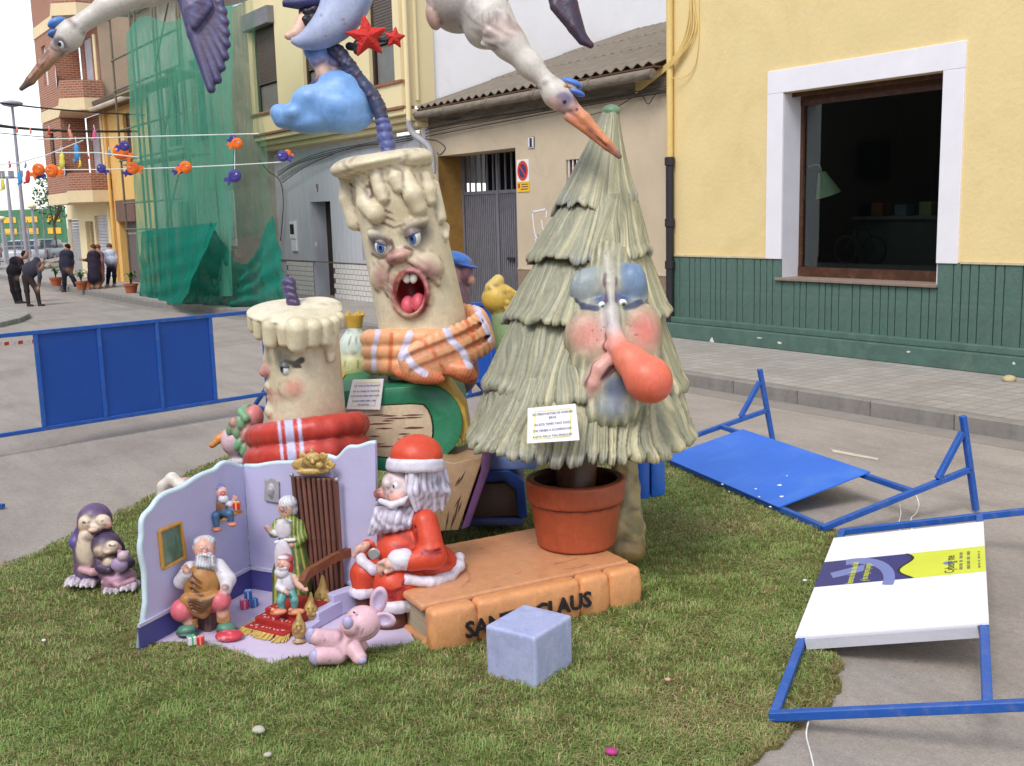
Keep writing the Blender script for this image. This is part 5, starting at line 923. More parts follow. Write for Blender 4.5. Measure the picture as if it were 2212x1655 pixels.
# painted dash and litter on the road
P4 = [G(1795, 970, .004), G(1898, 990, .004), G(1896, 994, .004), G(1800, 977, .004)]
tag(MB().quad(*P4).build('road_dash', mat('worn_white', srgb(196, 188, 172), .8, .2, 12)), 'short worn white dash painted on the road', kind='structure')
lit = mat('litter', srgb(190, 170, 130), .8, .3, 10)
for (px, py, r, lb, m, z) in ((2180, 824, .09, 'flattened yellowish litter on the pavement at right', lit, PT), (558, 1580, .03, 'pale round stone lying in the front grass', mat('pale_stone', srgb(186, 184, 168), .8, .2, 10), .05), (578, 1632, .018, 'small pale pebble near the front edge of the lawn', mat('pale_stone', srgb(186, 184, 168), .8), .05), (1322, 1628, .028, 'crumpled magenta paper in the front grass', mat('magenta_paper', srgb(180, 60, 130), .6), .05), (1442, 1470, .016, 'dry pinkish petal in the grass in front of the lawn centre', mat('petal', srgb(206, 160, 140), .7), .05), (1720, 1560, .02, 'tiny dry leaf at the lawn edge by the fallen barrier', lit, .01), (95, 1385, .014, 'white speck of paper in the left grass', m_wht, .045), (1738, 1255, .014, 'white speck of paper in the right grass', m_wht, .045)):
    o = G(px, py, z); s = S(max(r*.12, .003), r*.3); 
    for i in range(4): s.ell(o+EX*random.uniform(-.4, .4)*r+EY*random.uniform(-.3, .3)*r+EZ*r*.3, (r*.7, r*.6, r*.42), (1, 1, 1))
    tag(s.build('litter', None, m), lb, 'litter')
# tape lettering on the road, far left
tp = thing('barrier_tape', 'strip of red and white tape lying across the road at left', 'tape', G(0, 740))
for i in range(7):
    a, c = G(-20+i*15, 752-i*1.3), G(-10+i*15, 750-i*1.3); MB().prism([a+EZ*.02, c+EZ*.02, c+EZ*.09, a+EZ*.09], EY*.003).build('band', m_wht if i % 2 else m_red, tp)
# ================================================================ the festival display
def d_cyl(P, a, b, ra, rb, r):
    ab = b-a; L = np.linalg.norm(ab); u = ab/L; q = P-a; t = q@u; rad = np.linalg.norm(q-t[:, None]*u, axis=1); R = ra+(rb-ra)*np.clip(t/L, 0, 1)
    x = np.stack([rad-R+r, np.abs(t-L/2)-L/2+r], 1); return np.linalg.norm(np.maximum(x, 0), axis=1)+np.minimum(x.max(1), 0)-r
DF['cyl'] = d_cyl
def s_cyl(s, a, b, ra, rb=None, r=.01, col=None, k=None, op='+'):
    rb = ra if rb is None else rb; a = np.asarray(a, float); b = np.asarray(b, float); R = max(ra, rb); return s._add('cyl', (a, b, ra, rb, r), np.minimum(a, b)-R, np.maximum(a, b)+R, col, k, op)
S.cyl = s_cyl
def noise3(P, sc, seed=0, n=7):
    r = np.random.default_rng(seed); o = np.zeros(len(P))
    for k in range(n): d = r.normal(size=3); d /= np.linalg.norm(d); f = sc*r.uniform(.6, 1.8); o += np.sin(P@d*f+r.uniform(0, 6.28)+1.5*np.sin(P@np.roll(d, 1)*f*.7+r.uniform(0, 6)))
    return o/n*1.6
PURP = srgb(96, 52, 78)
# ---- orange book
TH = .25; B0, B1 = G(934, 1421), G(1386, 1311); be = (B1-B0)/np.linalg.norm(B1-B0); bq_ = np.cross(EZ, be); BL = np.linalg.norm(B1-B0); BW = 1.0
if bq_@f0 < 0: bq_ = -bq_
NOGRASS.append(np.array([(B0+bq_*.02)[:2], (B1+bq_*.02)[:2], (B1+bq_*BW)[:2], (B0+bq_*BW)[:2]]))
bk1 = thing('orange_book', 'giant orange book lying on the grass, lettered on its spine', 'book', B0)
ORG = srgb(206, 146, 104); Ab = np.stack([be, bq_, EZ])
def bpt(u, v, z): return B0+be*u*BL+bq_*v+EZ*z
s = S(.011, .012)
for z in (.022, TH-.022): s.box(bpt(.5, BW/2+.06, z), (BL/2, BW/2-.06, .022), Ab, .012, ORG)
for i in range(16):
    a, c = random.random(), random.random(); p = bpt(a, .1+.8*c, TH); s.line(list(spline([p, p+be*random.uniform(-.1, .1)+bq_*random.uniform(-.05, .05), p+be*random.uniform(-.2, .2)], 5)), .006, PURP, .5)
t_ = [bpt(.17+.16*math.cos(q), .5+.26*math.sin(q), TH) for q in np.linspace(-1.2, 2.4, 14)]; s.line(t_, .006, PURP, .55); s.line([bpt(0, .06, TH), bpt(1, .06, TH)], .012, PURP, .9)
def brush(V, C): q = np.clip(noise3(V*[1, 1, 1], 5, 4)*.5+.4, 0, 1)[:, None]*.22; return C*(1-q)+np.array(srgb(220, 168, 124))*q
s.pfn(brush); s.build('cover', bk1)
g_ = [0, .205, .69, .835, 1.0]
for i in range(4):
    s = S(.010, .01); s.wash = None; u0, u1 = g_[i]+.003, g_[i+1]-.003; uc, uh = (u0+u1)/2, (u1-u0)/2*BL
    s.box(bpt(uc, .05, TH/2), (uh, .055, TH/2), Ab, .03, srgb(218, 150, 98)); s.ell(bpt(uc, .02, TH/2), (uh*1.06, .04, TH*.47), srgb(222, 156, 104), Ab, k=.04)
    for uu in (u0, u1): s.line([bpt(uu, -.03, 0), bpt(uu, -.03, TH), bpt(uu, .06, TH)], .014, PURP, .9)
    for j in range(5): uu = random.uniform(u0, u1); s.line([bpt(uu, -.03, TH*random.random()), bpt(uu+.02, -.03, TH*random.random())], .004, PURP, .4)
    s.pfn(brush); s.build('spine_panel', bk1)
MB().bb(0, 1, 0, 1, 0, 1); b = MB(); b.box(bpt(.5, BW/2+.03, TH/2), (BL-.07, BW-.12, TH-.09), Ab); pg = b.build('pages', mat('page_block', srgb(176, 164, 138), .85, .25, 4, .3, 30, stretch=(1, 1, 30)), bk1)
text_obj('lettering', 'SANTA CLAUS', mat('lettering_black', (.02, .015, .02), .6), bk1, bpt(.43, -.034, TH*.5), be+EZ*.02, EZ, .125, .006, squash=.98, font_bold=.003)
# ---- terracotta pot and the drooping fir
po = G(1245, 1174, TH); fp = Fr(1245, 1174, TH); m = fp.m; pt = thing('flower_pot', 'terracotta flower pot standing on the orange book', 'pot', po)
hp = 149*m; s = S(.011, .01); TER = srgb(172, 84, 54)
s.cyl(po+EZ*.004, po+EZ*hp*.7, 84*m, 98*m, .015, TER); s.cyl(po+EZ*hp*.66, po+EZ*hp, 104*m, 107*m, .02, TER); s.sub('cyl', po+EZ*hp*.8, po+EZ*hp*1.2, 88*m, 92*m, .01, srgb(84, 50, 40))
for i in range(14):
    a = random.uniform(0, 6.28); z0 = random.choice([.0, .68, .66]); p = po+(EX*math.cos(a)+EY*math.sin(a))*96*m+EZ*hp*z0; s.line([p-EX*.02, p+EZ*.02, p+EZ*.05+EX*random.uniform(-.02, .02)], .006, srgb(60, 26, 26), .8)
ring = lambda z, r: [po+(EX*math.cos(a)+EY*math.sin(a))*r*m+EZ*hp*z for a in np.linspace(0, 6.3, 30)]
s.line(ring(.665, 100), .01, srgb(60, 26, 26), .85); s.line(ring(.01, 86), .012, srgb(60, 26, 26), .8); s.spot(po+EZ*hp, (110*m, 110*m, 12*m), srgb(96, 52, 44), .8); s.build('pot', pt)
MB().lathe(po+EZ*hp*.78, [(.001, .02), (89*m, .0)], 24).build('soil', mat('pot_soil', srgb(120, 66, 36), .9, .3, 20, .5), pt)
ft = thing('fir_tree', 'grey green fir tree sculpture with a sad long nosed face', 'tree sculpture', po+EZ*hp)
s = S(.014, .03); s.chain([po+EZ*hp*.7, fp(1246, 960), fp(1255, 850)], [42*m, 46*m, 46*m], srgb(96, 62, 44)); s.build('trunk', ft)
def tier(name, T0, r0, T1, r1, ns, p=1.15, apex=False, seed=0, nv=36, nth=300, wob=.05, tip=.1, ramp=1.):
    r = np.random.default_rng(seed); C0, C1 = fp(*T0), fp(*T1); th = np.linspace(0, 2*math.pi, nth, endpoint=False); ph = r.uniform(0, 6.28, 8)
    warp = th+.5/ns*4*np.sin(th*7+ph[0])+.3/ns*4*np.sin(th*13+ph[1]); st = np.abs(np.sin(warp*ns/2)); st2 = np.abs(np.sin(warp*ns*1.1+ph[2])); clump = .5+.5*np.sin(th*9+ph[3])*np.sin(th*4+ph[4])
    hem = tip*(1-np.sqrt(np.clip(1-(1-st)**2, 0, 1)))+.045*np.sin(th*3+ph[5])+.03*np.sin(th*7+ph[6])+.02*np.sin(th*15+ph[3]); vs = []; cs = []; st_a, st_b = st, st2
    cream, oliv, blue, dark = map(np.array, (srgb(216, 204, 162), srgb(148, 146, 120), srgb(114, 122, 148), srgb(84, 84, 76)))
    rows = list(np.linspace(0, 1, nv))
    for j, v in enumerate(rows):
        wv = warp+.10*np.sin(3.5*v+th*5+ph[0])*(1-v)+.05*np.sin(7*v+th*11+ph[2])*(1-v); st = .62*np.abs(np.sin(wv*ns/2))+.38*np.abs(np.sin(wv*ns*1.15+ph[2])); st2 = np.abs(np.sin(wv*ns*2.1+ph[4]))
        ve = v*(1-hem*v**3); c = C0[None]+(C1-C0)[None]*ve[:, None]; base = r0+(r1-r0)*v**p+ (r1*.05*max(0, v-.8)/.2)
        if v > .88: base -= r1*.07*((v-.88)/.12)**2
        amp = r1*ramp*(.02+.055*v**1.3); rad = (base+amp*(st-.5)+amp*.35*(st2-.5)+r1*wob*(.3+.7*v)*np.sin(th*4+ph[7]+2*v))*m
        vs.append(c+rad[:, None]*(np.cos(th)[:, None]*EX+np.sin(th)[:, None]*EY))
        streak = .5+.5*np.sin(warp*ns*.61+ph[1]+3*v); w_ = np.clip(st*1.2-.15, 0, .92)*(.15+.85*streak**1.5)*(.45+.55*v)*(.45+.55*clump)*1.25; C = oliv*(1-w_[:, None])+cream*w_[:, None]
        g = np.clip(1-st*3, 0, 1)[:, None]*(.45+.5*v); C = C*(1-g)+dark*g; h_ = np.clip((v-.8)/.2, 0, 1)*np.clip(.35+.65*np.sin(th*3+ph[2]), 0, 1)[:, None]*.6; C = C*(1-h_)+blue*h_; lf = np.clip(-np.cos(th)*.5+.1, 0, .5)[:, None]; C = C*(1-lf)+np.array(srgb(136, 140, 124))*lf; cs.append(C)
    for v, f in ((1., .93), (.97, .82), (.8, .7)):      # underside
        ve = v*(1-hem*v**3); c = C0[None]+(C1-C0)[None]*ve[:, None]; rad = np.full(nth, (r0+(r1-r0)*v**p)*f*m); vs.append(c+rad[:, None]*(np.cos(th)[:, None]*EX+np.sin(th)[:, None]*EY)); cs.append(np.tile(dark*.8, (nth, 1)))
    n = nth; R_ = len(vs); V = np.concatenate(vs); i = np.arange(R_-1)[:, None]*n; j = np.arange(n)[None]; j2 = (j+1) % n; Q = np.stack([i+j, i+j2, i+n+j2, i+n+j], -1).reshape(-1, 4)
    h = S(.01); h.pr = []; h.colours = lambda V_: np.concatenate(cs); me = h.finish(name, V, Q[:, ::-1]); return link(name, me, paintmat(), ft)
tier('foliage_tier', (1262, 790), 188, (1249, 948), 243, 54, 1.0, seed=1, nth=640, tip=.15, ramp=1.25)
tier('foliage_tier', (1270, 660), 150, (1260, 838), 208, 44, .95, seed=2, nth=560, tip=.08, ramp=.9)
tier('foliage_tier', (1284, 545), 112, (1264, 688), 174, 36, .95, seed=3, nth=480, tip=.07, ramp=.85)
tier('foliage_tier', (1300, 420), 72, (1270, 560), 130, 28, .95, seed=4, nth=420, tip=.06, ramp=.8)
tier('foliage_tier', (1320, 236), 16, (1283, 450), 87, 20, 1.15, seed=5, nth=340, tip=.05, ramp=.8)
s = S(.008, .02); s.ell(fp(1320, 240), (20*m, 20*m, 14*m), srgb(112, 146, 112)); s.build('tip', ft)
CRM, OLV = srgb(212, 202, 164), srgb(154, 152, 126)
def ff(x, y, o=0): return fp(x, y, -(np.interp(y, [540, 620, 700, 780, 860, 920], [146, 168, 190, 208, 224, 236])-((x-1328)/95)**2*38)-o)
s = S(.0082, .03); s.blend = .01; s.wash = None
for x, y, rx, rz in ((1318, 575, 44, 56), (1320, 640, 76, 60), (1326, 710, 92, 62), (1330, 780, 92, 62), (1322, 845, 80, 52), (1316, 890, 60, 34)): s.ell(ff(x, y, -34), (rx*m, 34*m, rz*m), OLV, k=.05)
s.ell(ff(1272, 622, -13), (42*m, 30*m, 42*m), srgb(146, 156, 160), axes(-12), k=.03); s.ell(ff(1364, 614, -10), (32*m, 30*m, 44*m), srgb(112, 136, 166), axes(8), k=.03); s.chain([ff(1236, 652, -8), ff(1266, 660, 2), ff(1300, 650, 6)], [5*m, 7*m, 5*m], srgb(150, 152, 150), k=.015); s.chain([ff(1346, 648, 6), ff(1370, 656, 2), ff(1394, 646, -6)], [5*m, 6*m, 5*m], srgb(140, 146, 154), k=.015)
s.chain([ff(1310, 550, -6), ff(1318, 610, 6), ff(1322, 680, 8), ff(1327, 722, 14)], [9*m, 10*m, 12*m, 15*m], srgb(190, 184, 170), k=.03)
s.ell(ff(1272, 730, -14), (52*m, 30*m, 54*m), OLV, k=.04); s.ell(ff(1390, 722, -12), (42*m, 32*m, 60*m), OLV, k=.04)
s.chain([ff(1327, 722, 14), ff(1336, 750, 22)], [15*m, 20*m], srgb(222, 172, 162), k=.03); s.chain([ff(1336, 750, 22), ff(1362, 780, 46), ff(1396, 814, 76)], [20*m, 30*m, 41*m], srgb(228, 126, 100), k=.03); s.ell(ff(1402, 822, 80), (46*m, 44*m, 43*m), srgb(226, 108, 84), axes(40), k=.04)
s.ell(ff(1316, 748, 12), (13*m, 14*m, 12*m), srgb(214, 150, 142), k=.015)
s.chain([ff(1342, 772, 6), ff(1318, 778, 10), ff(1297, 797, 8), ff(1282, 828, 2), ff(1274, 858, -8)], [12*m, 15*m, 17*m, 14*m, 7*m], srgb(222, 166, 154), k=.015)
s.spot(ff(1330, 836, 0), (36*m, 50*m, 36*m), srgb(92, 104, 128), .9, soft=.7)
s.chain([ff(1248, 690, -14), ff(1262, 770, -2), ff(1246, 850, -10)], [8*m, 11*m, 7*m], OLV, k=.03)
s.spot(ff(1272, 722, 20), (66*m, 90*m, 62*m), srgb(224, 148, 136), .9, soft=1.); s.spot(ff(1392, 716, 20), (54*m, 90*m, 70*m), srgb(222, 126, 114), .9, soft=1.); s.spot(ff(1300, 648, 20), (26*m, 80*m, 26*m), srgb(64, 84, 126), .9, soft=.9); s.spot(ff(1346, 644, 20), (26*m, 80*m, 24*m), srgb(44, 74, 128), .9, soft=.9); s.spot(ff(1330, 880, 20), (60*m, 90*m, 44*m), srgb(116, 132, 160), .7, soft=.9); s.spot(ff(1412, 836, 70), (60*m, 70*m, 44*m), srgb(212, 72, 52), .6, soft=.9); s.spot(ff(1316, 690, 20), (30*m, 60*m, 40*m), srgb(196, 188, 190), .7, soft=.8)
for pts, r_, c, a in (([(1240, 652), (1262, 662), (1288, 664)], 6, srgb(46, 52, 84), .9), ([(1352, 662), (1372, 658), (1392, 646)], 6, srgb(46, 52, 84), .9), ([(1344, 786), (1318, 796), (1304, 820), (1298, 850)], 5, PURP, .9), ([(1318, 700), (1308, 744), (1284, 784), (1262, 830), (1254, 862)], 4, PURP, .75), ([(1312, 758), (1330, 760)], 4, srgb(120, 30, 40), .9), ([(1306, 590), (1304, 620), (1308, 650)], 3.5, PURP, .7), ([(1333, 585), (1334, 620), (1333, 650)], 3.5, PURP, .7), ([(1404, 775), (1420, 790)], 5, PURP, .7)): s.line([ff(x, y, 16) for x, y in pts], r_*1.7*m, c, a)
for i in range(9): s.spot(ff(random.choice([random.uniform(1275, 1312), random.uniform(1352, 1392)]), random.uniform(690, 740), 30), (3*m, 40*m, 3*m), PURP, .7)
def hairy(V, C):
    v = V-CAMP; z = v@Fw; x = (v@Rw)/z*F_+CX; y = CY-(v@Uw)/z*F_; w = np.clip(1-np.linalg.norm(C-np.array(OLV), axis=1)/.1, 0, 1); u = (x-1322)/(1+.0022*np.clip(y-560, 0, 400)); st = np.sin(u*.42+1.6*noise3(V, 9, 2)); q = (np.clip(st, 0, 1)**2*w*.8)[:, None]; C = C*(1-q)+np.array(CRM)*q; q = (np.clip(-st-.3, 0, 1)*w*.6)[:, None]; return C*(1-q)+np.array(srgb(98, 106, 108))*q
s.pfn(hairy)
def hdisp(P):
    v = P-CAMP; z = v@Fw; x = (v@Rw)/z*F_+CX; y = CY-(v@Uw)/z*F_; u = (x-1322)/(1+.0022*np.clip(y-560, 0, 400)); edge = np.clip((np.sqrt(((x-1325)/100)**2+((y-715)/165)**2)-.92)/.2, 0, 1)*np.clip((np.hypot(x-1400, y-820)-58)/20, 0, 1); return .014*np.abs(np.sin(u*.21+.8*noise3(P, 9, 2)))*np.clip(edge, 0, 1)
s.disp = hdisp; s.build('face', ft)
for (x, y) in ((1301, 660), (1345, 655)): eyeball(ft, ff(x, y, 4), (9*m, 9*m, 9*m), -EY+EZ*-.3+EX*.2, srgb(120, 140, 60), .6, .25)
# ---- printed sheets
m_paper = mat('paper', srgb(238, 234, 236), .7, .03, 3, .05); m_ink = mat('ink_blue', srgb(58, 58, 110), .7); m_yst = mat('border_yellow', srgb(232, 226, 130), .7)
def sheet(label, fr, c4, lines, size, d, yb=True, curl=6):
    P_ = [fr(x, y, dd) for (x, y), dd in zip(c4, d)]; t = thing('printed_sheet', label, 'paper', P_[3]); nrm = np.cross(P_[1]-P_[0], P_[3]-P_[0]); nrm /= np.linalg.norm(nrm); nrm *= -np.sign(nrm@Fw)
    b = MB(); n = 8; vs = []
    for j in range(n):
        for i in range(n): u, v = i/(n-1), j/(n-1); p = lp(lp(P_[0], P_[1], u), lp(P_[3], P_[2], u), v); vs.append(p+nrm*curl*fr.m*.25*((2*u-1)**2)*v)
    b.add(vs, [(j*n+i, j*n+i+1, (j+1)*n+i+1, (j+1)*n+i) for j in range(n-1) for i in range(n-1)]); b.build('paper', m_paper, t, smooth='all', fixn=False)
    ax = P_[1]-P_[0]; up = P_[0]-P_[3]; W_, H_ = np.linalg.norm(ax), np.linalg.norm(up); c = sum(P_)/4+nrm*.0045
    for k, (tx, yy, sq) in enumerate(lines): text_obj('text_line', tx, m_ink, t, c+up*(yy-.5), ax, up, size*H_, .0003, squash=sq)
    bd = MB()
    for (u0, v0, u1, v1) in ((.12, .1, .88, .12), (.12, .12, .14, .9), (.86, .12, .88, .9), (.14, .88, .86, .9)): q = [c+ax*(u-.5)-up*(v-.5)-nrm*.001 for u, v in ((u0, v0), (u1, v0), (u1, v1), (u0, v1))]; bd.quad(*q)
    bd.build('border', m_yst, t, fixn=False); return t
sheet('white printed sheet pinned to the skirt of the fir tree', fp, [(1140, 882), (1243, 872), (1252, 951), (1139, 958)], [('ELS PERSONATGES DE WARNER', .80, .82), ('BROS', .68, .9), ('EN ESTE TEMPS TANT JOIÓS', .50, .85), ('ENS VENEN A ACOMPANYAR', .33, .85), ('A ESTA FALLA TAN SINGULAR', .16, .85)], .095, (-250, -252, -270, -268), curl=4)
# ---- lavender cube standing in front
fc = Fr(1160, 1500); m = fc.m; c0 = G(1158, 1499); cr_, cl_ = G(1238, 1444), G(1058, 1464); e1 = cr_-c0; e1 /= np.linalg.norm(e1); e2 = np.cross(EZ, e1); e2 = e2 if e2@(cl_-c0) > 0 else -e2; a1, a2 = np.linalg.norm(cr_-c0), abs((cl_-c0)@e2); hz = 128*m
NOGRASS.append(np.array([c0[:2], (c0+e1*a1)[:2], (c0+e1*a1+e2*a2)[:2], (c0+e2*a2)[:2]])); CUBE = srgb(176, 182, 218)
cu = thing('lavender_cube', 'pale lavender cube block standing on the front of the lawn', 'cube', c0+e1*a1/2+e2*a2/2); s = S(.009, .01); s.box(c0+e1*a1/2+e2*a2/2+EZ*hz/2, (a1/2, a2/2, hz/2), np.stack([e1, e2, EZ]), .012, CUBE)
def cw(V, C): q = np.clip(noise3(V*np.array([1, 1, .4]), 30, 8)*.5+.35, 0, 1)[:, None]*.4; return C*(1-q)+np.array(srgb(140, 158, 208))*q
s.pfn(cw); s.build('block', cu)
# ================================================================ stacked books behind
DBK = 7.3; fb = Fr(900, 1100, depth=DBK); m = fb.m
gb = thing('green_book', 'giant green book with gold corners lying under the tall candle', 'book', fb(830, 1010, 60)); GRN = srgb(46, 128, 92); GLD = srgb(206, 170, 74); back = 250
def loft(name, front, dz_back, col, par, vox_col=None, m_=None, shrink=None, bevel=.008, sub=None):
    # closed outline given on the near face, carried back to the far face
    a = [fb(x, y, 0) for x, y in front]; dv = (f0*back*m+EZ*dz_back+EX*.0); b = MB(); b.col = col; b.prism(a, dv); return b.build(name, m_ or paintmat(), par, smooth=True, bevel=bevel, vc=True)
def arc(cx, cy, rx, ry, a0, a1, n=10): return [(cx+rx*math.cos(math.radians(a)), cy-ry*math.sin(math.radians(a))) for a in np.linspace(a0, a1, n)]
gb_out = [(722, 847), (800, 840), (905, 834)]+arc(915, 915, 84, 84, 80, -75, 14)+[(870, 1022), (810, 1016)]
gb_in = [(810, 988), (868, 994)]+arc(905, 930, 32, 60, -70, 70, 8)[0:]+[(890, 872), (800, 876), (722, 881)]
loft('cover', gb_out+gb_in, .05, GRN, gb); loft('gold_corner', [(660, 856), (719, 846.5), (721, 882), (666, 886)], .05, GLD, gb)
loft('pages', [(700, 886), (800, 878.5), (888, 874.5)]+arc(902, 930, 32, 58, 68, -66, 8)+[(866, 991), (800, 984), (735, 978)], .05, srgb(206, 184, 152), gb, bevel=.003)
pgs = MB()
m_gr = mat('page_groove', srgb(112, 66, 64), .8)
for i in range(26):
    x0 = random.uniform(715, 880); y0 = random.uniform(895, 985); L = random.uniform(18, 70); x1 = min(x0+L, 915); a, c = fb(x0, y0, -1.2), fb(x1, y0-.05*(x1-x0), -1.2); pgs.prism([a, lp(a, c, .4)+EZ*.006, c, lp(a, c, .6)-EZ*.005], EY*.004)
pgs.build('page_lines', m_gr, gb)
b = MB(); b.col = GLD; P_ = [fb(x, y, 20) for x, y in [(938, 812), (968, 826), (1005, 880), (1014, 930), (1000, 960), (985, 925), (970, 870), (940, 836)]]; b.prism([p-EY*.02 for p in P_], EY*.34); b.build('gold_band', paintmat(), gb, vc=True, bevel=.02, smooth=True)
sheet('smaller white printed sheet pinned to the edge of the green book', fb, [(762, 820), (829, 818), (821, 885), (748, 884)], [('ELS TORS ESTAN PENDENTS', .78, .8), ('EN LA LLONJA DE VALENCIA', .6, .8), ('ELS PARDALS DIEN DEIX ANAR', .44, .8), ('VOLEN RAPID PERO AMB', .27, .8), ('PRUDENCIA', .14, .8)], .085, (-6, -6, -14, -14), curl=2)
# purple-spined book standing underneath, leaning
pb = thing('purple_book', 'tan paged book with purple spine leaning under the green book', 'book', G(1000, 1138)); fpb = Fr(1000, 1110, depth=7.1)
def slab(par, name, pts, d0, d1, col, bev=.01): b = MB(); b.col = col; a = [fpb(x, y, d0) for x, y in pts]; b.prism(a, f0*(d1-d0)*fpb.m); return b.build(name, paintmat(), par, smooth=True, bevel=bev, vc=True)
slab(pb, 'pages', [(905, 985), (980, 1000), (1042, 985), (1040, 1000), (990, 1146), (900, 1150)], 0, 160, srgb(160, 130, 98)); slab(pb, 'spine', [(1043, 968), (1066, 972), (1060, 1010), (1014, 1140), (996, 1146), (1038, 1020)], -8, 170, srgb(96, 62, 104), .015); slab(pb, 'cover', [(870, 1005), (900, 985), (905, 1155), (872, 1158)], -8, 170, srgb(66, 50, 58))
g2 = MB()
for i in range(16): x0, y0 = random.uniform(930, 1015), random.uniform(1015, 1110); a, c = fpb(x0, y0, -1), fpb(x0-random.uniform(8, 20), y0+random.uniform(20, 50), -1); g2.prism([a, lp(a, c, .5)+EX*.008, c, lp(a, c, .5)-EX*.004], EY*.004)
g2.build('page_lines', mat('page_groove_dark', srgb(78, 46, 40), .8), pb)
# dark blue book behind the pot, lavender one on top
fbb = Fr(1100, 1100, depth=7.5); bb_ = thing('blue_book', 'dark blue book in the gap behind the flower pot', 'book', fbb(1100, 1120))
def slab2(par, name, pts, d0, d1, col, bev=.012, fr=fbb): b = MB(); b.col = col; a = [fr(x, y, d0) for x, y in pts]; b.prism(a, f0*(d1-d0)*fr.m); return b.build(name, paintmat(), par, smooth=True, bevel=bev, vc=True)
slab2(bb_, 'pages', [(1030, 1045), (1120, 1040), (1128, 1115), (1020, 1118)], 0, 150, srgb(92, 66, 52)); slab2(bb_, 'cover', [(1034, 1020), (1098, 1016), (1132, 1040), (1140, 1120), (1120, 1120), (1112, 1058), (1090, 1040), (1030, 1044)], -10, 160, srgb(30, 66, 140)); slab2(bb_, 'base_cover', [(1010, 1119), (1130, 1121), (1130, 1136), (1006, 1138)], -10, 160, srgb(60, 70, 120))
lb = thing('pale_blue_book', 'pale blue block stacked above the dark blue book behind the pot', 'book', fbb(1100, 1018, 30)); slab2(lb, 'cover', [(1056, 965), (1160, 960), (1160, 1014), (1060, 1016)], -4, 140, srgb(116, 140, 200))
ub = thing('blue_upright_book', 'bright blue upright book spine right of the flower pot', 'book', fbb(1408, 1075)); slab2(ub, 'cover', [(1378, 988), (1404, 982), (1404, 1078), (1378, 1080)], -20, 120, srgb(36, 100, 200)); slab2(ub, 'spine', [(1406, 981), (1436, 990), (1438, 1070), (1406, 1078)], -24, 120, srgb(40, 108, 210), .02)
# tan draped sack beside the pot
fs = Fr(1370, 1180, 0., depth=6.75); ms = fs.m; sk_ = thing('tan_sack', 'tan lumpy sack half hidden behind the flower pot', 'sack', fs(1380, 1215)); s = S(.011, .05)
for x, y, rx, rz in ((1350, 1020, 30, 60), (1350, 1080, 36, 60), (1344, 1140, 50, 56), (1340, 1184, 56, 36)): s.ell(fs(x, y), (rx*ms, rx*.8*ms, rz*ms), srgb(178, 160, 112) if y < 1150 else srgb(150, 124, 78))
s.disp = lambda P: .009*noise3(P, 38, 3); s.pfn(lambda V, C: C*(1-np.clip(noise3(V, 22, 5)*.5, 0, .4)[:, None])); s.build('sack', sk_)
# ================================================================ tall candle
WAX, WAXD = srgb(224, 212, 182), srgb(188, 168, 130)
tc = thing('tall_candle', 'tall shouting candle figure leaning left on the green book', 'candle', fb(918, 800, 110))
cb0, cb1 = (934, 800, 120), (842, 356, 40); ax0, ax1 = fb(*cb0), fb(*cb1); cdir = (ax1-ax0)/np.linalg.norm(ax1-ax0)
def cax(y): t = (y-cb0[1])/(cb1[1]-cb0[1]); return cb0[0]+(cb1[0]-cb0[0])*t, cb0[2]+(cb1[2]-cb0[2])*t, 102+(90-102)*t
def cf(x, y, o=0):
    xc, dc, R = cax(y); return fb(x, y, dc-math.sqrt(max(R*R-(x-xc)**2, 0))-o)
s = S(.0095, .04); s.blend = .012
s.cyl(ax0, ax1, 102*m, 90*m, .03, WAX, k=0); An = np.stack([np.cross(f0, cdir), np.cross(cdir, np.cross(f0, cdir)), cdir]); An = np.array([v/np.linalg.norm(v) for v in An])
s.ell(fb(822, 352, 40), (108*m, 112*m, 22*m), srgb(228, 216, 184), An, k=.05); s.ell(fb(762, 362, 10), (46*m, 60*m, 20*m), srgb(228, 216, 184), An, k=.05); s.ell(fb(890, 345, 10), (44*m, 60*m, 20*m), srgb(228, 216, 184), An, k=.05)
for pts, rs in (([(748, 385, -6), (752, 430, 2), (768, 480, 6)], (20, 22, 24)), ([(780, 390, -4), (790, 440, 2), (812, 462, 8)], (16, 22, 26)), ([(815, 385, -4), (822, 410, 0), (828, 428, 4)], (18, 16, 14)), ([(855, 385, -4), (862, 405, 2)], (20, 14)), ([(880, 385, -4), (892, 420, 6), (905, 450, 6)], (18, 24, 22)), ([(920, 380, 0), (928, 410, 4), (932, 432, 4)], (14, 16, 14)), ([(938, 400, 0), (952, 470, 2)], (14, 16)), ([(962, 490, 0), (962, 512, 0)], (12, 10))):
    s.chain([cf(x, y, o) for x, y, o in pts], np.array(rs)*m*.82, srgb(226, 214, 184), k=.03)
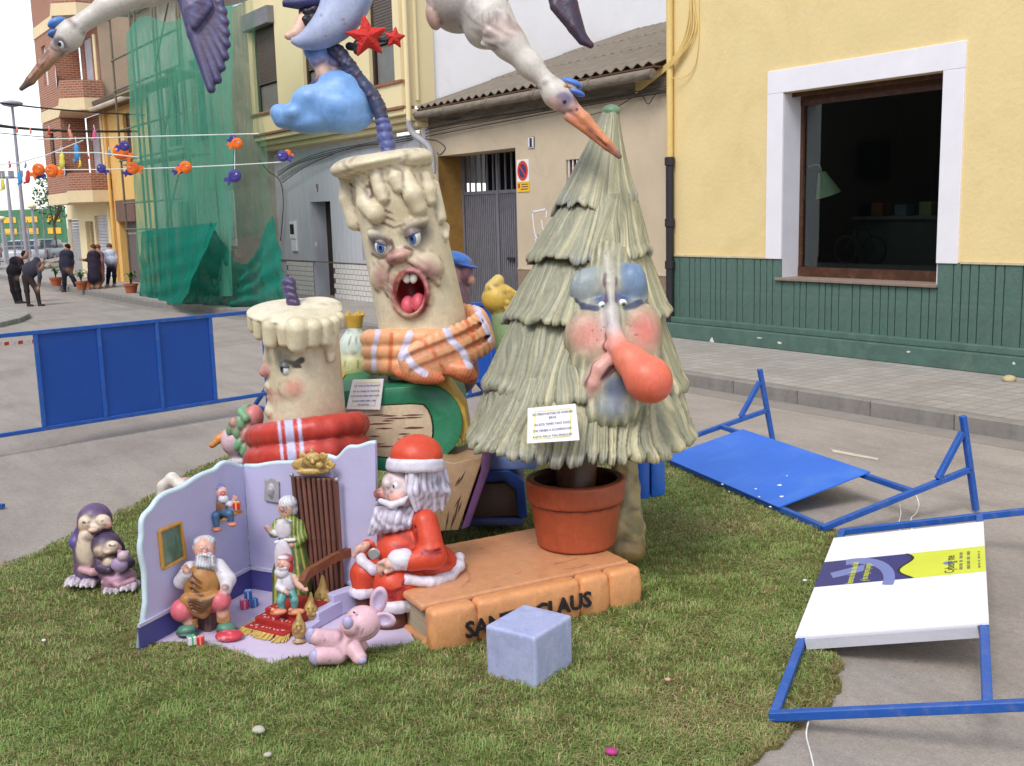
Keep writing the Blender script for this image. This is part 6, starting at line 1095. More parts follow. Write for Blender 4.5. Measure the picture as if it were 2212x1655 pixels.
# features
s.ell(cf(822, 512, -4), (30*m, 16*m, 14*m), WAX, axes(20)); s.ell(cf(896, 486, -4), (34*m, 16*m, 14*m), WAX, axes(-24)); s.ell(cf(864, 552, 0), (27*m, 22*m, 13*m), srgb(198, 154, 144), axes(-14), k=.03); s.ell(cf(848, 558, 8), (13*m, 15*m, 12*m), srgb(180, 112, 120), k=.02)
s.ell(cf(826, 592, -12), (26*m, 24*m, 36*m), WAX, axes(20)); s.ell(cf(920, 574, -12), (40*m, 26*m, 30*m), WAX, axes(24)); s.chain([cf(838, 572, 2), cf(832, 600, 4), cf(838, 632, 2)], np.array([8, 9, 5])*m, WAX, k=.02); s.chain([cf(884, 560, 4), cf(918, 580, 6), cf(948, 612, 2)], np.array([7, 10, 5])*m, WAX, k=.02)
mc = lambda x, y, o=0: cf(x, y, o); s.ell(cf(888, 634, -16), (44*m, 26*m, 58*m), srgb(216, 190, 164), axes(-14))
s.sub('ell', cf(887, 634, 0), (33*m, 52*m, 48*m), srgb(128, 22, 36), A=axes(-14), k=.006)
lipp = [cf(887+35*math.cos(a)*1.0+10*math.sin(a)*-.25, 634+49*math.sin(a), 7) for a in np.linspace(0, 2*math.pi, 18)]
s.chain(lipp, 5*m, srgb(206, 124, 126), k=.01)
GRY = srgb(96, 96, 104)
s.spot(cf(820, 526), (38*m, 60*m, 40*m), srgb(84, 80, 92), .95, soft=.7); s.spot(cf(900, 502), (46*m, 60*m, 44*m), srgb(84, 80, 92), .95, soft=.7); s.spot(cf(828, 596), (40*m, 60*m, 46*m), srgb(160, 104, 112), .9, soft=.9); s.spot(cf(918, 584), (54*m, 60*m, 44*m), srgb(166, 108, 114), .9, soft=.9); s.spot(cf(850, 462), (80*m, 60*m, 50*m), srgb(172, 152, 112), .5, soft=.9); s.spot(cf(886, 690), (60*m, 60*m, 26*m), srgb(176, 170, 140), .6, soft=.9)
for pts, r_ in (([(800, 498), (822, 510), (842, 526)], 5), ([(880, 500), (898, 482), (916, 474)], 5), ([(832, 455), (850, 462), (868, 456)], 3), ([(836, 470), (856, 478), (876, 468)], 3), ([(828, 482), (850, 492), (874, 484)], 3), ([(845, 520), (850, 535), (842, 545)], 3), ([(838, 600), (836, 622), (840, 640)], 4), ([(936, 596), (950, 586), (955, 570)], 4), ([(846, 574), (838, 590), (840, 610)], 4), ([(880, 560), (900, 578), (925, 600)], 4), ([(806, 548), (822, 558), (840, 552)], 4), ([(875, 532), (896, 540), (918, 530)], 4), ([(760, 398), (775, 408), (800, 402)], 4), ([(800, 395), (806, 420), (800, 430)], 4), ([(868, 420), (866, 440), (880, 455)], 4)): s.line([cf(x, y, 4) for x, y in pts], r_*1.5*m, srgb(76, 54, 60), .85)
def waxp(V, C): q = np.clip(noise3(V, 12, 6)*.5+.1, 0, 1)[:, None]*.45; return C*(1-q)+np.array(WAXD)*q
s.pfn(waxp); s.build('body', tc)
s = S(.008, .02); s.ell(cf(882, 662, -24), (17*m, 26*m, 24*m), srgb(222, 96, 110), k=.012); s.ell(cf(905, 656, -24), (16*m, 26*m, 24*m), srgb(222, 96, 110), k=.012); s.build('tongue', tc)
for x, r_ in ((877, -14), (893, 4)): q = S(.005, .005); q.ell(cf(x, 600, -2), (9*m, 6*m, 13*m), srgb(226, 222, 208), axes(r_)); q.build('tooth', tc)
eyeball(tc, cf(824, 531, -2), (17*m, 14*m, 21*m), -EY-EX*.15-EZ*.25, srgb(86, 120, 186), .62, .26); eyeball(tc, cf(894, 511, -2), (18*m, 14*m, 22*m), -EY-EX*.35-EZ*.3, srgb(86, 120, 186), .62, .26)
def lid(par, c, rx, rz, roll, col): q = S(.006, .01); q.ell(c, (rx, rx*.95, rz), col, axes(roll)); q.sub('box', c-EZ*rz*.9, (rx*2, rx*2, rz), axes(roll), .002, k=.004); q.build('eyelid', par)
lid(tc, cf(824, 531, -1), 19*m, 23*m, 22, srgb(120, 108, 108)); lid(tc, cf(894, 511, -1), 20*m, 24*m, -20, srgb(120, 108, 108))
# scarf
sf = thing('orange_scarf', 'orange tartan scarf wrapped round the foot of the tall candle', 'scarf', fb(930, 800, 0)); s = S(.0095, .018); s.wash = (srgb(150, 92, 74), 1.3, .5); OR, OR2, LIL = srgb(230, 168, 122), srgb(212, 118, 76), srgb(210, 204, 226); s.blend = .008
for j, (yl, yr) in enumerate(((728, 726), (756, 758), (786, 790))):
    pts = []
    for a in np.linspace(180, 300, 9): xx = 918+122*math.cos(math.radians(a))*1.0; pts.append(fb(xx+3*j, yl+(yr-yl)*(a-180)/120+4, 116+112*math.sin(math.radians(a))))
    s.chain(pts, [20*m]*9, OR)
bpth = spline([(1000, 690, 175), (1036, 700, 110), (1046, 714, 56), (1014, 736, -2), (962, 758, -34), (910, 778, -46), (882, 792, -48)], 22); s.gid += 1; s.lock = True
for i, (x, y, d) in enumerate(bpth): hh_ = np.interp(i, [0, 6, 14, 21], [40, 46, 48, 36]); s.ell(fb(x, y, d), (17*m, 15*m, hh_*m), OR, axes(-24 if i > 6 else -12), k=.02)
s.lock = False
for off in (-17, 15): s.sub('chain', [fb(x+off*.4, y+off*.9, d-17) for x, y, d in bpth[4:]], 4.5*m, k=.02, col=srgb(196, 130, 92))
s.ell(fb(906, 812, -44), (56*m, 14*m, 17*m), OR2, axes(10)); s.ell(fb(1000, 806, -30), (34*m, 18*m, 20*m), OR2, axes(26)); s.chain([fb(965, 795, -30), fb(1005, 800, -34)], [16*m, 20*m], srgb(226, 140, 96))
for pts in ([(954, 690), (972, 728)], [(968, 728), (1000, 758), (1014, 790)], [(1030, 668), (1046, 700), (1058, 730)], [(872, 760), (890, 790), (915, 806)], [(884, 722), (868, 768)], [(816, 716), (806, 758), (806, 800)]): s.line([fb(x, y, d) for x, y in pts for d in (-60,)], 30*m, LIL, 0)
def tartan(V, C):
    v = V-CAMP; z = v@Fw; x = CX+F_*(v@Rw)/z; y = CY-F_*(v@Uw)/z
    for pts, col, w_ in ((((954, 690), (972, 730)), LIL, 8), (((970, 730), (1000, 760), (1014, 790)), LIL, 8), (((1030, 666), (1048, 702), (1060, 735)), LIL, 7), (((872, 758), (892, 790), (918, 808)), LIL, 8), (((886, 720), (866, 772)), LIL, 8), (((817, 714), (807, 758), (808, 800)), LIL, 6), (((846, 722), (842, 800)), OR2, 5), (((912, 735), (942, 768)), OR2, 5), (((1003, 686), (1018, 716), (1030, 750)), OR2, 5), (((940, 770), (960, 800)), OR2, 4)):
        d = np.full(len(V), 1e9)
        for a, c in zip(pts[:-1], pts[1:]): a = np.array(a); ab = np.array(c)-a; q = np.stack([x, y], 1)-a; t = np.clip(q@ab/(ab@ab), 0, 1); d = np.minimum(d, np.linalg.norm(q-t[:, None]*ab, axis=1))
        w = np.clip((w_-d)/1.5, 0, 1)[:, None]; C = C*(1-w)+np.array(col)*w
    fr_ = np.clip(1-np.abs(np.sin((x+y*.5)*.38))*2.5, 0, 1)*((y > 806) & (x < 960) | (y > 800) & (x > 978)); C = C*(1-.6*fr_[:, None])+np.array(srgb(110, 40, 30))*.6*fr_[:, None]; return C
s.pt = []; s.pfn(tartan); s.build('scarf', sf)
# wick: beads then a rough rope climbing to the moon
wk = thing('candle_wick', 'dark knobbly blue wick rising from the tall candle to the moon', 'wick', fb(838, 338, 30)); s = S(.0075, .012); BL_ = srgb(92, 102, 158)
for x, y, rx, rz in ((839, 328, 17, 12), (837, 313, 18, 13), (832, 296, 19, 14), (830, 277, 18, 13), (826, 262, 17, 10)): s.ell(fb(x, y, 30), (rx*m, rx*m, rz*m), BL_, axes(-8))
s.disp = lambda P: .004*noise3(P, 90, 3); s.build('beads', wk)
s = S(.0085, .015); rp = [fb(*p) for p in ((825, 256, 30), (815, 225, 30), (790, 190, 28), (762, 155, 26), (738, 120, 24), (712, 98, 30), (690, 60, 40), (680, 20, 50), (680, -60, 50))]; s.chain(rp, 15*m, srgb(62, 72, 102)); rr = spline(rp, 130)
for p in rr: q = RNG.normal(size=3); q /= np.linalg.norm(q); s.ell(p+q*12*m, (7*m, 7*m, 6*m), tuple(np.array(srgb(58, 68, 96))*random.uniform(.5, 1.6)), k=.006)
s.disp = lambda P: .003*noise3(P, 160, 5); s.build('rope', wk)
# ---- moon, child, stars, cloud above
fm = Fr(720, 100, depth=7.3); mn = thing('crescent_moon', 'pale lilac crescent moon above the candle wick', 'moon', fm(720, 100)); s = S(.011, .02); s.wash = None; s.blend = .05
oc = spline([(632, 88), (662, 100), (705, 96), (752, 70), (785, 30), (800, -20), (790, -70), (760, -110)], 26); ic = spline([(632, 88), (655, 78), (680, 50), (700, 15), (708, -20), (705, -60), (720, -90), (760, -110)], 26)
for i in range(26): cc = (oc[i]+ic[i])/2; w_ = np.linalg.norm(oc[i]-ic[i])/2+4; s.ell(fm(cc[0], cc[1], 0), (w_*m, min(w_, 34)*m*.9+.005, w_*m), srgb(172, 182, 212), k=.03)
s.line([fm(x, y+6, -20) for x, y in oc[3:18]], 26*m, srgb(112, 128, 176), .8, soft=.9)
for i in range(8): s.spot(fm(random.uniform(690, 780), random.uniform(10, 80), -34), (4*m, 20*m, 4*m), srgb(150, 100, 90), .7)
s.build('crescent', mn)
ch = thing('moon_child', 'child in blue shorts sitting on the moon, mostly hidden', 'figure', fm(690, 190, 20)); s = S(.009, .02); SK = srgb(226, 184, 160)
s.chain([fm(690, 60, 60), fm(688, 105, 50)], [40*m, 34*m], srgb(96, 140, 210)); s.chain([fm(690, 105, 40), fm(692, 128, 36)], [32*m, 24*m], srgb(88, 140, 214)); s.chain([fm(716, 110, 50), fm(722, 135, 46)], [24*m, 20*m], srgb(88, 140, 214)); s.chain([fm(694, 135, 36), fm(703, 168, 34)], [20*m, 17*m], SK); s.chain([fm(722, 138, 46), fm(720, 168, 42)], [16*m, 14*m], SK)
s.ell(fm(690, 180, 34), (26*m, 18*m, 12*m), srgb(60, 56, 90), axes(-24)); s.ell(fm(716, 178, 44), (22*m, 16*m, 12*m), srgb(60, 56, 90)); s.chain([fm(680, 20, 30), fm(655, 50, 20), fm(640, 74, 10), fm(622, 78, 6)], [22*m, 17*m, 13*m, 8*m], SK); s.chain([fm(640, 76, 10), fm(634, 86, 8)], [8*m, 5*m], SK); s.ell(fm(690, -30, 50), (40*m, 38*m, 46*m), SK); s.build('body', ch)
s = S(.009, .01)
for i in range(26): s.ell(fm(668+random.uniform(-14, 16), 30+random.uniform(-26, 24), 20+random.uniform(-14, 14)), (11*m, 11*m, 9*m), srgb(34, 32, 42))
s.build('hair', ch); MB().tube([fm(612, 8, 10), fm(640, 8, 6), fm(700, -2, 4), fm(760, -8, 10), fm(790, -14, 20)], [7*m, 12*m, 13*m, 12*m, 8*m], 10).build('hat_brim', mat('hat_navy', srgb(54, 58, 100), .5), ch, smooth=True)
m_star = mat('star_red', srgb(214, 48, 40), .5, .2, 20, .9, 60, .4)
def star(label, fr, cx, cy, R, rot, d):
    o = fr(cx, cy, d); A = axes(rot, 10); t = thing('red_star', label, 'star', o, 'red stars beside the moon'); k = fr.m; vs = [o-A[1]*R*.33*k, o+A[1]*R*.33*k]
    for i in range(10): a = math.pi/2+i*math.pi/5; r_ = R if i % 2 == 0 else R*.46; vs.append(o+(A[0]*math.cos(a)+A[2]*math.sin(a))*r_*k)
    b = MB().add(vs, [(0, 2+i, 2+(i+1) % 10) for i in range(10)]+[(1, 2+(i+1) % 10, 2+i) for i in range(10)]); b.build('points', m_star, t, bevel=2.2*k, smooth=True); return o
o1 = star('larger red five pointed star beside the moon', fm, 793, 80, 52, -6, -10); o2 = star('smaller red star to the right of the larger star', fm, 853, 82, 29, 6, -6)
s = S(.008, .01); s.chain([fm(755, 100, 20), fm(772, 103, 5), fm(790, 88, 0), fm(850, 86, 4)], [9*m, 8*m, 6*m, 5*m], srgb(34, 40, 50)); s.ell(fm(775, 98, 0), (13*m, 13*m, 13*m), srgb(34, 44, 50)); s.ell(fm(772, 110, 0), (9*m, 9*m, 9*m), srgb(34, 44, 50)); tag(s.build('star_bracket'), 'short black knobbly bracket holding the red stars', 'bracket')
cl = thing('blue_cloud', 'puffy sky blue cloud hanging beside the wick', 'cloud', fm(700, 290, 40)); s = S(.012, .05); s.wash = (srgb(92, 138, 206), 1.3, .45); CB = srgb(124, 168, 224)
for x, y, rx, rz, d in ((700, 225, 70, 42, 30), (735, 190, 50, 34, 40), (772, 210, 34, 30, 50), (640, 245, 40, 22, 30), (602, 243, 19, 18, 26), (620, 262, 26, 16, 34), (690, 262, 64, 26, 40), (755, 262, 50, 26, 36), (740, 232, 56, 42, 20), (668, 212, 36, 26, 20), (790, 240, 20, 20, 50), (715, 172, 36, 18, 50)): s.ell(fm(x, y, d), (rx*m, min(rx, 45)*m, rz*m), CB, axes(-8))
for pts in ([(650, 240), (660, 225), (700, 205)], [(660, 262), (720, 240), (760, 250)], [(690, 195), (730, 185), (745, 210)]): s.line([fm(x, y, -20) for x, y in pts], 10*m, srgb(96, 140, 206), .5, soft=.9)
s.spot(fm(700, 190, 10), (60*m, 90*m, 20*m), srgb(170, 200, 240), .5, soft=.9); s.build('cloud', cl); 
# ================================================================ small candle with red scarf
fk = Fr(655, 960, depth=6.95); m = fk.m; sc2 = thing('short_candle', 'short pale candle figure with a face in profile', 'candle', fk(660, 960))
k0, k1 = (666, 960, 70), (652, 676, -20); a0_, a1_ = fk(*k0), fk(*k1); kd = (a1_-a0_)/np.linalg.norm(a1_-a0_)
def kax(y): t = (y-k0[1])/(k1[1]-k0[1]); return k0[0]+(k1[0]-k0[0])*t, k0[2]+(k1[2]-k0[2])*t, 88-14*t
def kf(x, y, o=0):
    xc, dc, R = kax(y); return fk(x, y, dc-math.sqrt(max(R*R-(x-xc)**2, 0))-o)
def ks(x, y, o=0): return fk(x, y, kax(y)[1]-22-o)      # on the left silhouette
s = S(.008, .035); s.blend = .01; s.cyl(a0_, a1_, 88*m, 74*m, .03, WAX, k=0); Ak = np.stack([EX, np.cross(kd, EX), kd]); Ak = np.array([v/np.linalg.norm(v) for v in Ak])
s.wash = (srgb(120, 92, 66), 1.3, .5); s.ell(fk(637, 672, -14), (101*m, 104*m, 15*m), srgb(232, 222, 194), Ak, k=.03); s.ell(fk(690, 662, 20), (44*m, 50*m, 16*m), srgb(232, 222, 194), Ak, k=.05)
for x, r_, L in ((546, 12, 18), (560, 14, 26), (584, 18, 34), (612, 13, 30), (642, 24, 34), (676, 18, 30), (702, 14, 34), (722, 13, 24), (733, 12, 16)):
    qq = math.sqrt(max(1-((x-637)/101)**2, 0)); yr = 676+34*qq; s.chain([fk(x, yr, -14-92*qq), fk(x, yr+L, -10-86*qq)], [r_*m, r_*.85*m], srgb(228, 216, 184), k=.02)
s.chain([fk(706, 705, -70), fk(712, 740, -60), fk(716, 775, -50)], [12*m, 12*m, 9*m], WAX)
s.chain([ks(592, 755), ks(588, 778), ks(594, 800)], [20*m, 17*m, 18*m], WAX); s.chain([ks(594, 780, 8), ks(580, 797, 14), ks(571, 804, 16)], [12*m, 13*m, 11*m], srgb(200, 134, 138), k=.015); s.ell(ks(592, 832, 6), (20*m, 26*m, 16*m), WAX, k=.02); s.chain([ks(577, 842, 4), ks(592, 848, 26), kf(610, 848, 4), kf(622, 840, 2)], [7*m, 8*m, 6*m, 3*m], srgb(212, 138, 128), k=.008); s.chain([ks(581, 858, 4), ks(594, 862, 24), kf(608, 860, 4)], [6*m, 8*m, 4*m], srgb(198, 108, 108), k=.008); s.ell(ks(594, 886, 8), (22*m, 28*m, 17*m), WAX, k=.03); s.ell(kf(632, 836, -10), (28*m, 20*m, 28*m), WAX); s.chain([ks(588, 752, 8), kf(606, 744, 2), kf(628, 752, 0)], [7*m, 7*m, 4*m], WAX, k=.015)
s.spot(kf(636, 836), (32*m, 50*m, 30*m), srgb(224, 150, 134), .85, soft=.8); s.spot(kf(618, 782), (30*m, 50*m, 36*m), srgb(112, 118, 118), .85, soft=.7); s.spot(ks(588, 776, 10), (14*m, 40*m, 18*m), srgb(120, 124, 122), .7, soft=.7)
for pts, r_, c_ in (([(588, 750), (602, 740), (622, 746)], 4.5, srgb(52, 46, 56)), ([(602, 786), (620, 779), (638, 786), (652, 778)], 7, srgb(36, 36, 46)), ([(634, 792), (648, 792)], 4, srgb(36, 36, 46)), ([(606, 808), (620, 812), (634, 806)], 3, srgb(80, 80, 90)), ([(590, 852), (606, 851), (618, 842)], 3.5, srgb(96, 40, 44)), ([(616, 838), (622, 846), (618, 852)], 3, srgb(96, 60, 60)), ([(640, 740), (662, 748)], 3, srgb(84, 62, 66)), ([(722, 806), (716, 812), (706, 808)], 3.5, srgb(84, 62, 66))): s.line([kf(x, y, 3) for x, y in pts], r_*1.2*m, c_, .9)
s.pfn(waxp); s.build('body', sc2); eyeball(sc2, kf(616, 797, 4), (13*m, 10*m, 15*m), -EX*.75-EY*.7, srgb(70, 90, 120), .6, .3); lid(sc2, kf(616, 795, 5), 14*m, 16*m, 12, srgb(96, 100, 104)); eyeball(sc2, ks(590, 792, 12), (5*m, 7*m, 9*m), -EX*.9-EY*.4, srgb(70, 90, 120), .6, .3)
s = S(.007, .01)
for i, (x, y) in enumerate(((633, 652), (629, 638), (626, 623), (624, 609))): s.ell(fk(x, y, -20), (15*m, 15*m, 11*m), srgb(82, 76, 118)); s.ell(fk(x+7, y+3, -28), (8*m, 8*m, 7*m), srgb(70, 64, 104))
s.build('wick', sc2)
rs = thing('red_scarf', 'red striped scarf wrapped round the short candle', 'scarf', fk(660, 1000)); s = S(.0095, .015); RED = srgb(196, 66, 54)
for y, r_, sag in ((930, 27, 0), (976, 31, 4)):
    pts = [fk(664+108*math.cos(math.radians(a)), y+sag-14*math.cos(math.radians(a)), 34+104*math.sin(math.radians(a))) for a in np.linspace(150, 390, 14)]; s.chain(pts, r_*m, RED)
def rstripe(V, C):
    v = V-CAMP; z = v@Fw; x = CX+F_*(v@Rw)/z; y = CY-F_*(v@Uw)/z; xx = x-(y-930)*.1
    for c, w_ in ((604, 4), (625, 10), (648, 5)): q = np.clip((w_-np.abs(xx-c))/1.5, 0, 1)[:, None]; C = C*(1-q)+np.array(srgb(200, 196, 226))*q
    q = np.clip(noise3(V, 14, 3)*.6, 0, .5)[:, None]; return C*(1-q)+np.array(srgb(120, 36, 36))*q
s.pfn(rstripe); s.build('wrap', rs)
s = S(.008, .01); s.chain([fk(566, 945, -10), fk(560, 975, -14), fk(550, 1010, -16)], [6*m, 9*m, 14*m], srgb(226, 224, 230)); s.build('white_tail', rs)
pbk = thing('dark_plinth', 'dark purple block under the red scarf', 'plinth', G(660, 1110)); b = MB(); b.col = srgb(72, 58, 92); b.prism([fk(575, 1004, 20), fk(770, 1000, 20), fk(770, 1130, 20), fk(575, 1130, 20)], f0*.5); b.build('block', paintmat(), pbk, vc=True, bevel=.015)
# crowned bulb between the candles, blue-capped head and yellow glove behind
f7 = Fr(765, 800, depth=8.0); m = f7.m; cg = thing('crowned_bulb', 'pale green bulb with a golden crown between the candles', 'figure', f7(765, 810)); s = S(.01, .03); s.ell(f7(766, 790), (42*m, 42*m, 40*m), srgb(196, 196, 142)); s.ell(f7(766, 755), (34*m, 34*m, 44*m), srgb(206, 220, 210)); s.cone(f7(766, 730), f7(766, 716), 22*m, 16*m, srgb(200, 216, 206))
for dx in (-18, 6, 20): s.line([f7(766+dx*.4, 722, -30), f7(766+dx, 760, -40), f7(766+dx*1.4, 800, -42)], 4*m, srgb(120, 84, 70), .7)
s.build('bulb', cg); b = MB(); b.lathe(f7(766, 710), [(15*m, 0), (16*m, 2*m), (22*m, 30*m), (18*m, 30*m), (12*m, 4*m)], 20, fn=lambda a, i: 1+(.08 if i in (2, 3) else 0)*math.sin(a*5)); b.build('crown', mat('gold_paint', srgb(212, 172, 78), .4, .2, 10, .3), cg, smooth=True)
for i in range(5): a = i*1.2566; b = MB(); b.lathe(f7(766, 680)+(EX*math.cos(a)+EY*math.sin(a))*18*m, [(6*m, -4*m), (1*m, 9*m)], 8); b.build('crown_point', mat('gold_paint', (.6, .4, .1)), cg)
f8 = Fr(1000, 620, depth=8.6); m = f8.m; cp = thing('capped_head', 'head with blue cap and purple nose peeping behind the tall candle', 'figure', f8(985, 640)); s = S(.01, .02); s.ell(f8(970, 600, 0), (34*m, 34*m, 40*m), srgb(190, 150, 140)); s.ell(f8(1006, 588, -10), (14*m, 20*m, 28*m), srgb(140, 96, 116), axes(20)); s.ell(f8(1016, 606, -10), (10*m, 12*m, 12*m), srgb(206, 160, 140)); s.cone(f8(975, 640), f8(975, 800), 40*m, 60*m, srgb(120, 90, 110)); s.build('head', cp); s = S(.009, .01); s.ell(f8(988, 562, -6), (34*m, 32*m, 18*m), srgb(70, 130, 214), axes(18)); s.ell(f8(1004, 572, -16), (30*m, 24*m, 5*m), srgb(60, 110, 200), axes(16)); s.build('cap', cp)
f9 = Fr(1075, 640, depth=7.9); m = f9.m; gh = thing('yellow_glove', 'yellow gloved fist raised behind the fir tree', 'glove', f9(1085, 690)); s = S(.01, .02); YL = srgb(222, 186, 84); s.ell(f9(1078, 645), (38*m, 32*m, 33*m), YL); s.chain([f9(1062, 622, -6), f9(1076, 606, -8)], [15*m, 13*m], srgb(234, 206, 120))
for j in range(4): s.chain([f9(1098, 628+j*13, -24), f9(1116, 640+j*12, -20), f9(1112, 652+j*11, -4)], [9*m, 9*m, 8*m], YL, k=.008)
s.cone(f9(1090, 680, 10), f9(1130, 900, 40), 30*m, 40*m, srgb(150, 180, 130)); 
for j in range(3): s.line([f9(1092, 634+j*13, -40), f9(1112, 648+j*12, -34)], 3*m, srgb(120, 80, 40), .7)
s.build('fist', gh)
# ================================================================ storks
def stork_head(s, P, C, rx, beak0, beak1, capc, roll, eye, par, fr, fl=1):
    pass
fst = Fr(1200, 200, depth=6.15); m = fst.m; sr = thing('stork', 'white stork in a blue cap diving towards the fir tree top', 'stork', fst(1120, 100, 0), 'capped storks flying over the display'); WH, WH2 = srgb(210, 202, 192), srgb(166, 158, 152)
s = S(.0095, .05); s.blend = .02
s.ell(fst(985, 10, 60), (66*m, 70*m, 60*m), WH2, axes(30)); s.ell(fst(1010, -50, 80), (110*m, 90*m, 90*m), WH); s.ell(fst(936, 36, 40), (16*m, 24*m, 30*m), srgb(196, 156, 140), axes(-14), k=.02); s.ell(fst(1050, 50, 30), (50*m, 46*m, 56*m), WH, axes(20))
s.chain([fst(1060, 40, 20), fst(1100, 92, 8), fst(1145, 142, 2), fst(1184, 180, 0)], [50*m, 34*m, 24*m, 19*m], WH)
for i in range(7): s.chain([fst(1075+i*6, 30+i*6, -14), fst(1055+i*5, 70+i*3, -14), fst(1052-i*1, 88+i*3-abs(i-3)*4, -6)], np.array([10, 11, 7])*m, WH, k=.014)
s.ell(fst(1204, 205, 0), (36*m, 30*m, 31*m), WH, axes(35)); s.ell(fst(1224, 225, -2), (22*m, 22*m, 18*m), srgb(206, 190, 200), axes(40)); s.spot(fst(1218, 214, -26), (24*m, 30*m, 20*m), srgb(104, 100, 132), .85); s.spot(fst(1090, 60, -20), (70*m, 60*m, 40*m), srgb(196, 160, 146), .5, soft=.9); s.spot(fst(1000, 30, 0), (60*m, 80*m, 40*m), srgb(150, 140, 138), .6, soft=.9); s.spot(fst(1195, 225, -20), (26*m, 30*m, 20*m), srgb(226, 176, 160), .5)
s.chain([fst(1235, 232, -2), fst(1262, 258, -4), fst(1310, 308, -6), fst(1339, 338, -8)], [16*m, 14*m, 9.5*m, 5*m], srgb(216, 142, 98), k=.02); s.chain([fst(1228, 252, -2), fst(1262, 278, -4), fst(1310, 318, -6), fst(1337, 340, -8)], [11*m, 9*m, 7*m, 4*m], srgb(200, 120, 82), k=.006)
s.line([fst(1230, 243, -18), fst(1262, 270, -18), fst(1310, 314, -14)], 3*m, srgb(90, 30, 30), .9); s.spot(fst(1336, 337, -8), (16*m, 16*m, 16*m), srgb(110, 84, 90), .8); s.spot(fst(1246, 237, -16), (4*m, 9*m, 6*m), srgb(70, 20, 24), .9)
for i in range(8): s.line([fst(960+i*16, 10+i*3, -30), fst(970+i*15, 40+i*5, -20)], 3*m, srgb(150, 130, 128), .5)
s.build('body', sr); eyeball(sr, fst(1219, 219, -20), (8.5*m, 8*m, 9*m), -EY-EZ*.2+EX*.1, srgb(110, 60, 60), .7, .35)
def cap(par, fr, m, x, y, roll, s_=1.):
    q = S(.006, .006); q.ell(fr(x, y, -2), (24*s_*m, 22*s_*m, 9*s_*m), srgb(70, 128, 216), axes(roll)); q.ell(fr(x+9*s_, y+20*s_, -10), (20*s_*m, 18*s_*m, 7*s_*m), srgb(64, 116, 206), axes(roll)); q.ell(fr(x-4*s_, y+10*s_, -6), (20*s_*m, 19*s_*m, 6*s_*m), srgb(190, 156, 80), axes(roll)); q.ell(fr(x-16*s_, y+6*s_, -22), (5*s_*m, 5*s_*m, 5*s_*m), srgb(210, 174, 96)); q.build('cap', par)
cap(sr, fst, m, 1236, 180, 22)
s = S(.009, .012); DK = srgb(58, 52, 72)
for i in range(9): t = i/8; s.chain([fst(1196+20*t, -40, 40), fst(1200+34*t, 0+10*t, 36), fst(1200+56*t, 14+66*t, 30), fst(1204+72*t, 22+76*t, 26)], np.array([16, 15, 12, 7])*m, tuple(np.array(DK)*(1.3-.5*t)), k=.01)
s.chain([fst(1226, -60, 40), fst(1228, 10, 34), fst(1240, 60, 28), fst(1258, 88, 26), fst(1276, 97, 24)], np.array([18, 16, 13, 9, 6])*m, DK); s.chain([fst(1060, -40, 60), fst(1130, -60, 50), fst(1210, -50, 44)], [26*m, 22*m, 20*m], WH2); s.build('wing', sr)
fsl = Fr(140, 90, depth=7.6); m = fsl.m; sl2 = thing('stork', 'stork in a blue cap flying at the upper left', 'stork', fsl(300, 20), 'capped storks flying over the display'); s = S(.0105, .05); s.blend = .02
s.chain([fsl(158, 62, 0), fsl(230, 16, 10), fsl(320, -18, 20), fsl(420, -40, 30)], [19*m, 22*m, 28*m, 36*m], WH); s.ell(fsl(148, 78, 0), (32*m, 28*m, 31*m), WH, axes(-30)); s.ell(fsl(130, 100, -2), (22*m, 20*m, 18*m), srgb(206, 190, 190), axes(-40)); s.spot(fsl(130, 92, -18), (18*m, 24*m, 16*m), srgb(86, 80, 92), .85); s.ell(fsl(470, -60, 40), (110*m, 80*m, 70*m), WH)
s.chain([fsl(124, 112, -2), fsl(96, 140, -4), fsl(66, 174, -6), fsl(46, 192, -8)], [15*m, 12*m, 9*m, 5*m], srgb(168, 128, 98), k=.02); s.chain([fsl(112, 108, -6), fsl(90, 136, -6), fsl(62, 172, -7)], [8*m, 8*m, 6*m], srgb(186, 136, 104), k=.006); s.spot(fsl(52, 186, -8), (26*m, 26*m, 20*m), srgb(86, 76, 72), .8); s.line([fsl(116, 112, -20), fsl(90, 142, -18), fsl(64, 174, -14)], 3*m, srgb(90, 40, 40), .8); s.build('body', sl2)
eyeball(sl2, fsl(132, 96, -19), (7*m, 7*m, 9*m), -EY-EX*.2, srgb(60, 60, 70), .7, .35)
q = S(.006, .008); q.ell(fsl(124, 50, -6), (21*m, 22*m, 11*m), srgb(88, 140, 214), axes(-22)); q.ell(fsl(116, 72, -14), (13*m, 16*m, 7*m), srgb(70, 116, 190), axes(-30)); q.ell(fsl(126, 66, -20), (6*m, 5*m, 5*m), srgb(190, 150, 70)); q.build('cap', sl2)
s = S(.0105, .012); s.blend = .02
ends = [(456, 192), (470, 172), (478, 146), (486, 122), (489, 96), (488, 72), (486, 48), (482, 26), (474, 6)]
for i, (x, y) in enumerate(ends): t = i/8; s.chain([fsl(392+44*t, -24, 20), lp(fsl(392+44*t, -24, 20), fsl(x, y, 0), .45)-EX*.0, fsl(x, y, -2)], np.array([15, 17, 10])*m, tuple(np.array(srgb(74, 72, 108))*(1.05+.2*t)), k=.014)
for i in range(6): x, y = ends[i+2]; s.chain([fsl(400+30*i/5, -24, 0), fsl(410+36*i/6, 20-4*i, -14), fsl(420+6*i, 52-8*i, -14)], np.array([12, 14, 10])*m, srgb(108, 108, 148), k=.014)
s.build('wing', sl2)
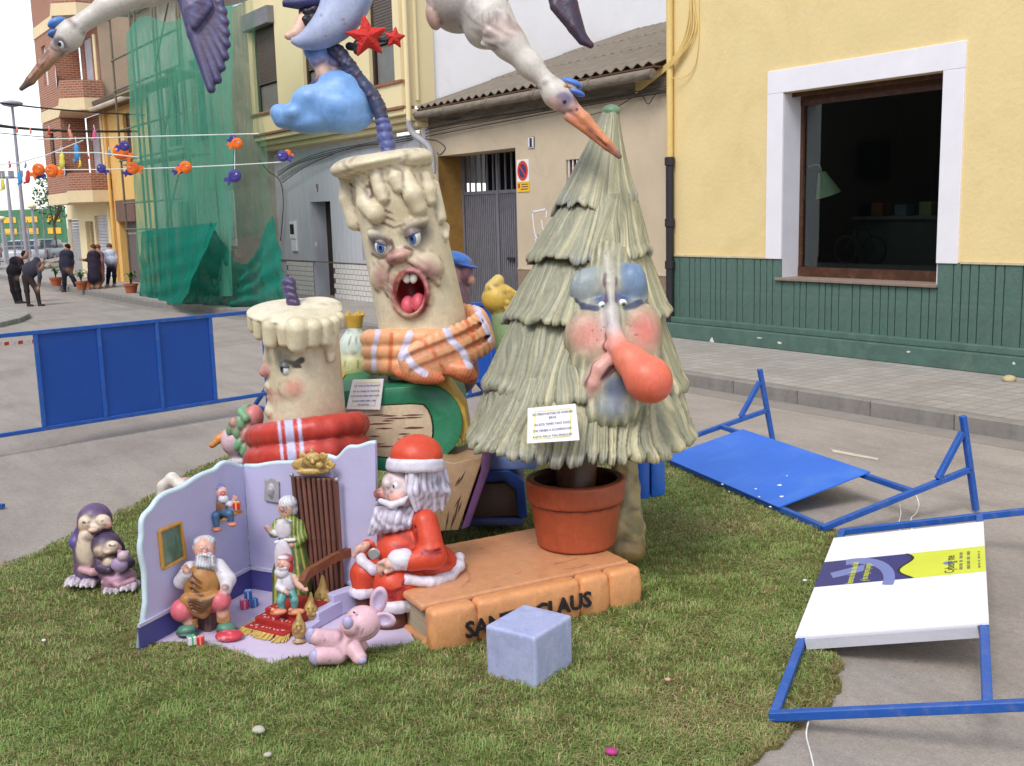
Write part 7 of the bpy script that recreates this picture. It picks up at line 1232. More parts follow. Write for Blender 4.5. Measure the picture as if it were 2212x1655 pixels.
# steel rods that carry the moon and the storks, from a mast over the wick
ms_ = thing('carrier_mast', 'steel mast above the moon carrying the storks', 'mast', fm(690, -60, 50)); mt = fm(690, -60, 50); mtop = mt+EZ*1.0; m_st = mat('steel_rod', srgb(90, 90, 96), .4, .1, 5, metal=.6)
MB().tube([mt-EZ*.05, mtop], .02, 8).build('mast', m_st, ms_); MB().tube([mtop, fst(1010, -120, 80), fst(1010, -60, 80)], .014, 8).build('rod', m_st, ms_); MB().tube([mtop, fsl(470, -160, 40), fsl(470, -70, 40)], .014, 8).build('rod', m_st, ms_)
MB().tube([fm(740, 150, 60), fm(760, 200, 45)], .012, 6).build('rod', m_st, ms_)
def strands(s, amp, freq, seed=0, col=None, amt=.7, lean=0.):
    def ph(P): return ((P@EX)+lean*P[:, 2])*freq+2.2*noise3(P, 14, seed)
    s.disp = lambda P: amp*(1-np.abs(np.sin(ph(P))))
    if col is not None: s.pfn(lambda V, C: (lambda q: C*(1-q)+np.array(col)*q)((np.clip(1-np.abs(np.sin(ph(V)))*2.2, 0, 1)*amt)[:, None]))
# ================================================================ Santa on the book
fS = Fr(880, 1345); m = fS.m*1.0; sa = thing('santa_figure', 'seated Santa figure in red coat resting on the orange book', 'santa figure', fS(870, 1350, 0)); SR, SWH = srgb(212, 74, 48), srgb(220, 214, 226); SKN = srgb(226, 178, 158); p = fS
def painted(col, amt=.35, sc=16, seed=1):
    return lambda V, C: (lambda q: C*(1-q)+np.array(col)*q)(np.clip(noise3(V, sc, seed)*.5, 0, 1)[:, None]*amt)
s = S(.0085, .03); s.blend = .008
s.ell(p(880, 1170, 10), (60*m, 56*m, 62*m), SR); s.ell(p(862, 1190, -20), (50*m, 44*m, 46*m), SR); s.ell(p(925, 1215, 30), (66*m, 70*m, 44*m), SR, axes(10)); s.cone(p(905, 1225, 20), p(945, 1248, 30), 40*m, 52*m, SR)
s.chain([p(918, 1128, -34), p(934, 1200, -52), p(888, 1212, -66)], [28*m, 29*m, 22*m], SR, k=.02); s.chain([p(838, 1140, 50), p(808, 1175, 50), p(790, 1190, 30)], [24*m, 22*m, 18*m], SR, k=.02)
for pts in ([(950, 1190, -70), (932, 1196, -84), (914, 1192, -82)], [(902, 1130, -46), (896, 1165, -60), (884, 1196, -70)], [(850, 1176, -66), (868, 1182, -68), (884, 1178, -62)], [(842, 1160, -60), (858, 1164, -64)], [(930, 1232, -44), (958, 1222, -36), (980, 1212, -10)], [(900, 1236, -56), (925, 1228, -50)]): s.sub('chain', [p(*q) for q in pts], 3.2*m, k=.012, col=srgb(156, 42, 40))
s.pfn(painted(srgb(150, 34, 34))); s.build('coat', sa)
s = S(.0085, .012); hem = [p(842, 1240, -56), p(880, 1252, -62), p(930, 1258, -50), p(972, 1245, -14), p(992, 1222, 24), p(992, 1205, 60)]; s.chain(hem, 12*m, SWH); s.cone(p(874, 1208, -68), p(858, 1210, -68), 23*m, 22*m, SWH); s.chain([p(775, 1195, 20), p(782, 1212, 6), p(808, 1232, -16), p(826, 1226, -30)], 11*m, SWH); s.disp = lambda P: .004*noise3(P, 70, 9); s.pfn(painted(srgb(168, 150, 190), .6)); s.build('fur_trim', sa)
s = S(.0085, .03); s.chain([p(900, 1250, 0), p(850, 1262, -44), p(842, 1290, -46)], [44*m, 40*m, 34*m], SR); s.chain([p(860, 1240, 40), p(790, 1240, 30), p(786, 1266, 26)], [40*m, 32*m, 26*m], SR)
for pts in ([(820, 1276, -84), (846, 1284, -88), (870, 1274, -80)], [(826, 1292, -80), (850, 1296, -82)], [(872, 1262, -74), (890, 1254, -64)]): s.sub('chain', [p(*q) for q in pts], 3.2*m, k=.012, col=srgb(156, 42, 40))
s.pfn(painted(srgb(150, 34, 34))); s.build('trousers', sa)
s = S(.0085, .01); ringy = lambda cx, cy, cd, R, r_: s.chain([p(cx+R*math.cos(a), cy+R*.22*math.sin(a)*-1, cd+R*math.sin(a)) for a in np.linspace(0, 6.283, 14)], r_*m, SWH)
ringy(850, 1306, -46, 30, 13); ringy(786, 1278, 26, 22, 11); s.disp = lambda P: .004*noise3(P, 70, 9); s.pfn(painted(srgb(168, 150, 190), .6)); s.build('trouser_cuffs', sa)
s = S(.0085, .02); BT = srgb(92, 46, 34); s.chain([p(852, 1310, -46), p(856, 1338, -44)], [26*m, 24*m], BT); s.ell(p(840, 1346, -52), (34*m, 24*m, 14*m), BT); s.chain([p(786, 1282, 26), p(790, 1318, 26)], [20*m, 19*m], BT); s.build('boots', sa)
s = S(.006, .012); s.ell(p(840, 1220, -72), (20*m, 14*m, 15*m), SKN)
for j in range(4): s.chain([p(832-1*j, 1212+j*5, -78), p(820-j*.5, 1218+j*5, -80), p(818+j*2, 1228+j*4, -74)], [6*m, 5.5*m, 5*m], SKN, k=.004)
s.chain([p(846, 1230, -80), p(834, 1236, -82)], [6*m, 5*m], SKN, k=.004); s.build('hand', sa)
s = S(.006, .012); s.ell(p(785, 1182, 18), (18*m, 14*m, 11*m), SKN, axes(-25))
for j in range(4): s.chain([p(780-3*j, 1180+j*2, 10), p(770-2*j, 1192+j*3, 6)], [5.5*m, 4.5*m], SKN, k=.004)
s.build('hand', sa)
MB().lathe(p(808, 1196, -60), [(.5*m, -3*m), (11*m, -2*m), (13*m, 2*m), (10*m, 5*m), (.5*m, 5*m)], 16, np.stack([EX, EZ, -EY])).build('buckle', mat('silver_paint', srgb(170, 170, 168), .3, .1, 8, metal=.4), sa, smooth=True)
s = S(.0075, .02); s.blend = .01; FC = srgb(226, 206, 206)
s.ell(p(868, 1058, -4), (42*m, 46*m, 50*m), FC); s.ell(p(842, 1040, -16), (16*m, 30*m, 16*m), FC); s.ell(p(829, 1066, -20), (20*m, 14*m, 11*m), srgb(222, 140, 120), axes(12), k=.02); s.ell(p(816, 1068, -22), (9*m, 10*m, 9*m), srgb(214, 122, 104), k=.012); s.ell(p(858, 1074, -42), (18*m, 16*m, 15*m), srgb(230, 166, 150)); s.ell(p(840, 1108, -20), (14*m, 22*m, 7*m), srgb(206, 120, 110), k=.008)
s.spot(p(856, 1048, -50), (16*m, 24*m, 14*m), srgb(150, 130, 140), .5)
for pts in ([(836, 1036, -46), (850, 1026, -52), (866, 1032, -54)], [(846, 1058, -54), (858, 1060, -56), (870, 1054, -54)]): s.line([p(*q) for q in pts], 4.5*m, srgb(120, 70, 66), .8)
s.build('face', sa); eyeball(sa, p(855, 1050, -44), (7*m, 7*m, 9*m), -EX*.7-EY*.7, srgb(90, 120, 150), .55, .25)
s = S(.0075, .012); s.blend = .01
s.ell(p(846, 1118, -24), (42*m, 40*m, 34*m), SWH)
for i in range(11): t = i/10; s.chain([p(816+70*t, 1104, -44+20*abs(t-.4)), p(810+72*t, 1132+6*math.sin(t*3.1), -52+20*abs(t-.4)), p(802+74*t-4, 1154-16*t, -46+18*abs(t-.4))], np.array([11, 11, 6])*m, SWH, k=.008)
strands(s, .009, 95, 3, srgb(136, 112, 168), .8, -.35); s.build('beard', sa)
s = S(.0065, .01); s.chain([p(822, 1082, -36), p(846, 1092, -54), p(868, 1084, -58), p(880, 1074, -54)], np.array([6, 8, 7, 4])*m, SWH); s.chain([p(820, 1084, -30), p(812, 1090, -16)], [6*m, 3*m], SWH); s.build('moustache', sa)
s = S(.0075, .012); s.blend = .01
for i in range(8): t = i/7; s.chain([p(888+64*t, 1018, -46+60*t), p(892+68*t, 1060, -52+64*t), p(900+62*t-6*(i % 2), 1106-8*abs(t-.4)*2, -44+60*t)], np.array([14, 17, 8])*m, SWH, k=.008)
s.ell(p(915, 1050, 14), (44*m, 44*m, 52*m), SWH); strands(s, .009, 85, 5, srgb(136, 112, 168), .8, .15); s.build('hair', sa)
s = S(.0085, .02); s.ell(p(900, 984, -4), (57*m, 56*m, 46*m), SR); s.sub('box', p(900, 1040, -4), (90*m, 90*m, 46*m), axes(), .005); s.pfn(painted(srgb(236, 120, 80), .5)); hat = s.build('hat', sa)
s = S(.0085, .01); s.cyl(p(897, 1017, -4), p(897, 988, -4), 65*m, 63*m, 9*m, SWH); s.disp = lambda P: .003*noise3(P, 40, 2); s.pfn(painted(srgb(176, 160, 200), .5)); s.build('hat_band', sa)
# ================================================================ pink toy bear
fB = Fr(742, 1440); m = fB.m; p = fB; br = thing('pink_bear', 'pink stuffed toy bear lying at the edge of the grass', 'toy bear', p(742, 1438)); PK, LL_ = srgb(226, 182, 192), srgb(182, 172, 210)
s = S(.0065, .018); s.blend = .005; s.ell(p(742, 1390, 0), (38*m, 36*m, 34*m), PK); s.ell(p(783, 1346, -6), (40*m, 38*m, 38*m), PK); s.ell(p(757, 1352, -32), (22*m, 18*m, 18*m), PK, k=.02)
s.chain([p(722, 1380, -20), p(684, 1376, -36)], [19*m, 18*m], PK); s.chain([p(728, 1414, -24), p(692, 1416, -44)], [21*m, 19*m], PK); s.chain([p(764, 1402, -26), p(776, 1420, -36)], [18*m, 16*m], PK); s.chain([p(760, 1380, 26), p(780, 1395, 34)], [16*m, 15*m], PK)
for pts in ([(786, 1310, -36), (790, 1345, -48), (776, 1380, -40)], [(770, 1385, -34), (796, 1376, -34), (815, 1356, -24)], [(704, 1362, -30), (700, 1392, -54)], [(712, 1402, -34), (712, 1432, -56)]): s.line([p(*q) for q in pts], 2.6*m, srgb(150, 96, 116), .7)
s.pfn(painted(srgb(206, 150, 176), .4)); s.build('body', br)
for i, (x, y, d, rx, rz, ro) in enumerate(((818, 1297, 0, 19, 32, 14), (830, 1339, -6, 26, 18, 10))):
    q = S(.006, .01); q.ell(p(x, y, d), (rx*m, 10*m, rz*m), PK, axes(ro)); q.sub('ell', p(x, y, d-10), (rx*.62*m, 7*m, rz*.66*m), srgb(190, 170, 200), A=axes(ro), k=.006); q.build('ear', br)
for x, y, d, rx, rz in ((672, 1374, -42, 12, 18), (681, 1420, -52, 14, 17), (781, 1426, -44, 11, 9), (751, 1345, -48, 12, 14)): q = S(.005, .006); q.ell(p(x, y, d), (rx*m, rx*.8*m, rz*m), LL_); q.build('paw_pad' if y != 1345 else 'nose', br)
for x, y in ((766, 1350), (766, 1322)): eyeball(br, p(x, y, -42), (3.6*m,)*3, -EY-EX*.4, (.05, .08, .06), .9, .5)
# ================================================================ penguins
fP = Fr(215, 1278); m = fP.m; p = fP; PU, PUD, CRE = srgb(104, 82, 118), srgb(76, 58, 86), srgb(230, 210, 186)
pg1 = thing('penguin', 'larger purple penguin with cream belly on the left grass', 'penguin', p(186, 1262), 'penguin pair on the lawn'); s = S(.0075, .03); s.blend = .006
s.ell(p(205, 1122, 6), (36*m, 34*m, 36*m), PU); s.chain([p(204, 1140, 8), p(198, 1190, 10), p(196, 1228, 10)], [34*m, 36*m, 34*m], PU); s.ell(p(186, 1190, -22), (20*m, 14*m, 40*m), CRE, k=.015); s.ell(p(188, 1160, -22), (18*m, 14*m, 18*m), CRE, k=.015); s.ell(p(187, 1129, -24), (17*m, 13*m, 16*m), CRE, k=.012); s.ell(p(222, 1127, -22), (18*m, 13*m, 16*m), CRE, k=.012); s.ell(p(205, 1140, -28), (15*m, 10*m, 11*m), CRE, k=.012); s.ell(p(178, 1138, -26), (9*m, 7*m, 8*m), srgb(236, 176, 150), k=.01); s.ell(p(233, 1134, -24), (10*m, 8*m, 9*m), srgb(236, 172, 156), k=.01)
s.chain([p(172, 1150, 0), p(163, 1172, -6), p(170, 1190, -8)], [12*m, 13*m, 9*m], srgb(96, 84, 150), k=.012); s.chain([p(232, 1150, 8), p(256, 1180, 6), p(266, 1196, 0)], [12*m, 12*m, 7*m], PUD, k=.012); s.chain([p(176, 1230, -24), p(200, 1236, -34), p(220, 1234, -24)], 8*m, srgb(206, 160, 166), k=.01)
for x, y in ((186, 1131), (214, 1129)): s.line([p(x-6, y-2, -36), p(x, y, -40), p(x+7, y-3, -36)], 3.2*m, srgb(44, 44, 70), .9)
s.ell(p(201, 1145, -40), (11*m, 9*m, 6*m), srgb(222, 190, 166), k=.005); s.ell(p(201, 1152, -38), (5*m, 6*m, 4*m), srgb(90, 64, 90), k=.004); s.build('body', pg1)
def feet(par, lst):
    for x, y, d in lst:
        q = S(.006, .008); q.ell(p(x+4, y-4, d+10), (20*m, 18*m, 10*m), srgb(186, 170, 194))
        for j in (-1, 0, 1): q.chain([p(x+j*9, y-2, d-2), p(x-4+j*12, y+6, d-18)], [8*m, 6*m], srgb(206, 192, 210)); q.cone(p(x-4+j*12, y+7, d-20), p(x-7+j*13, y+11, d-26), 4*m, 2*m, srgb(232, 228, 226))
        q.build('foot', par)
feet(pg1, [(160, 1256, -10), (193, 1258, -14)])
pg2 = thing('penguin', 'smaller penguin in a pink skirt hugging a lilac doll', 'penguin', p(252, 1276), 'penguin pair on the lawn'); s = S(.007, .025); s.blend = .006
s.ell(p(230, 1178, -24), (32*m, 30*m, 29*m), PUD); s.ell(p(238, 1222, -14), (32*m, 30*m, 34*m), PU); s.ell(p(218, 1190, -48), (15*m, 11*m, 14*m), CRE, k=.01); s.ell(p(244, 1182, -50), (15*m, 11*m, 14*m), CRE, k=.01); s.ell(p(213, 1196, -50), (9*m, 7*m, 8*m), srgb(236, 176, 150), k=.01); s.ell(p(254, 1184, -50), (9*m, 7*m, 8*m), srgb(236, 170, 150), k=.01); s.ell(p(233, 1192, -56), (10*m, 8*m, 5*m), srgb(222, 190, 170), k=.004); s.ell(p(236, 1214, -40), (13*m, 10*m, 12*m), CRE, k=.01)
s.chain([p(212, 1205, -24), p(216, 1226, -40), p(236, 1232, -52)], [10*m, 10*m, 8*m], PUD, k=.01); s.chain([p(262, 1200, -16), p(280, 1216, -28), p(268, 1226, -44)], [10*m, 11*m, 8*m], PUD, k=.01); s.cone(p(250, 1238, -14), p(256, 1252, -16), 30*m, 38*m, srgb(190, 148, 172)); s.chain([p(224, 1258, -40), p(256, 1264, -52), p(288, 1252, -36)], 6*m, srgb(214, 160, 176), k=.008)
for x, y in ((220, 1186), (243, 1181)): s.line([p(x-6, y-3, -60), p(x, y, -63), p(x+6, y-4, -60)], 3*m, srgb(44, 44, 80), .9)
s.build('body', pg2); p_ = p; feet(pg2, [(244, 1272, -36), (280, 1266, -34)])
dl = thing('lilac_doll', 'small lilac doll held by the smaller penguin', 'doll', p(262, 1222, -60)); s = S(.006, .012); s.ell(p(266, 1201, -62), (12*m, 10*m, 11*m), srgb(214, 186, 196)); s.ell(p(258, 1220, -58), (18*m, 12*m, 16*m), srgb(176, 150, 190)); s.ell(p(258, 1192, -60), (5*m, 4*m, 5*m), srgb(176, 150, 190)); s.ell(p(275, 1194, -58), (5*m, 4*m, 5*m), srgb(176, 150, 190)); s.spot(p(263, 1201, -74), (2.2*m,)*3, (.05, .03, .05)); s.spot(p(269, 1200, -74), (2.2*m,)*3, (.05, .03, .05)); s.build('body', dl)
# ================================================================ figures half hidden behind the little room
fE = Fr(520, 1080, depth=7.6); m = fE.m; p = fE; ej = thing('jester_figure', 'jester girl with pink and green cap peering over the room wall', 'figure', p(525, 1080)); s = S(.0085, .02); FCE = srgb(216, 186, 196)
s.ell(p(508, 952, 0), (30*m, 32*m, 34*m), FCE); s.ell(p(490, 955, -8), (8*m, 8*m, 7*m), srgb(222, 150, 150), k=.012); s.ell(p(494, 968, -8), (9*m, 8*m, 5*m), srgb(206, 120, 120), k=.008); s.cone(p(515, 985, 4), p(522, 1000, 6), 16*m, 20*m, FCE); s.line([p(492, 940, -30), p(502, 938, -36), p(510, 944, -38)], 4*m, srgb(60, 60, 90), .8); s.ell(p(524, 1040, 8), (34*m, 30*m, 60*m), srgb(186, 196, 198)); s.build('body', ej); eyeball(ej, p(499, 946, -24), (5*m, 5*m, 7*m), -EX*.8-EY*.6, srgb(50, 60, 90), .7, .3)
s = S(.0085, .012); GN, PN = srgb(116, 178, 134), srgb(222, 130, 134)
s.ell(p(530, 925, 4), (30*m, 34*m, 26*m), PN); s.ell(p(545, 905, 4), (24*m, 26*m, 32*m), PN, axes(15)); s.chain([p(530, 905, -22), p(522, 890, -10), p(536, 880, 0)], [10*m, 9*m, 8*m], GN)
for i, (x, y, c) in enumerate(((504, 918, PN), (512, 934, GN), (530, 940, PN), (545, 938, GN), (520, 915, GN), (540, 950, PN), (516, 960, GN), (528, 972, GN), (545, 972, PN), (498, 926, GN))): s.ell(p(x, y, -28), (10*m, 9*m, 16*m), c, axes(random.uniform(-30, 30)), k=.008)
s.build('cap', ej)
s = S(.0075, .01)
for i in range(9): a = math.radians(180+i*22.5); s.ell(p(522+22*math.cos(a), 998, 4+22*math.sin(a)), (8*m, 8*m, 9*m), srgb(206, 200, 210))
s.build('collar', ej); s = S(.0075, .01); s.chain([p(490, 936, 20), p(474, 948, 16), p(462, 960, 12)], np.array([9, 9, 6])*m, srgb(226, 142, 70)); s.ell(p(458, 962, 12), (7*m, 6*m, 6*m), srgb(226, 142, 70)); tag(s.build('orange_horn'), 'orange horn beside the face of the jester figure', 'horn')
fW = Fr(370, 1100, depth=7.2); m = fW.m; p = fW; wf_ = thing('white_armed_figure', 'figure with bent white arm half hidden behind the room wall', 'figure', p(375, 1100)); s = S(.009, .02); s.chain([p(348, 1085, 0), p(352, 1050, 0), p(372, 1034, 0), p(392, 1050, -6), p(402, 1066, -6)], np.array([10, 11, 13, 13, 14])*m, srgb(226, 216, 204)); s.ell(p(400, 1062, 24), (28*m, 26*m, 32*m), srgb(206, 150, 152)); s.ell(p(372, 1078, 10), (24*m, 22*m, 26*m), srgb(216, 196, 176)); s.build('body', wf_)
# ================================================================ the little lilac room
FZ = .035; gC = G(544, 1270, FZ); gL = G(301, 1404, FZ); gR0 = G(745, 1303, FZ)
def vplane(px, py, a, b):
    n = np.cross(b-a, EZ); n /= np.linalg.norm(n); d = ray(px, py); return CAMP+d*(((a-CAMP)@n)/(d@n))
gR = vplane(812, 1200, gC, gR0); gR[2] = FZ
room = thing('little_room', 'little lilac room with two scalloped walls and a floor on the grass', 'toy room', gC)
LAV, LAVD, CYN = srgb(192, 188, 222), srgb(84, 82, 140), srgb(206, 224, 236)
def wavy(pts, amp, n, seed):
    r = np.random.default_rng(seed); q = spline([np.array([*p, 0.]) for p in pts], n)[:, :2]; return [(x+amp*math.sin(i*.9+seed), y+amp*math.sin(i*.85+1)) for i, (x, y) in enumerate(q)]
nL = np.cross(gL-gC, EZ); nL /= np.linalg.norm(nL); nL *= np.sign(nL@(CAMP-gC)); nR = np.cross(gR-gC, EZ); nR /= np.linalg.norm(nR); nR *= np.sign(nR@(CAMP-gC))
m_lav = mat('lilac_wall', LAV, .5, .06, 2, .08, 30, .35, stain=srgb(170, 160, 214), sscale=1.6, samt=.55); m_cyn = mat('wall_edge', CYN, .5, .05)
tl = wavy([(314, 1238), (308, 1180), (310, 1135), (326, 1100), (360, 1070), (413, 1043), (462, 1016), (490, 1002), (528, 1008)], 2.0, 40, 1)
WLp = [vplane(x, y, gC, gL) for x, y in tl]; cT = vplane(524, 1009, gC, gL); cT = np.array([gC[0], gC[1], cT[2]]); foot = gL-EZ*.05
outl = [gC-EZ*.04, foot]+[vplane(306, 1385, gC, gL), vplane(318, 1300, gC, gL)]+WLp[:-1]+[cT]
wlo = MB().prism(outl, -nL*.028).build('left_wall', m_lav, room, bevel=.003, seg=1)
tr_ = wavy([(548, 1007), (590, 1004), (640, 998), (700, 988), (730, 990), (752, 968), (780, 966), (800, 958)], 1.6, 30, 2)
WRp = [vplane(x, y, gC, gR) for x, y in tr_]; eR = vplane(809, 958, gC, gR); MB().prism([gC-EZ*.04, cT]+WRp+[eR, gR-EZ*.04], -nR*.028).build('right_wall', m_lav, room, bevel=.003, seg=1)
MB().tube([p+nL*-.014 for p in [vplane(304, 1400, gC, gL), vplane(318, 1300, gC, gL)]+WLp[:-1]+[cT]], .017, 8).build('wall_edging', m_cyn, room, smooth='all'); MB().tube([p-nR*.014 for p in [cT]+WRp+[eR]], .016, 8).build('wall_edging', m_cyn, room, smooth='all')
HW = .145; m_dad = mat('room_dado', srgb(82, 80, 146), .5, .12, 3, .1, 30, .4); m_rail2 = mat('room_rail', srgb(196, 192, 214), .5, .06)
MB().prism([gC+nL*.0, gL+nL*.0, gL+EZ*(HW-.02), gC+EZ*(HW-.02)], nL*.008).build('dado', m_dad, room); MB().prism([gC, gR, gR+EZ*(HW-.02), gC+EZ*(HW-.02)], nR*.008).build('dado', m_dad, room)
MB().prism([gC+EZ*(HW-.019), gL+EZ*(HW-.019), gL+EZ*HW, gC+EZ*HW], nL*.016).build('dado_rail', m_rail2, room); MB().prism([gC+EZ*(HW-.019), gR+EZ*(HW-.019), gR+EZ*HW, gC+EZ*HW], nR*.016).build('dado_rail', m_rail2, room)
FL = [(544, 1270), (745, 1303), (812, 1318), (880, 1370), (900, 1400), (840, 1408), (760, 1415), (690, 1428), (625, 1432), (590, 1447), (560, 1436), (500, 1415), (430, 1400), (350, 1398), (301, 1404)]
fl_pts = [G(x, y, 0) for x, y in FL]; MB().prism([q-EZ*.01 for q in fl_pts], EZ*(FZ+.008)).build('floor', mat('room_floor', srgb(206, 192, 216), .45, .08, 2, .06, 30, .4, stain=srgb(176, 166, 214), sscale=2.5, samt=.6), room)
NOGRASS.append(np.array([q[:2] for q in fl_pts])); FZ2 = FZ
fR = Fr(544, 1290, FZ); m = fR.m
def rp(px, py, gz, d=0):          # point on the ray, at the depth of the floor spot (gx,gy)
    return at(px, py, gz+d*m)
def fdepth(px, py): return pix(G(px, py, FZ))[2]
# pictures
def pl(px, py, w_, off=0): a, b, n = (gC, gL, nL) if w_ == 'L' else (gC, gR, nR); return vplane(px, py, a, b)+n*off
mi = thing('gilt_mirror', 'gilt framed mirror on the left wall of the little room', 'mirror', pl(350, 1228, 'L')); q4 = [(341, 1147), (386, 1128), (397, 1203), (349, 1228)]; m_gilt = mat('gilt', srgb(206, 150, 66), .4, .2, 20, .3, 50, .5)
for i in range(4): a, c = pl(*q4[i], 'L', .01), pl(*q4[(i+1) % 4], 'L', .01); MB().bar(a, c, .016, .02, up=nL).build('frame_side', m_gilt, mi, bevel=.003)
MB().prism([pl(*q, 'L', .002) for q in q4], nL*.004).build('glass', mat('painted_mirror', srgb(96, 124, 104), .2, .7, 14, 0, spec=.6, stretch=(1, 1, .3)), mi)
ca_ = thing('cameo_plaque', 'grey cameo plaque on the right wall of the little room', 'plaque', pl(590, 1082, 'R')); MB().prism([pl(x, y, 'R', .004) for x, y in [(575, 1034), (581, 1037), (588, 1031), (597, 1034), (605, 1040), (606, 1086), (574, 1080)]], nR*.012).build('plate', mat('plaque_grey', srgb(168, 164, 168), .5, .1, 10), ca_, bevel=.003)
q = S(.004, .006); c = pl(591, 1059, 'R', .018); q.ell(c, (10*m, 3*m, 17*m), srgb(206, 202, 206)); q.ell(c+nR*.006, (6*m, 3*m, 11*m), srgb(150, 146, 150)); q.ell(c+nR*.01+EZ*.01, (3.5*m, 3*m, 4*m), srgb(210, 206, 206)); q.build('cameo', ca_)
# ---- throne panel with carved gold crest
tb = thing('throne_back', 'tall dark wooden throne back with carved gold crest', 'throne', rp(700, 1300, fdepth(700, 1302))); dt = fdepth(690, 1300); T = lambda x, y, d=0: (lambda q: at(x, y, pix(q)[2]+d*m))(vplane(x, y, gC, gR)+nR*.05)
WD = srgb(112, 74, 64); m_wood = mat('throne_wood', WD, .5, .3, 3, .3, 30, .4, stain=srgb(150, 118, 100), sscale=5, samt=.4, stretch=(8, 8, .6))
MB().prism([T(634, 1030), T(724, 1034), T(732, 1200), (T(742, 1296)), T(672, 1296), T(655, 1200)], EY*.03).build('panel', m_wood, tb, bevel=.004)
for i in range(7):
    u = i/7; a, c = lp(T(640, 1034, -6), T(718, 1038, -6), u), lp(T(668, 1290, -6), T(736, 1290, -6), u); a2, c2 = lp(T(640, 1034, -6), T(718, 1038, -6), u+.115), lp(T(668, 1290, -6), T(736, 1290, -6), u+.115)
    s = S(.005, .004); s.chain([lp(a, a2, .5), lp(lp(a, a2, .5), lp(c, c2, .5), .5), lp(c, c2, .5)], [4.4*m, 4.8*m, 4.4*m], tuple(np.array(WD)*random.uniform(.75, 1.35))); s.build('slat', tb)
for xa, xb in ((632, 658), (726, 742)):
    MB().bar(T(xa, 1030, -8), T(xb, 1294, -8), .018, .022).build('post', m_wood, tb, bevel=.004); 
for x, y in ((630, 1026), (727, 1036)): b = MB(); b.sphere(T(x, y, -10), 5*m, 12, 8); b.build('finial', mat('silver_paint', srgb(170, 170, 168)), tb, smooth=True)
s = S(.0042, .012); GLDN = srgb(196, 162, 92); s.blend = .01
s.ell(T(676, 1002, -4), (44*m, 9*m, 16*m), GLDN); s.ell(T(676, 994, -12), (20*m, 10*m, 17*m), GLDN); s.ell(T(668, 990, -20), (6*m, 6*m, 5*m), GLDN, k=.005); s.ell(T(684, 991, -20), (6*m, 6*m, 5*m), GLDN, k=.005); s.ell(T(676, 998, -22), (5*m, 5*m, 5*m), GLDN, k=.005); s.ell(T(662, 1004, -18), (8*m, 6*m, 7*m), GLDN, k=.008); s.ell(T(690, 1005, -18), (8*m, 6*m, 7*m), GLDN, k=.008); s.cone(T(676, 982, -8), T(672, 971, -8), 6*m, 2*m, GLDN, k=.008)
for sx in (-1, 1):
    for cx, cy, R in ((676+sx*36, 1003, 10), (676+sx*22, 984, 7)):
        s.chain([T(cx+R*(1-a/9)*math.cos(a), cy+R*(1-a/9)*math.sin(a), -10) for a in np.linspace(0, 7.5, 14)], 3.2*m, GLDN, k=.004)
s.line([T(664, 1012, -26), T(676, 1016, -28), T(690, 1012, -26)], 2.6*m, srgb(90, 62, 36), .8); s.line([T(655, 1022, -14), T(700, 1022, -14)], 2*m, srgb(90, 62, 36), .6); s.ell(T(676, 1018, -10), (34*m, 9*m, 8*m), GLDN, k=.01)
for x, y in ((668, 989), (684, 990)): s.spot(T(x, y, -30), (2.4*m, 10*m, 2*m), srgb(60, 40, 26), .9)
s.pfn(painted(srgb(120, 88, 46), .6, 60, 3)); s.build('crest', tb, paintmat('gold_sculpt', .35, .5, .2, .2))
# ---- stairs with red carpet
st = thing('red_steps', 'small red carpeted steps with yellow fringe in the little room', 'steps', G(580, 1370, FZ)); m_redc = mat('red_carpet', srgb(164, 44, 40), .7, .15, 12, .3, 60)
def gp(x, y, z): return G(x, y, z)
c00, c10, c01, c11 = G(528, 1362, FZ), G(618, 1384, FZ), G(582, 1318, FZ), G(650, 1334, FZ); sx_ = (c10-c00); sx_ = sx_/np.linalg.norm(sx_); sy_ = np.cross(EZ, sx_); sy_ = sy_ if sy_@(c01-c00) > 0 else -sy_; SWd = np.linalg.norm(c10-c00)*.95
for i in range(3):
    q = c00+sy_*i*.062+sx_*.0+EZ*.0; bq0 = MB().prism([q+sx_*(.02*i), q+sx_*SWd, q+sx_*SWd+sy_*.25, q+sx_*(.02*i)+sy_*.25], EZ*(.03+.034*i)).build('step', m_redc, st, bevel=.008)
    zt = FZ+.03+.034*i
    for j in range(9): a = c00+sy_*(i*.062+random.uniform(.012, .045))+sx_*(.03+.02*i+j*(SWd-.06)/9); a[2] = zt+.0012; b_ = a+sx_*random.uniform(-.006, .02)+sy_*random.uniform(-.016, .016); MB().bar(a, b_, .0045, .002).build('stitch', m_wht, st, fixn=False)
fr2 = MB(); m_fri = mat('fringe_yellow', srgb(206, 176, 96), .8, .25, 20)
for i in range(150):
    u = random.random()
    if u < .62: a = c00+sx_*(SWd*random.random()*1.05-.01)-sy_*.004; d_ = -sy_
    elif u < .9: a = c00-sx_*.004+sy_*random.random()*.26; d_ = -sx_
    else: a = c00+sx_*SWd+sy_*random.random()*.05; d_ = sx_*.4-sy_
    a = a+EZ*.02; e_2 = a+d_*random.uniform(.03, .06)+sx_*random.uniform(-.012, .012); e_2[2] = FZ+.004; fr2.bar(a, e_2, .004, .003)
fr2.build('fringe', m_fri, st)
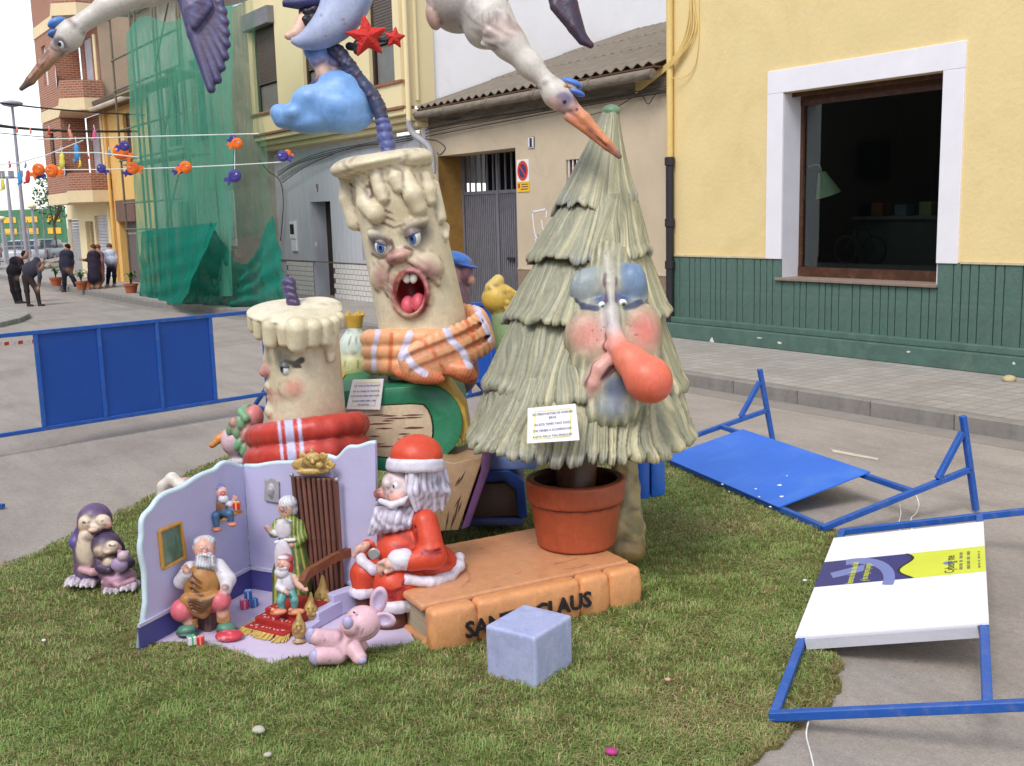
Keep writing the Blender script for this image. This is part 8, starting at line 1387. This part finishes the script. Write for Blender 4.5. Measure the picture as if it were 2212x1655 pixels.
# banister: wooden handrail, gold balusters, lilac string
bn = thing('banister', 'curved wooden banister with four carved gold balusters', 'banister', G(690, 1340, FZ)); hr_ = [at(652, 1262, fdepth(650, 1362)), at(664, 1240, fdepth(664, 1350)), at(690, 1224, fdepth(690, 1336)), at(722, 1205, fdepth(722, 1322)), at(755, 1192, fdepth(752, 1312))]
hq = spline(hr_, 18); b = MB()
for i in range(17): b.bar(hq[i], hq[i+1]+(hq[i+1]-hq[i])*.12, .034, .05)
b.build('handrail', mat('rail_wood', srgb(126, 78, 50), .45, .3, 4, .2, 30, .45, stretch=(1, 6, 6)), bn, smooth=True)
for x, y0, y1 in ((646, 1322, 1388), (671, 1282, 1352), (697, 1246, 1328), (732, 1232, 1302)):
    db = fdepth(x, y1); pT = lambda xx, yy, d=0: at(xx, yy, db+d*m); hgt = y1-y0; s = S(.0042, .006); r_ = hgt*.17; gcol = srgb(188, 154, 84)
    s.cyl(pT(x, y1-1), pT(x, y1-5), r_*1.15*m, r_*1.15*m, .003, gcol); s.cyl(pT(x, y1-6), pT(x, y1-hgt*.12), r_*.8*m, r_*.7*m, .003, srgb(200, 190, 196)); s.ell(pT(x, y1-hgt*.42), (r_*1.25*m, r_*1.2*m, hgt*.3*m), gcol); s.cone(pT(x, y1-hgt*.6), pT(x, y0), r_*.8*m, r_*.25*m, gcol, k=.01); s.ell(pT(x, y1-hgt*.46, -r_*1.2), (r_*.35*m, r_*.4*m, r_*.5*m), gcol); s.ell(pT(x-r_*.5, y1-hgt*.36, -r_), (r_*.5*m, r_*.4*m, r_*.35*m), gcol); s.ell(pT(x+r_*.5, y1-hgt*.36, -r_), (r_*.5*m, r_*.4*m, r_*.35*m), gcol)
    s.line([pT(x-r_*.6, y1-hgt*.24, -r_*1.2), pT(x, y1-hgt*.22, -r_*1.4), pT(x+r_*.6, y1-hgt*.24, -r_*1.2)], 2.2*m, srgb(80, 54, 30), .9)
    for sg_ in (-1, 1): s.spot(pT(x+sg_*r_*.45, y1-hgt*.53, -r_*1.2), (2.2*m, 6*m, 2.5*m), srgb(60, 40, 24), .9)
    s.pfn(painted(srgb(110, 80, 40), .55, 60, 3)); s.build('baluster', bn, paintmat('gold_sculpt'))
for i, (x0, y0, x1, y1, z) in enumerate(((660, 1378, 700, 1350, .04), (690, 1356, 740, 1328, .085), (722, 1334, 790, 1310, .13))): a, c = G(x0, y0, FZ), G(x1, y1, FZ); dq = np.cross(c-a, EZ); dq = dq/np.linalg.norm(dq)*.07; MB().prism([a, c, c-dq, a-dq], EZ*z).build('string_block', m_lav, bn, bevel=.004)
# ---- figures
def face_marks(s, P, x, y, d, w_, brow=True):
    for sg_ in (-1, 1):
        s.spot(P(x+sg_*w_*.42, y, d), (w_*.24*m, w_*m, w_*.15*m), srgb(236, 232, 228), .9, soft=.3); s.spot(P(x+sg_*w_*.40, y+.5, d), (w_*.11*m, w_*m, w_*.12*m), srgb(40, 60, 66), .95, soft=.3)
        if brow: s.line([P(x+sg_*w_*.7, y-w_*.22, d), P(x+sg_*w_*.2, y-w_*.3, d)], w_*.09*m, srgb(110, 84, 84), .8)
def hand5(s, P, x, y, d, dx, dy, r, col):
    s.ell(P(x, y, d), (r*m, r*.8*m, r*m), col, k=.004)
    for j in range(4): s.chain([P(x+dx*r*.6+(j-1.5)*-dy*r*.5, y+dy*r*.6+(j-1.5)*dx*r*.5, d-2), P(x+dx*r*1.9+(j-1.5)*-dy*r*.6, y+dy*r*1.9+(j-1.5)*dx*r*.6, d-3)], [r*.32*m, r*.26*m], col, k=.002)
    s.chain([P(x-dy*r, y+dx*r*.2, d-3), P(x-dy*r*1.3+dx*r, y+dy*r+dx*r*.4, d-5)], [r*.32*m, r*.26*m], col, k=.002)
# old man with apron on a stump
dO = fdepth(440, 1362); O = lambda x, y, d=0: at(x, y, dO+d*m); om = thing('old_man_figure', 'seated white bearded old man figure in brown apron and pink breeches', 'figure', O(440, 1362)); SKO = srgb(222, 170, 150)
s = S(.0048, .012); s.blend = .004; s.ell(O(442, 1186, 0), (21*m, 20*m, 25*m), SKO); s.ell(O(442, 1192, -20), (5*m, 6*m, 6*m), srgb(226, 150, 136), k=.006); s.ell(O(461, 1188, 0), (5*m, 5*m, 7*m), SKO, k=.004); s.ell(O(423, 1190, 0), (5*m, 5*m, 7*m), SKO, k=.004); s.cone(O(442, 1205, 4), O(442, 1225, 6), 14*m, 20*m, SKO)
s.ell(O(440, 1262, 4), (40*m, 34*m, 48*m), srgb(206, 200, 206)); s.chain([O(412, 1230, 0), O(392, 1256, -10), O(404, 1240, -30)], [17*m, 15*m, 11*m], srgb(214, 208, 214), k=.01); s.chain([O(470, 1226, 0), O(492, 1252, -10), O(488, 1274, -24)], [18*m, 16*m, 11*m], srgb(214, 208, 214), k=.01); hand5(s, O, 404, 1233, -36, -.5, -.8, 7, SKO); hand5(s, O, 486, 1272, -30, -.3, .8, 7, SKO)
s.chain([O(420, 1306, 0), O(394, 1318, -26)], [24*m, 23*m], srgb(214, 104, 118), k=.012); s.chain([O(455, 1300, 0), O(476, 1298, -26)], [22*m, 21*m], srgb(214, 104, 118), k=.012); s.chain([O(396, 1325, -28), O(410, 1346, -22)], [13*m, 11*m], SKO, k=.006); s.chain([O(477, 1304, -28), O(482, 1326, -24)], [14*m, 12*m], SKO, k=.006)
s.spot(O(434, 1192, -20), (6*m, 10*m, 5*m), srgb(226, 130, 120), .6); s.spot(O(452, 1192, -20), (6*m, 10*m, 5*m), srgb(226, 130, 120), .6); face_marks(s, O, 442, 1184, -18, 15); 
for y in (1236, 1246, 1256): s.line([O(476, y, -20), O(500, y+6, -14)], 2.4*m, srgb(150, 140, 160), .7)
s.build('body', om)
s = S(.0048, .008); s.blend = .01; APR = srgb(170, 118, 62); s.ell(O(438, 1262, -10), (37*m, 28*m, 42*m), APR); s.chain([O(405, 1296, -28), O(436, 1306, -34), O(468, 1290, -30)], [15*m, 18*m, 13*m], APR, k=.02); s.chain([O(412, 1312, -30), O(438, 1324, -36)], [12*m, 12*m], srgb(160, 110, 66), k=.02)
for j in range(5): s.sub('chain', [O(404+j*3, 1288+j*7, -46), O(436, 1300+j*6.5, -54), O(466, 1282+j*5, -46)], 2.2*m, k=.006, col=srgb(96, 62, 40))
for j in range(3): s.sub('chain', [O(412, 1240+j*14, -30), O(420, 1252+j*13, -38), O(436, 1262+j*12, -42)], 1.8*m, k=.006, col=srgb(110, 72, 44))
s.line([O(434, 1258, -40), O(440, 1254, -41), O(438, 1266, -41)], 2*m, srgb(206, 60, 40), .95); s.line([O(430, 1266, -40), O(444, 1270, -40)], 1.8*m, srgb(206, 60, 40), .95); s.build('apron', om)
s = S(.0045, .008); s.blend = .008; WB = srgb(206, 206, 212); s.ell(O(444, 1214, -14), (22*m, 16*m, 22*m), WB)
for j in range(7): s.chain([O(428+j*5, 1206, -24), O(427+j*5.4, 1222, -30), O(431+j*4.4, 1236-abs(j-3)*2, -24)], np.array([4, 5, 3])*m, WB, k=.004)
s.chain([O(426, 1204, -22), O(440, 1198, -26), O(444, 1199, -27), O(460, 1204, -22)], 4*m, srgb(224, 222, 226), k=.004); strands(s, .004, 190, 3, srgb(110, 110, 130), .8); s.build('beard', om)
s = S(.0045, .008); s.ell(O(442, 1170, 4), (22*m, 20*m, 13*m), WB); s.ell(O(424, 1182, 6), (7*m, 12*m, 12*m), WB); s.ell(O(460, 1180, 6), (7*m, 12*m, 12*m), WB); strands(s, .003, 190, 5, srgb(130, 130, 150), .7); s.build('hair', om)
s = S(.0045, .006)
for x, y, d in ((412, 1346, -20), (482, 1332, -22)):
    for j in range(4): s.ell(O(x+j*.5, y-7+j*5, d), (14*m, 12*m, 4*m), srgb(206, 150, 78))
s.build('socks', om)
for x, y, d in ((403, 1360, -28), (490, 1356, -28)): q = S(.0045, .008); q.ell(O(x, y, d), (19*m, 16*m, 11*m), srgb(84, 132, 112), axes(10 if x > 450 else -10)); q.ell(O(x, y+7, d), (21*m, 17*m, 4*m), srgb(60, 98, 86), k=.004); q.build('shoe', om)
sp = thing('tree_stump', 'brown log stump the old man sits on', 'stump', O(450, 1362)); s = S(.005, .004)
for j in range(6): s.cone(O(434+j*6.4, 1326, 4+10*abs(j-2.5)-12), O(434+j*6.4, 1360, 4+10*abs(j-2.5)-12), 5.4*m, 5.6*m, tuple(np.array(srgb(122, 92, 84))*random.uniform(.8, 1.1)))
s.build('log', sp)
rc = thing('red_cushion', 'small red cushion under the shoe of the old man', 'cushion', G(495, 1380, FZ)); dC = fdepth(495, 1382); q = S(.004, .006); q.ell(at(495, 1373, dC), (27*m, 20*m, 10*m), srgb(206, 62, 76)); q.pfn(painted(srgb(236, 200, 206), .8, 90, 3)); q.build('pad', rc)
# old woman in green
dW = fdepth(632, 1312); W = lambda x, y, d=0: at(x, y, dW+d*m); ow = thing('old_woman_figure', 'standing old woman figure in green striped dress and white apron', 'figure', W(632, 1310)); s = S(.0048, .012); s.blend = .004
s.ell(W(618, 1098, 0), (17*m, 17*m, 21*m), srgb(222, 180, 160)); s.ell(W(610, 1101, -15), (4*m, 5*m, 4*m), srgb(226, 150, 136), k=.005); s.cone(W(620, 1114, 2), W(621, 1124, 3), 9*m, 12*m, srgb(222, 180, 160)); hand5(s, W, 580, 1144, -20, -.6, -.6, 6, srgb(222, 170, 150)); hand5(s, W, 615, 1180, -28, -.6, .5, 6, srgb(222, 170, 150)); s.chain([W(596, 1152, -14), W(584, 1148, -20)], [7*m, 5*m], srgb(230, 226, 230)); s.cone(W(621, 1125, 3), W(621, 1280, 5), 12*m, 20*m, srgb(222, 180, 160)); s.chain([W(638, 1174, -10), W(622, 1180, -24)], [8*m, 6*m], srgb(222, 180, 160)); face_marks(s, W, 612, 1096, -14, 11); s.line([W(606, 1107, -16), W(613, 1109, -17), W(619, 1107, -15)], 1.6*m, srgb(170, 70, 70), .9); s.spot(W(605, 1104, -12), (4*m, 8*m, 4*m), srgb(230, 140, 130), .6); s.build('body', ow)
s = S(.005, .014); GRD = srgb(92, 128, 62); s.ell(W(624, 1140, 2), (27*m, 22*m, 28*m), GRD); s.chain([W(602, 1130, 0), W(592, 1150, -8)], [11*m, 12*m], GRD, k=.008); s.chain([W(646, 1134, 0), W(652, 1160, -4), W(640, 1176, -14)], [12*m, 12*m, 8*m], GRD, k=.008); s.cone(W(628, 1172, 4), W(632, 1240, 6), 26*m, 42*m, GRD); s.cone(W(632, 1240, 6), W(630, 1300, 6), 42*m, 40*m, GRD)
def gstripe(V, C):
    v = V-CAMP; z = v@Fw; x = CX+F_*(v@Rw)/z; y = CY-F_*(v@Uw)/z; t = (x-624)/(22+.25*np.clip(y-1150, 0, 90)); q = np.clip(np.sin(t*17)*3-1.2, 0, 1)[:, None]*.8; return C*(1-q)+np.array(srgb(206, 186, 96))*q
s.pfn(gstripe); s.build('dress', ow)
s = S(.0046, .01); s.ell(W(612, 1144, -18), (17*m, 8*m, 22*m), srgb(216, 208, 214)); s.ell(W(614, 1215, -32), (20*m, 12*m, 50*m), srgb(216, 208, 214), axes(-3)); s.chain([W(596, 1172, -24), W(616, 1168, -28), W(636, 1166, -22)], 4*m, srgb(226, 222, 226)); s.ell(W(614, 1126, -14), (17*m, 9*m, 5*m), srgb(230, 226, 230)); s.pfn(painted(srgb(170, 160, 190), .5, 40, 2)); s.build('apron', ow)
s = S(.0045, .008); s.ell(W(622, 1086, 2), (20*m, 19*m, 16*m), srgb(216, 216, 222)); s.ell(W(634, 1096, 6), (10*m, 13*m, 18*m), srgb(216, 216, 222)); strands(s, .003, 190, 6, srgb(140, 140, 160), .7, .4); s.build('hair', ow)
q = MB()
for sx in (-5, 4): q.tube([W(612+sx+4*math.cos(a), 1097+3.4*math.sin(a), -19) for a in np.linspace(0, 6.283, 14)], .7*m, 5)
q.build('spectacles', mat('spectacle_grey', srgb(120, 120, 130), .3), ow)
# little elf standing on the steps
dV = fdepth(620, 1352)-.06; V_ = lambda x, y, d=0: at(x, y, dV+d*m); le = thing('small_elf_figure', 'small bearded elf figure with red cap standing on the red steps', 'figure', V_(622, 1326)); s = S(.0042, .008); s.blend = .003
s.ell(V_(613, 1218, 0), (14*m, 14*m, 16*m), srgb(226, 176, 156)); s.ell(V_(606, 1223, -13), (4*m, 5*m, 4*m), srgb(226, 140, 126), k=.004); s.ell(V_(620, 1258, 2), (18*m, 15*m, 22*m), srgb(214, 208, 216)); s.chain([V_(608, 1250, -2), V_(602, 1268, -8), V_(616, 1278, -16)], [8*m, 7*m, 5*m], srgb(214, 208, 216), k=.005); s.chain([V_(634, 1248, 0), V_(646, 1264, -4), V_(654, 1272, -6)], [8*m, 6*m, 5*m], srgb(222, 176, 156), k=.005); hand5(s, V_, 618, 1279, -20, .6, .4, 5, srgb(222, 170, 150)); hand5(s, V_, 657, 1275, -8, .8, -.2, 5, srgb(222, 170, 150)); s.chain([V_(614, 1280, 0), V_(606, 1298, -10), V_(610, 1316, -6)], [10*m, 8*m, 6*m], srgb(96, 158, 152), k=.006); s.chain([V_(628, 1278, 2), V_(636, 1296, -8), V_(636, 1314, -4)], [10*m, 8*m, 6*m], srgb(96, 158, 152), k=.006)
for y in (1302, 1308, 1314): s.line([V_(602, y, -16), V_(616, y, -16)], 1.6*m, srgb(60, 110, 110), .8); s.line([V_(630, y, -14), V_(644, y, -14)], 1.6*m, srgb(60, 110, 110), .8)
face_marks(s, V_, 609, 1216, -12, 9); s.build('body', le)
s = S(.0042, .006)
for x in (602, 640): s.ell(V_(x, 1322, -12), (17*m, 9*m, 6*m), srgb(224, 142, 106), axes(-6)); s.ell(V_(x-12, 1318, -14), (5*m, 5*m, 5*m), srgb(224, 142, 106), k=.005)
s.build('shoes', le)
s = S(.0042, .006); s.ell(V_(608, 1236, -10), (14*m, 10*m, 11*m), srgb(224, 222, 226)); s.chain([V_(600, 1228, -14), V_(608, 1230, -16), V_(617, 1228, -14)], 3*m, srgb(230, 228, 230)); s.pfn(painted(srgb(170, 160, 180), .5, 60, 2)); s.build('beard', le)
s = S(.0042, .006); s.ell(V_(617, 1208, 3), (15*m, 14*m, 11*m), srgb(206, 56, 56)); s.ell(V_(626, 1222, 5), (7*m, 9*m, 16*m), srgb(206, 60, 60)); s.ell(V_(612, 1205, -6), (12*m, 8*m, 5*m), srgb(232, 220, 222)); s.build('cap', le)
# elf on a wall shelf
pS = pl(477, 1100, 'L', .05); dS = pix(pS)[2]; E_ = lambda x, y, d=0: at(x, y, dS+d*m); sh = thing('wall_shelf', 'slanting wooden shelf on the left wall of the little room', 'shelf', E_(490, 1125)); MB().prism([E_(462, 1116, 16), E_(520, 1100, 10), E_(524, 1104, -8), E_(468, 1126, -10)], -EZ*.012).build('board', m_gilt, sh); MB().prism([E_(498, 1110, 8), E_(520, 1104, 8), E_(490, 1128, 12)], -EY*.012).build('bracket', m_wood, sh)
es = thing('shelf_elf_figure', 'elf figure holding gifts, seated on the wall shelf', 'figure', E_(478, 1118)); s = S(.0042, .008); s.blend = .003
s.ell(E_(478, 1064, 0), (13*m, 13*m, 15*m), srgb(226, 176, 160)); s.ell(E_(482, 1067, -12), (4*m, 5*m, 4*m), srgb(222, 110, 110), k=.004); s.ell(E_(477, 1094, 2), (15*m, 12*m, 19*m), srgb(140, 96, 70)); s.chain([E_(466, 1084, 0), E_(452, 1090, -6), E_(442, 1086, -10)], [7*m, 6*m, 5*m], srgb(206, 204, 214), k=.004); s.chain([E_(488, 1086, 0), E_(500, 1090, -8), E_(506, 1082, -12)], [7*m, 6*m, 5*m], srgb(206, 204, 214), k=.004); hand5(s, E_, 440, 1084, -12, -.7, -.5, 4.5, srgb(226, 160, 140)); hand5(s, E_, 506, 1079, -14, .2, -.9, 4.5, srgb(226, 160, 140)); s.chain([E_(470, 1110, -2), E_(466, 1114, -18), E_(468, 1134, -16)], [9*m, 8*m, 6*m], srgb(70, 104, 140), k=.005); s.chain([E_(484, 1108, -2), E_(496, 1110, -18), E_(500, 1124, -16)], [9*m, 8*m, 6*m], srgb(70, 104, 140), k=.005); face_marks(s, E_, 480, 1060, -11, 8); s.build('body', es)
s = S(.004, .005); s.ell(E_(469, 1144, -20), (10*m, 8*m, 5*m), srgb(206, 130, 104)); s.ell(E_(502, 1133, -20), (10*m, 8*m, 5*m), srgb(206, 130, 104)); s.build('shoes', es); s = S(.004, .005); s.ell(E_(482, 1078, -8), (11*m, 8*m, 9*m), srgb(220, 216, 222)); s.build('beard', es); s = S(.004, .005); s.ell(E_(473, 1054, 2), (14*m, 13*m, 9*m), srgb(120, 130, 180)); s.ell(E_(466, 1062, 4), (6*m, 8*m, 9*m), srgb(130, 136, 180)); s.build('cap', es)
# ---- gifts
def gift(px, py, r_, col, rib, label, dep=None, onfloor=True, ro=0):
    base = G(px, py, FZ+.002) if onfloor else dep; A = np.stack([EX*math.cos(ro)+EY*math.sin(ro), -EX*math.sin(ro)+EY*math.cos(ro), EZ]); k = r_*m; t = thing('gift_parcel', label, 'gift', base, 'gift parcels in the little room'); c = base+EZ*k; MB().box(c, (2*k,)*3, A).build('box', mat('gift_%02x%02x%02x' % tuple(int(x*255) for x in col), col, .4, .05), t, bevel=k*.12); mr = mat('rib_%02x%02x%02x' % tuple(int(x*255) for x in rib), rib, .35, .05)
    MB().box(c, (2.04*k, .4*k, 2.04*k), A).build('ribbon', mr, t); MB().box(c, (.4*k, 2.045*k, 2.045*k), A).build('ribbon', mr, t); q = MB(); q.sphere(c+EZ*k*1.2+A[0]*k*.4, (k*.45, k*.25, k*.3), 8, 6, A); q.sphere(c+EZ*k*1.2-A[0]*k*.4, (k*.45, k*.25, k*.3), 8, 6, A); q.build('bow', mr, t)
gift(528, 1313, 8, srgb(214, 60, 110), srgb(240, 160, 190), 'pink gift parcel at the left of the pile of three', ro=.4); gift(547, 1309, 8, srgb(70, 110, 190), srgb(150, 190, 230), 'blue gift parcel at the right of the pile of three', ro=.9); gift(539, 1296, 8, srgb(60, 100, 180), srgb(150, 190, 230), 'blue gift parcel on top of the pile of three', dep=G(538, 1310, FZ)+EZ*.05, onfloor=False, ro=.2)
gift(415, 1392, 8, srgb(228, 226, 232), srgb(90, 180, 130), 'white gift parcel with green ribbon at the front of the floor', ro=.5); gift(434, 1391, 7, srgb(206, 60, 50), srgb(236, 150, 140), 'red gift parcel beside the white parcel on the floor', ro=.2); gift(0, 0, 8, srgb(60, 160, 100), srgb(190, 230, 190), 'green gift parcel in the left hand of the shelf elf', dep=E_(444, 1100, -14), onfloor=False, ro=.3); gift(0, 0, 7, srgb(196, 44, 48), srgb(226, 180, 90), 'red gift parcel in the right hand of the shelf elf', dep=E_(512, 1100, -14), onfloor=False)
# ================================================================ turf
grass()
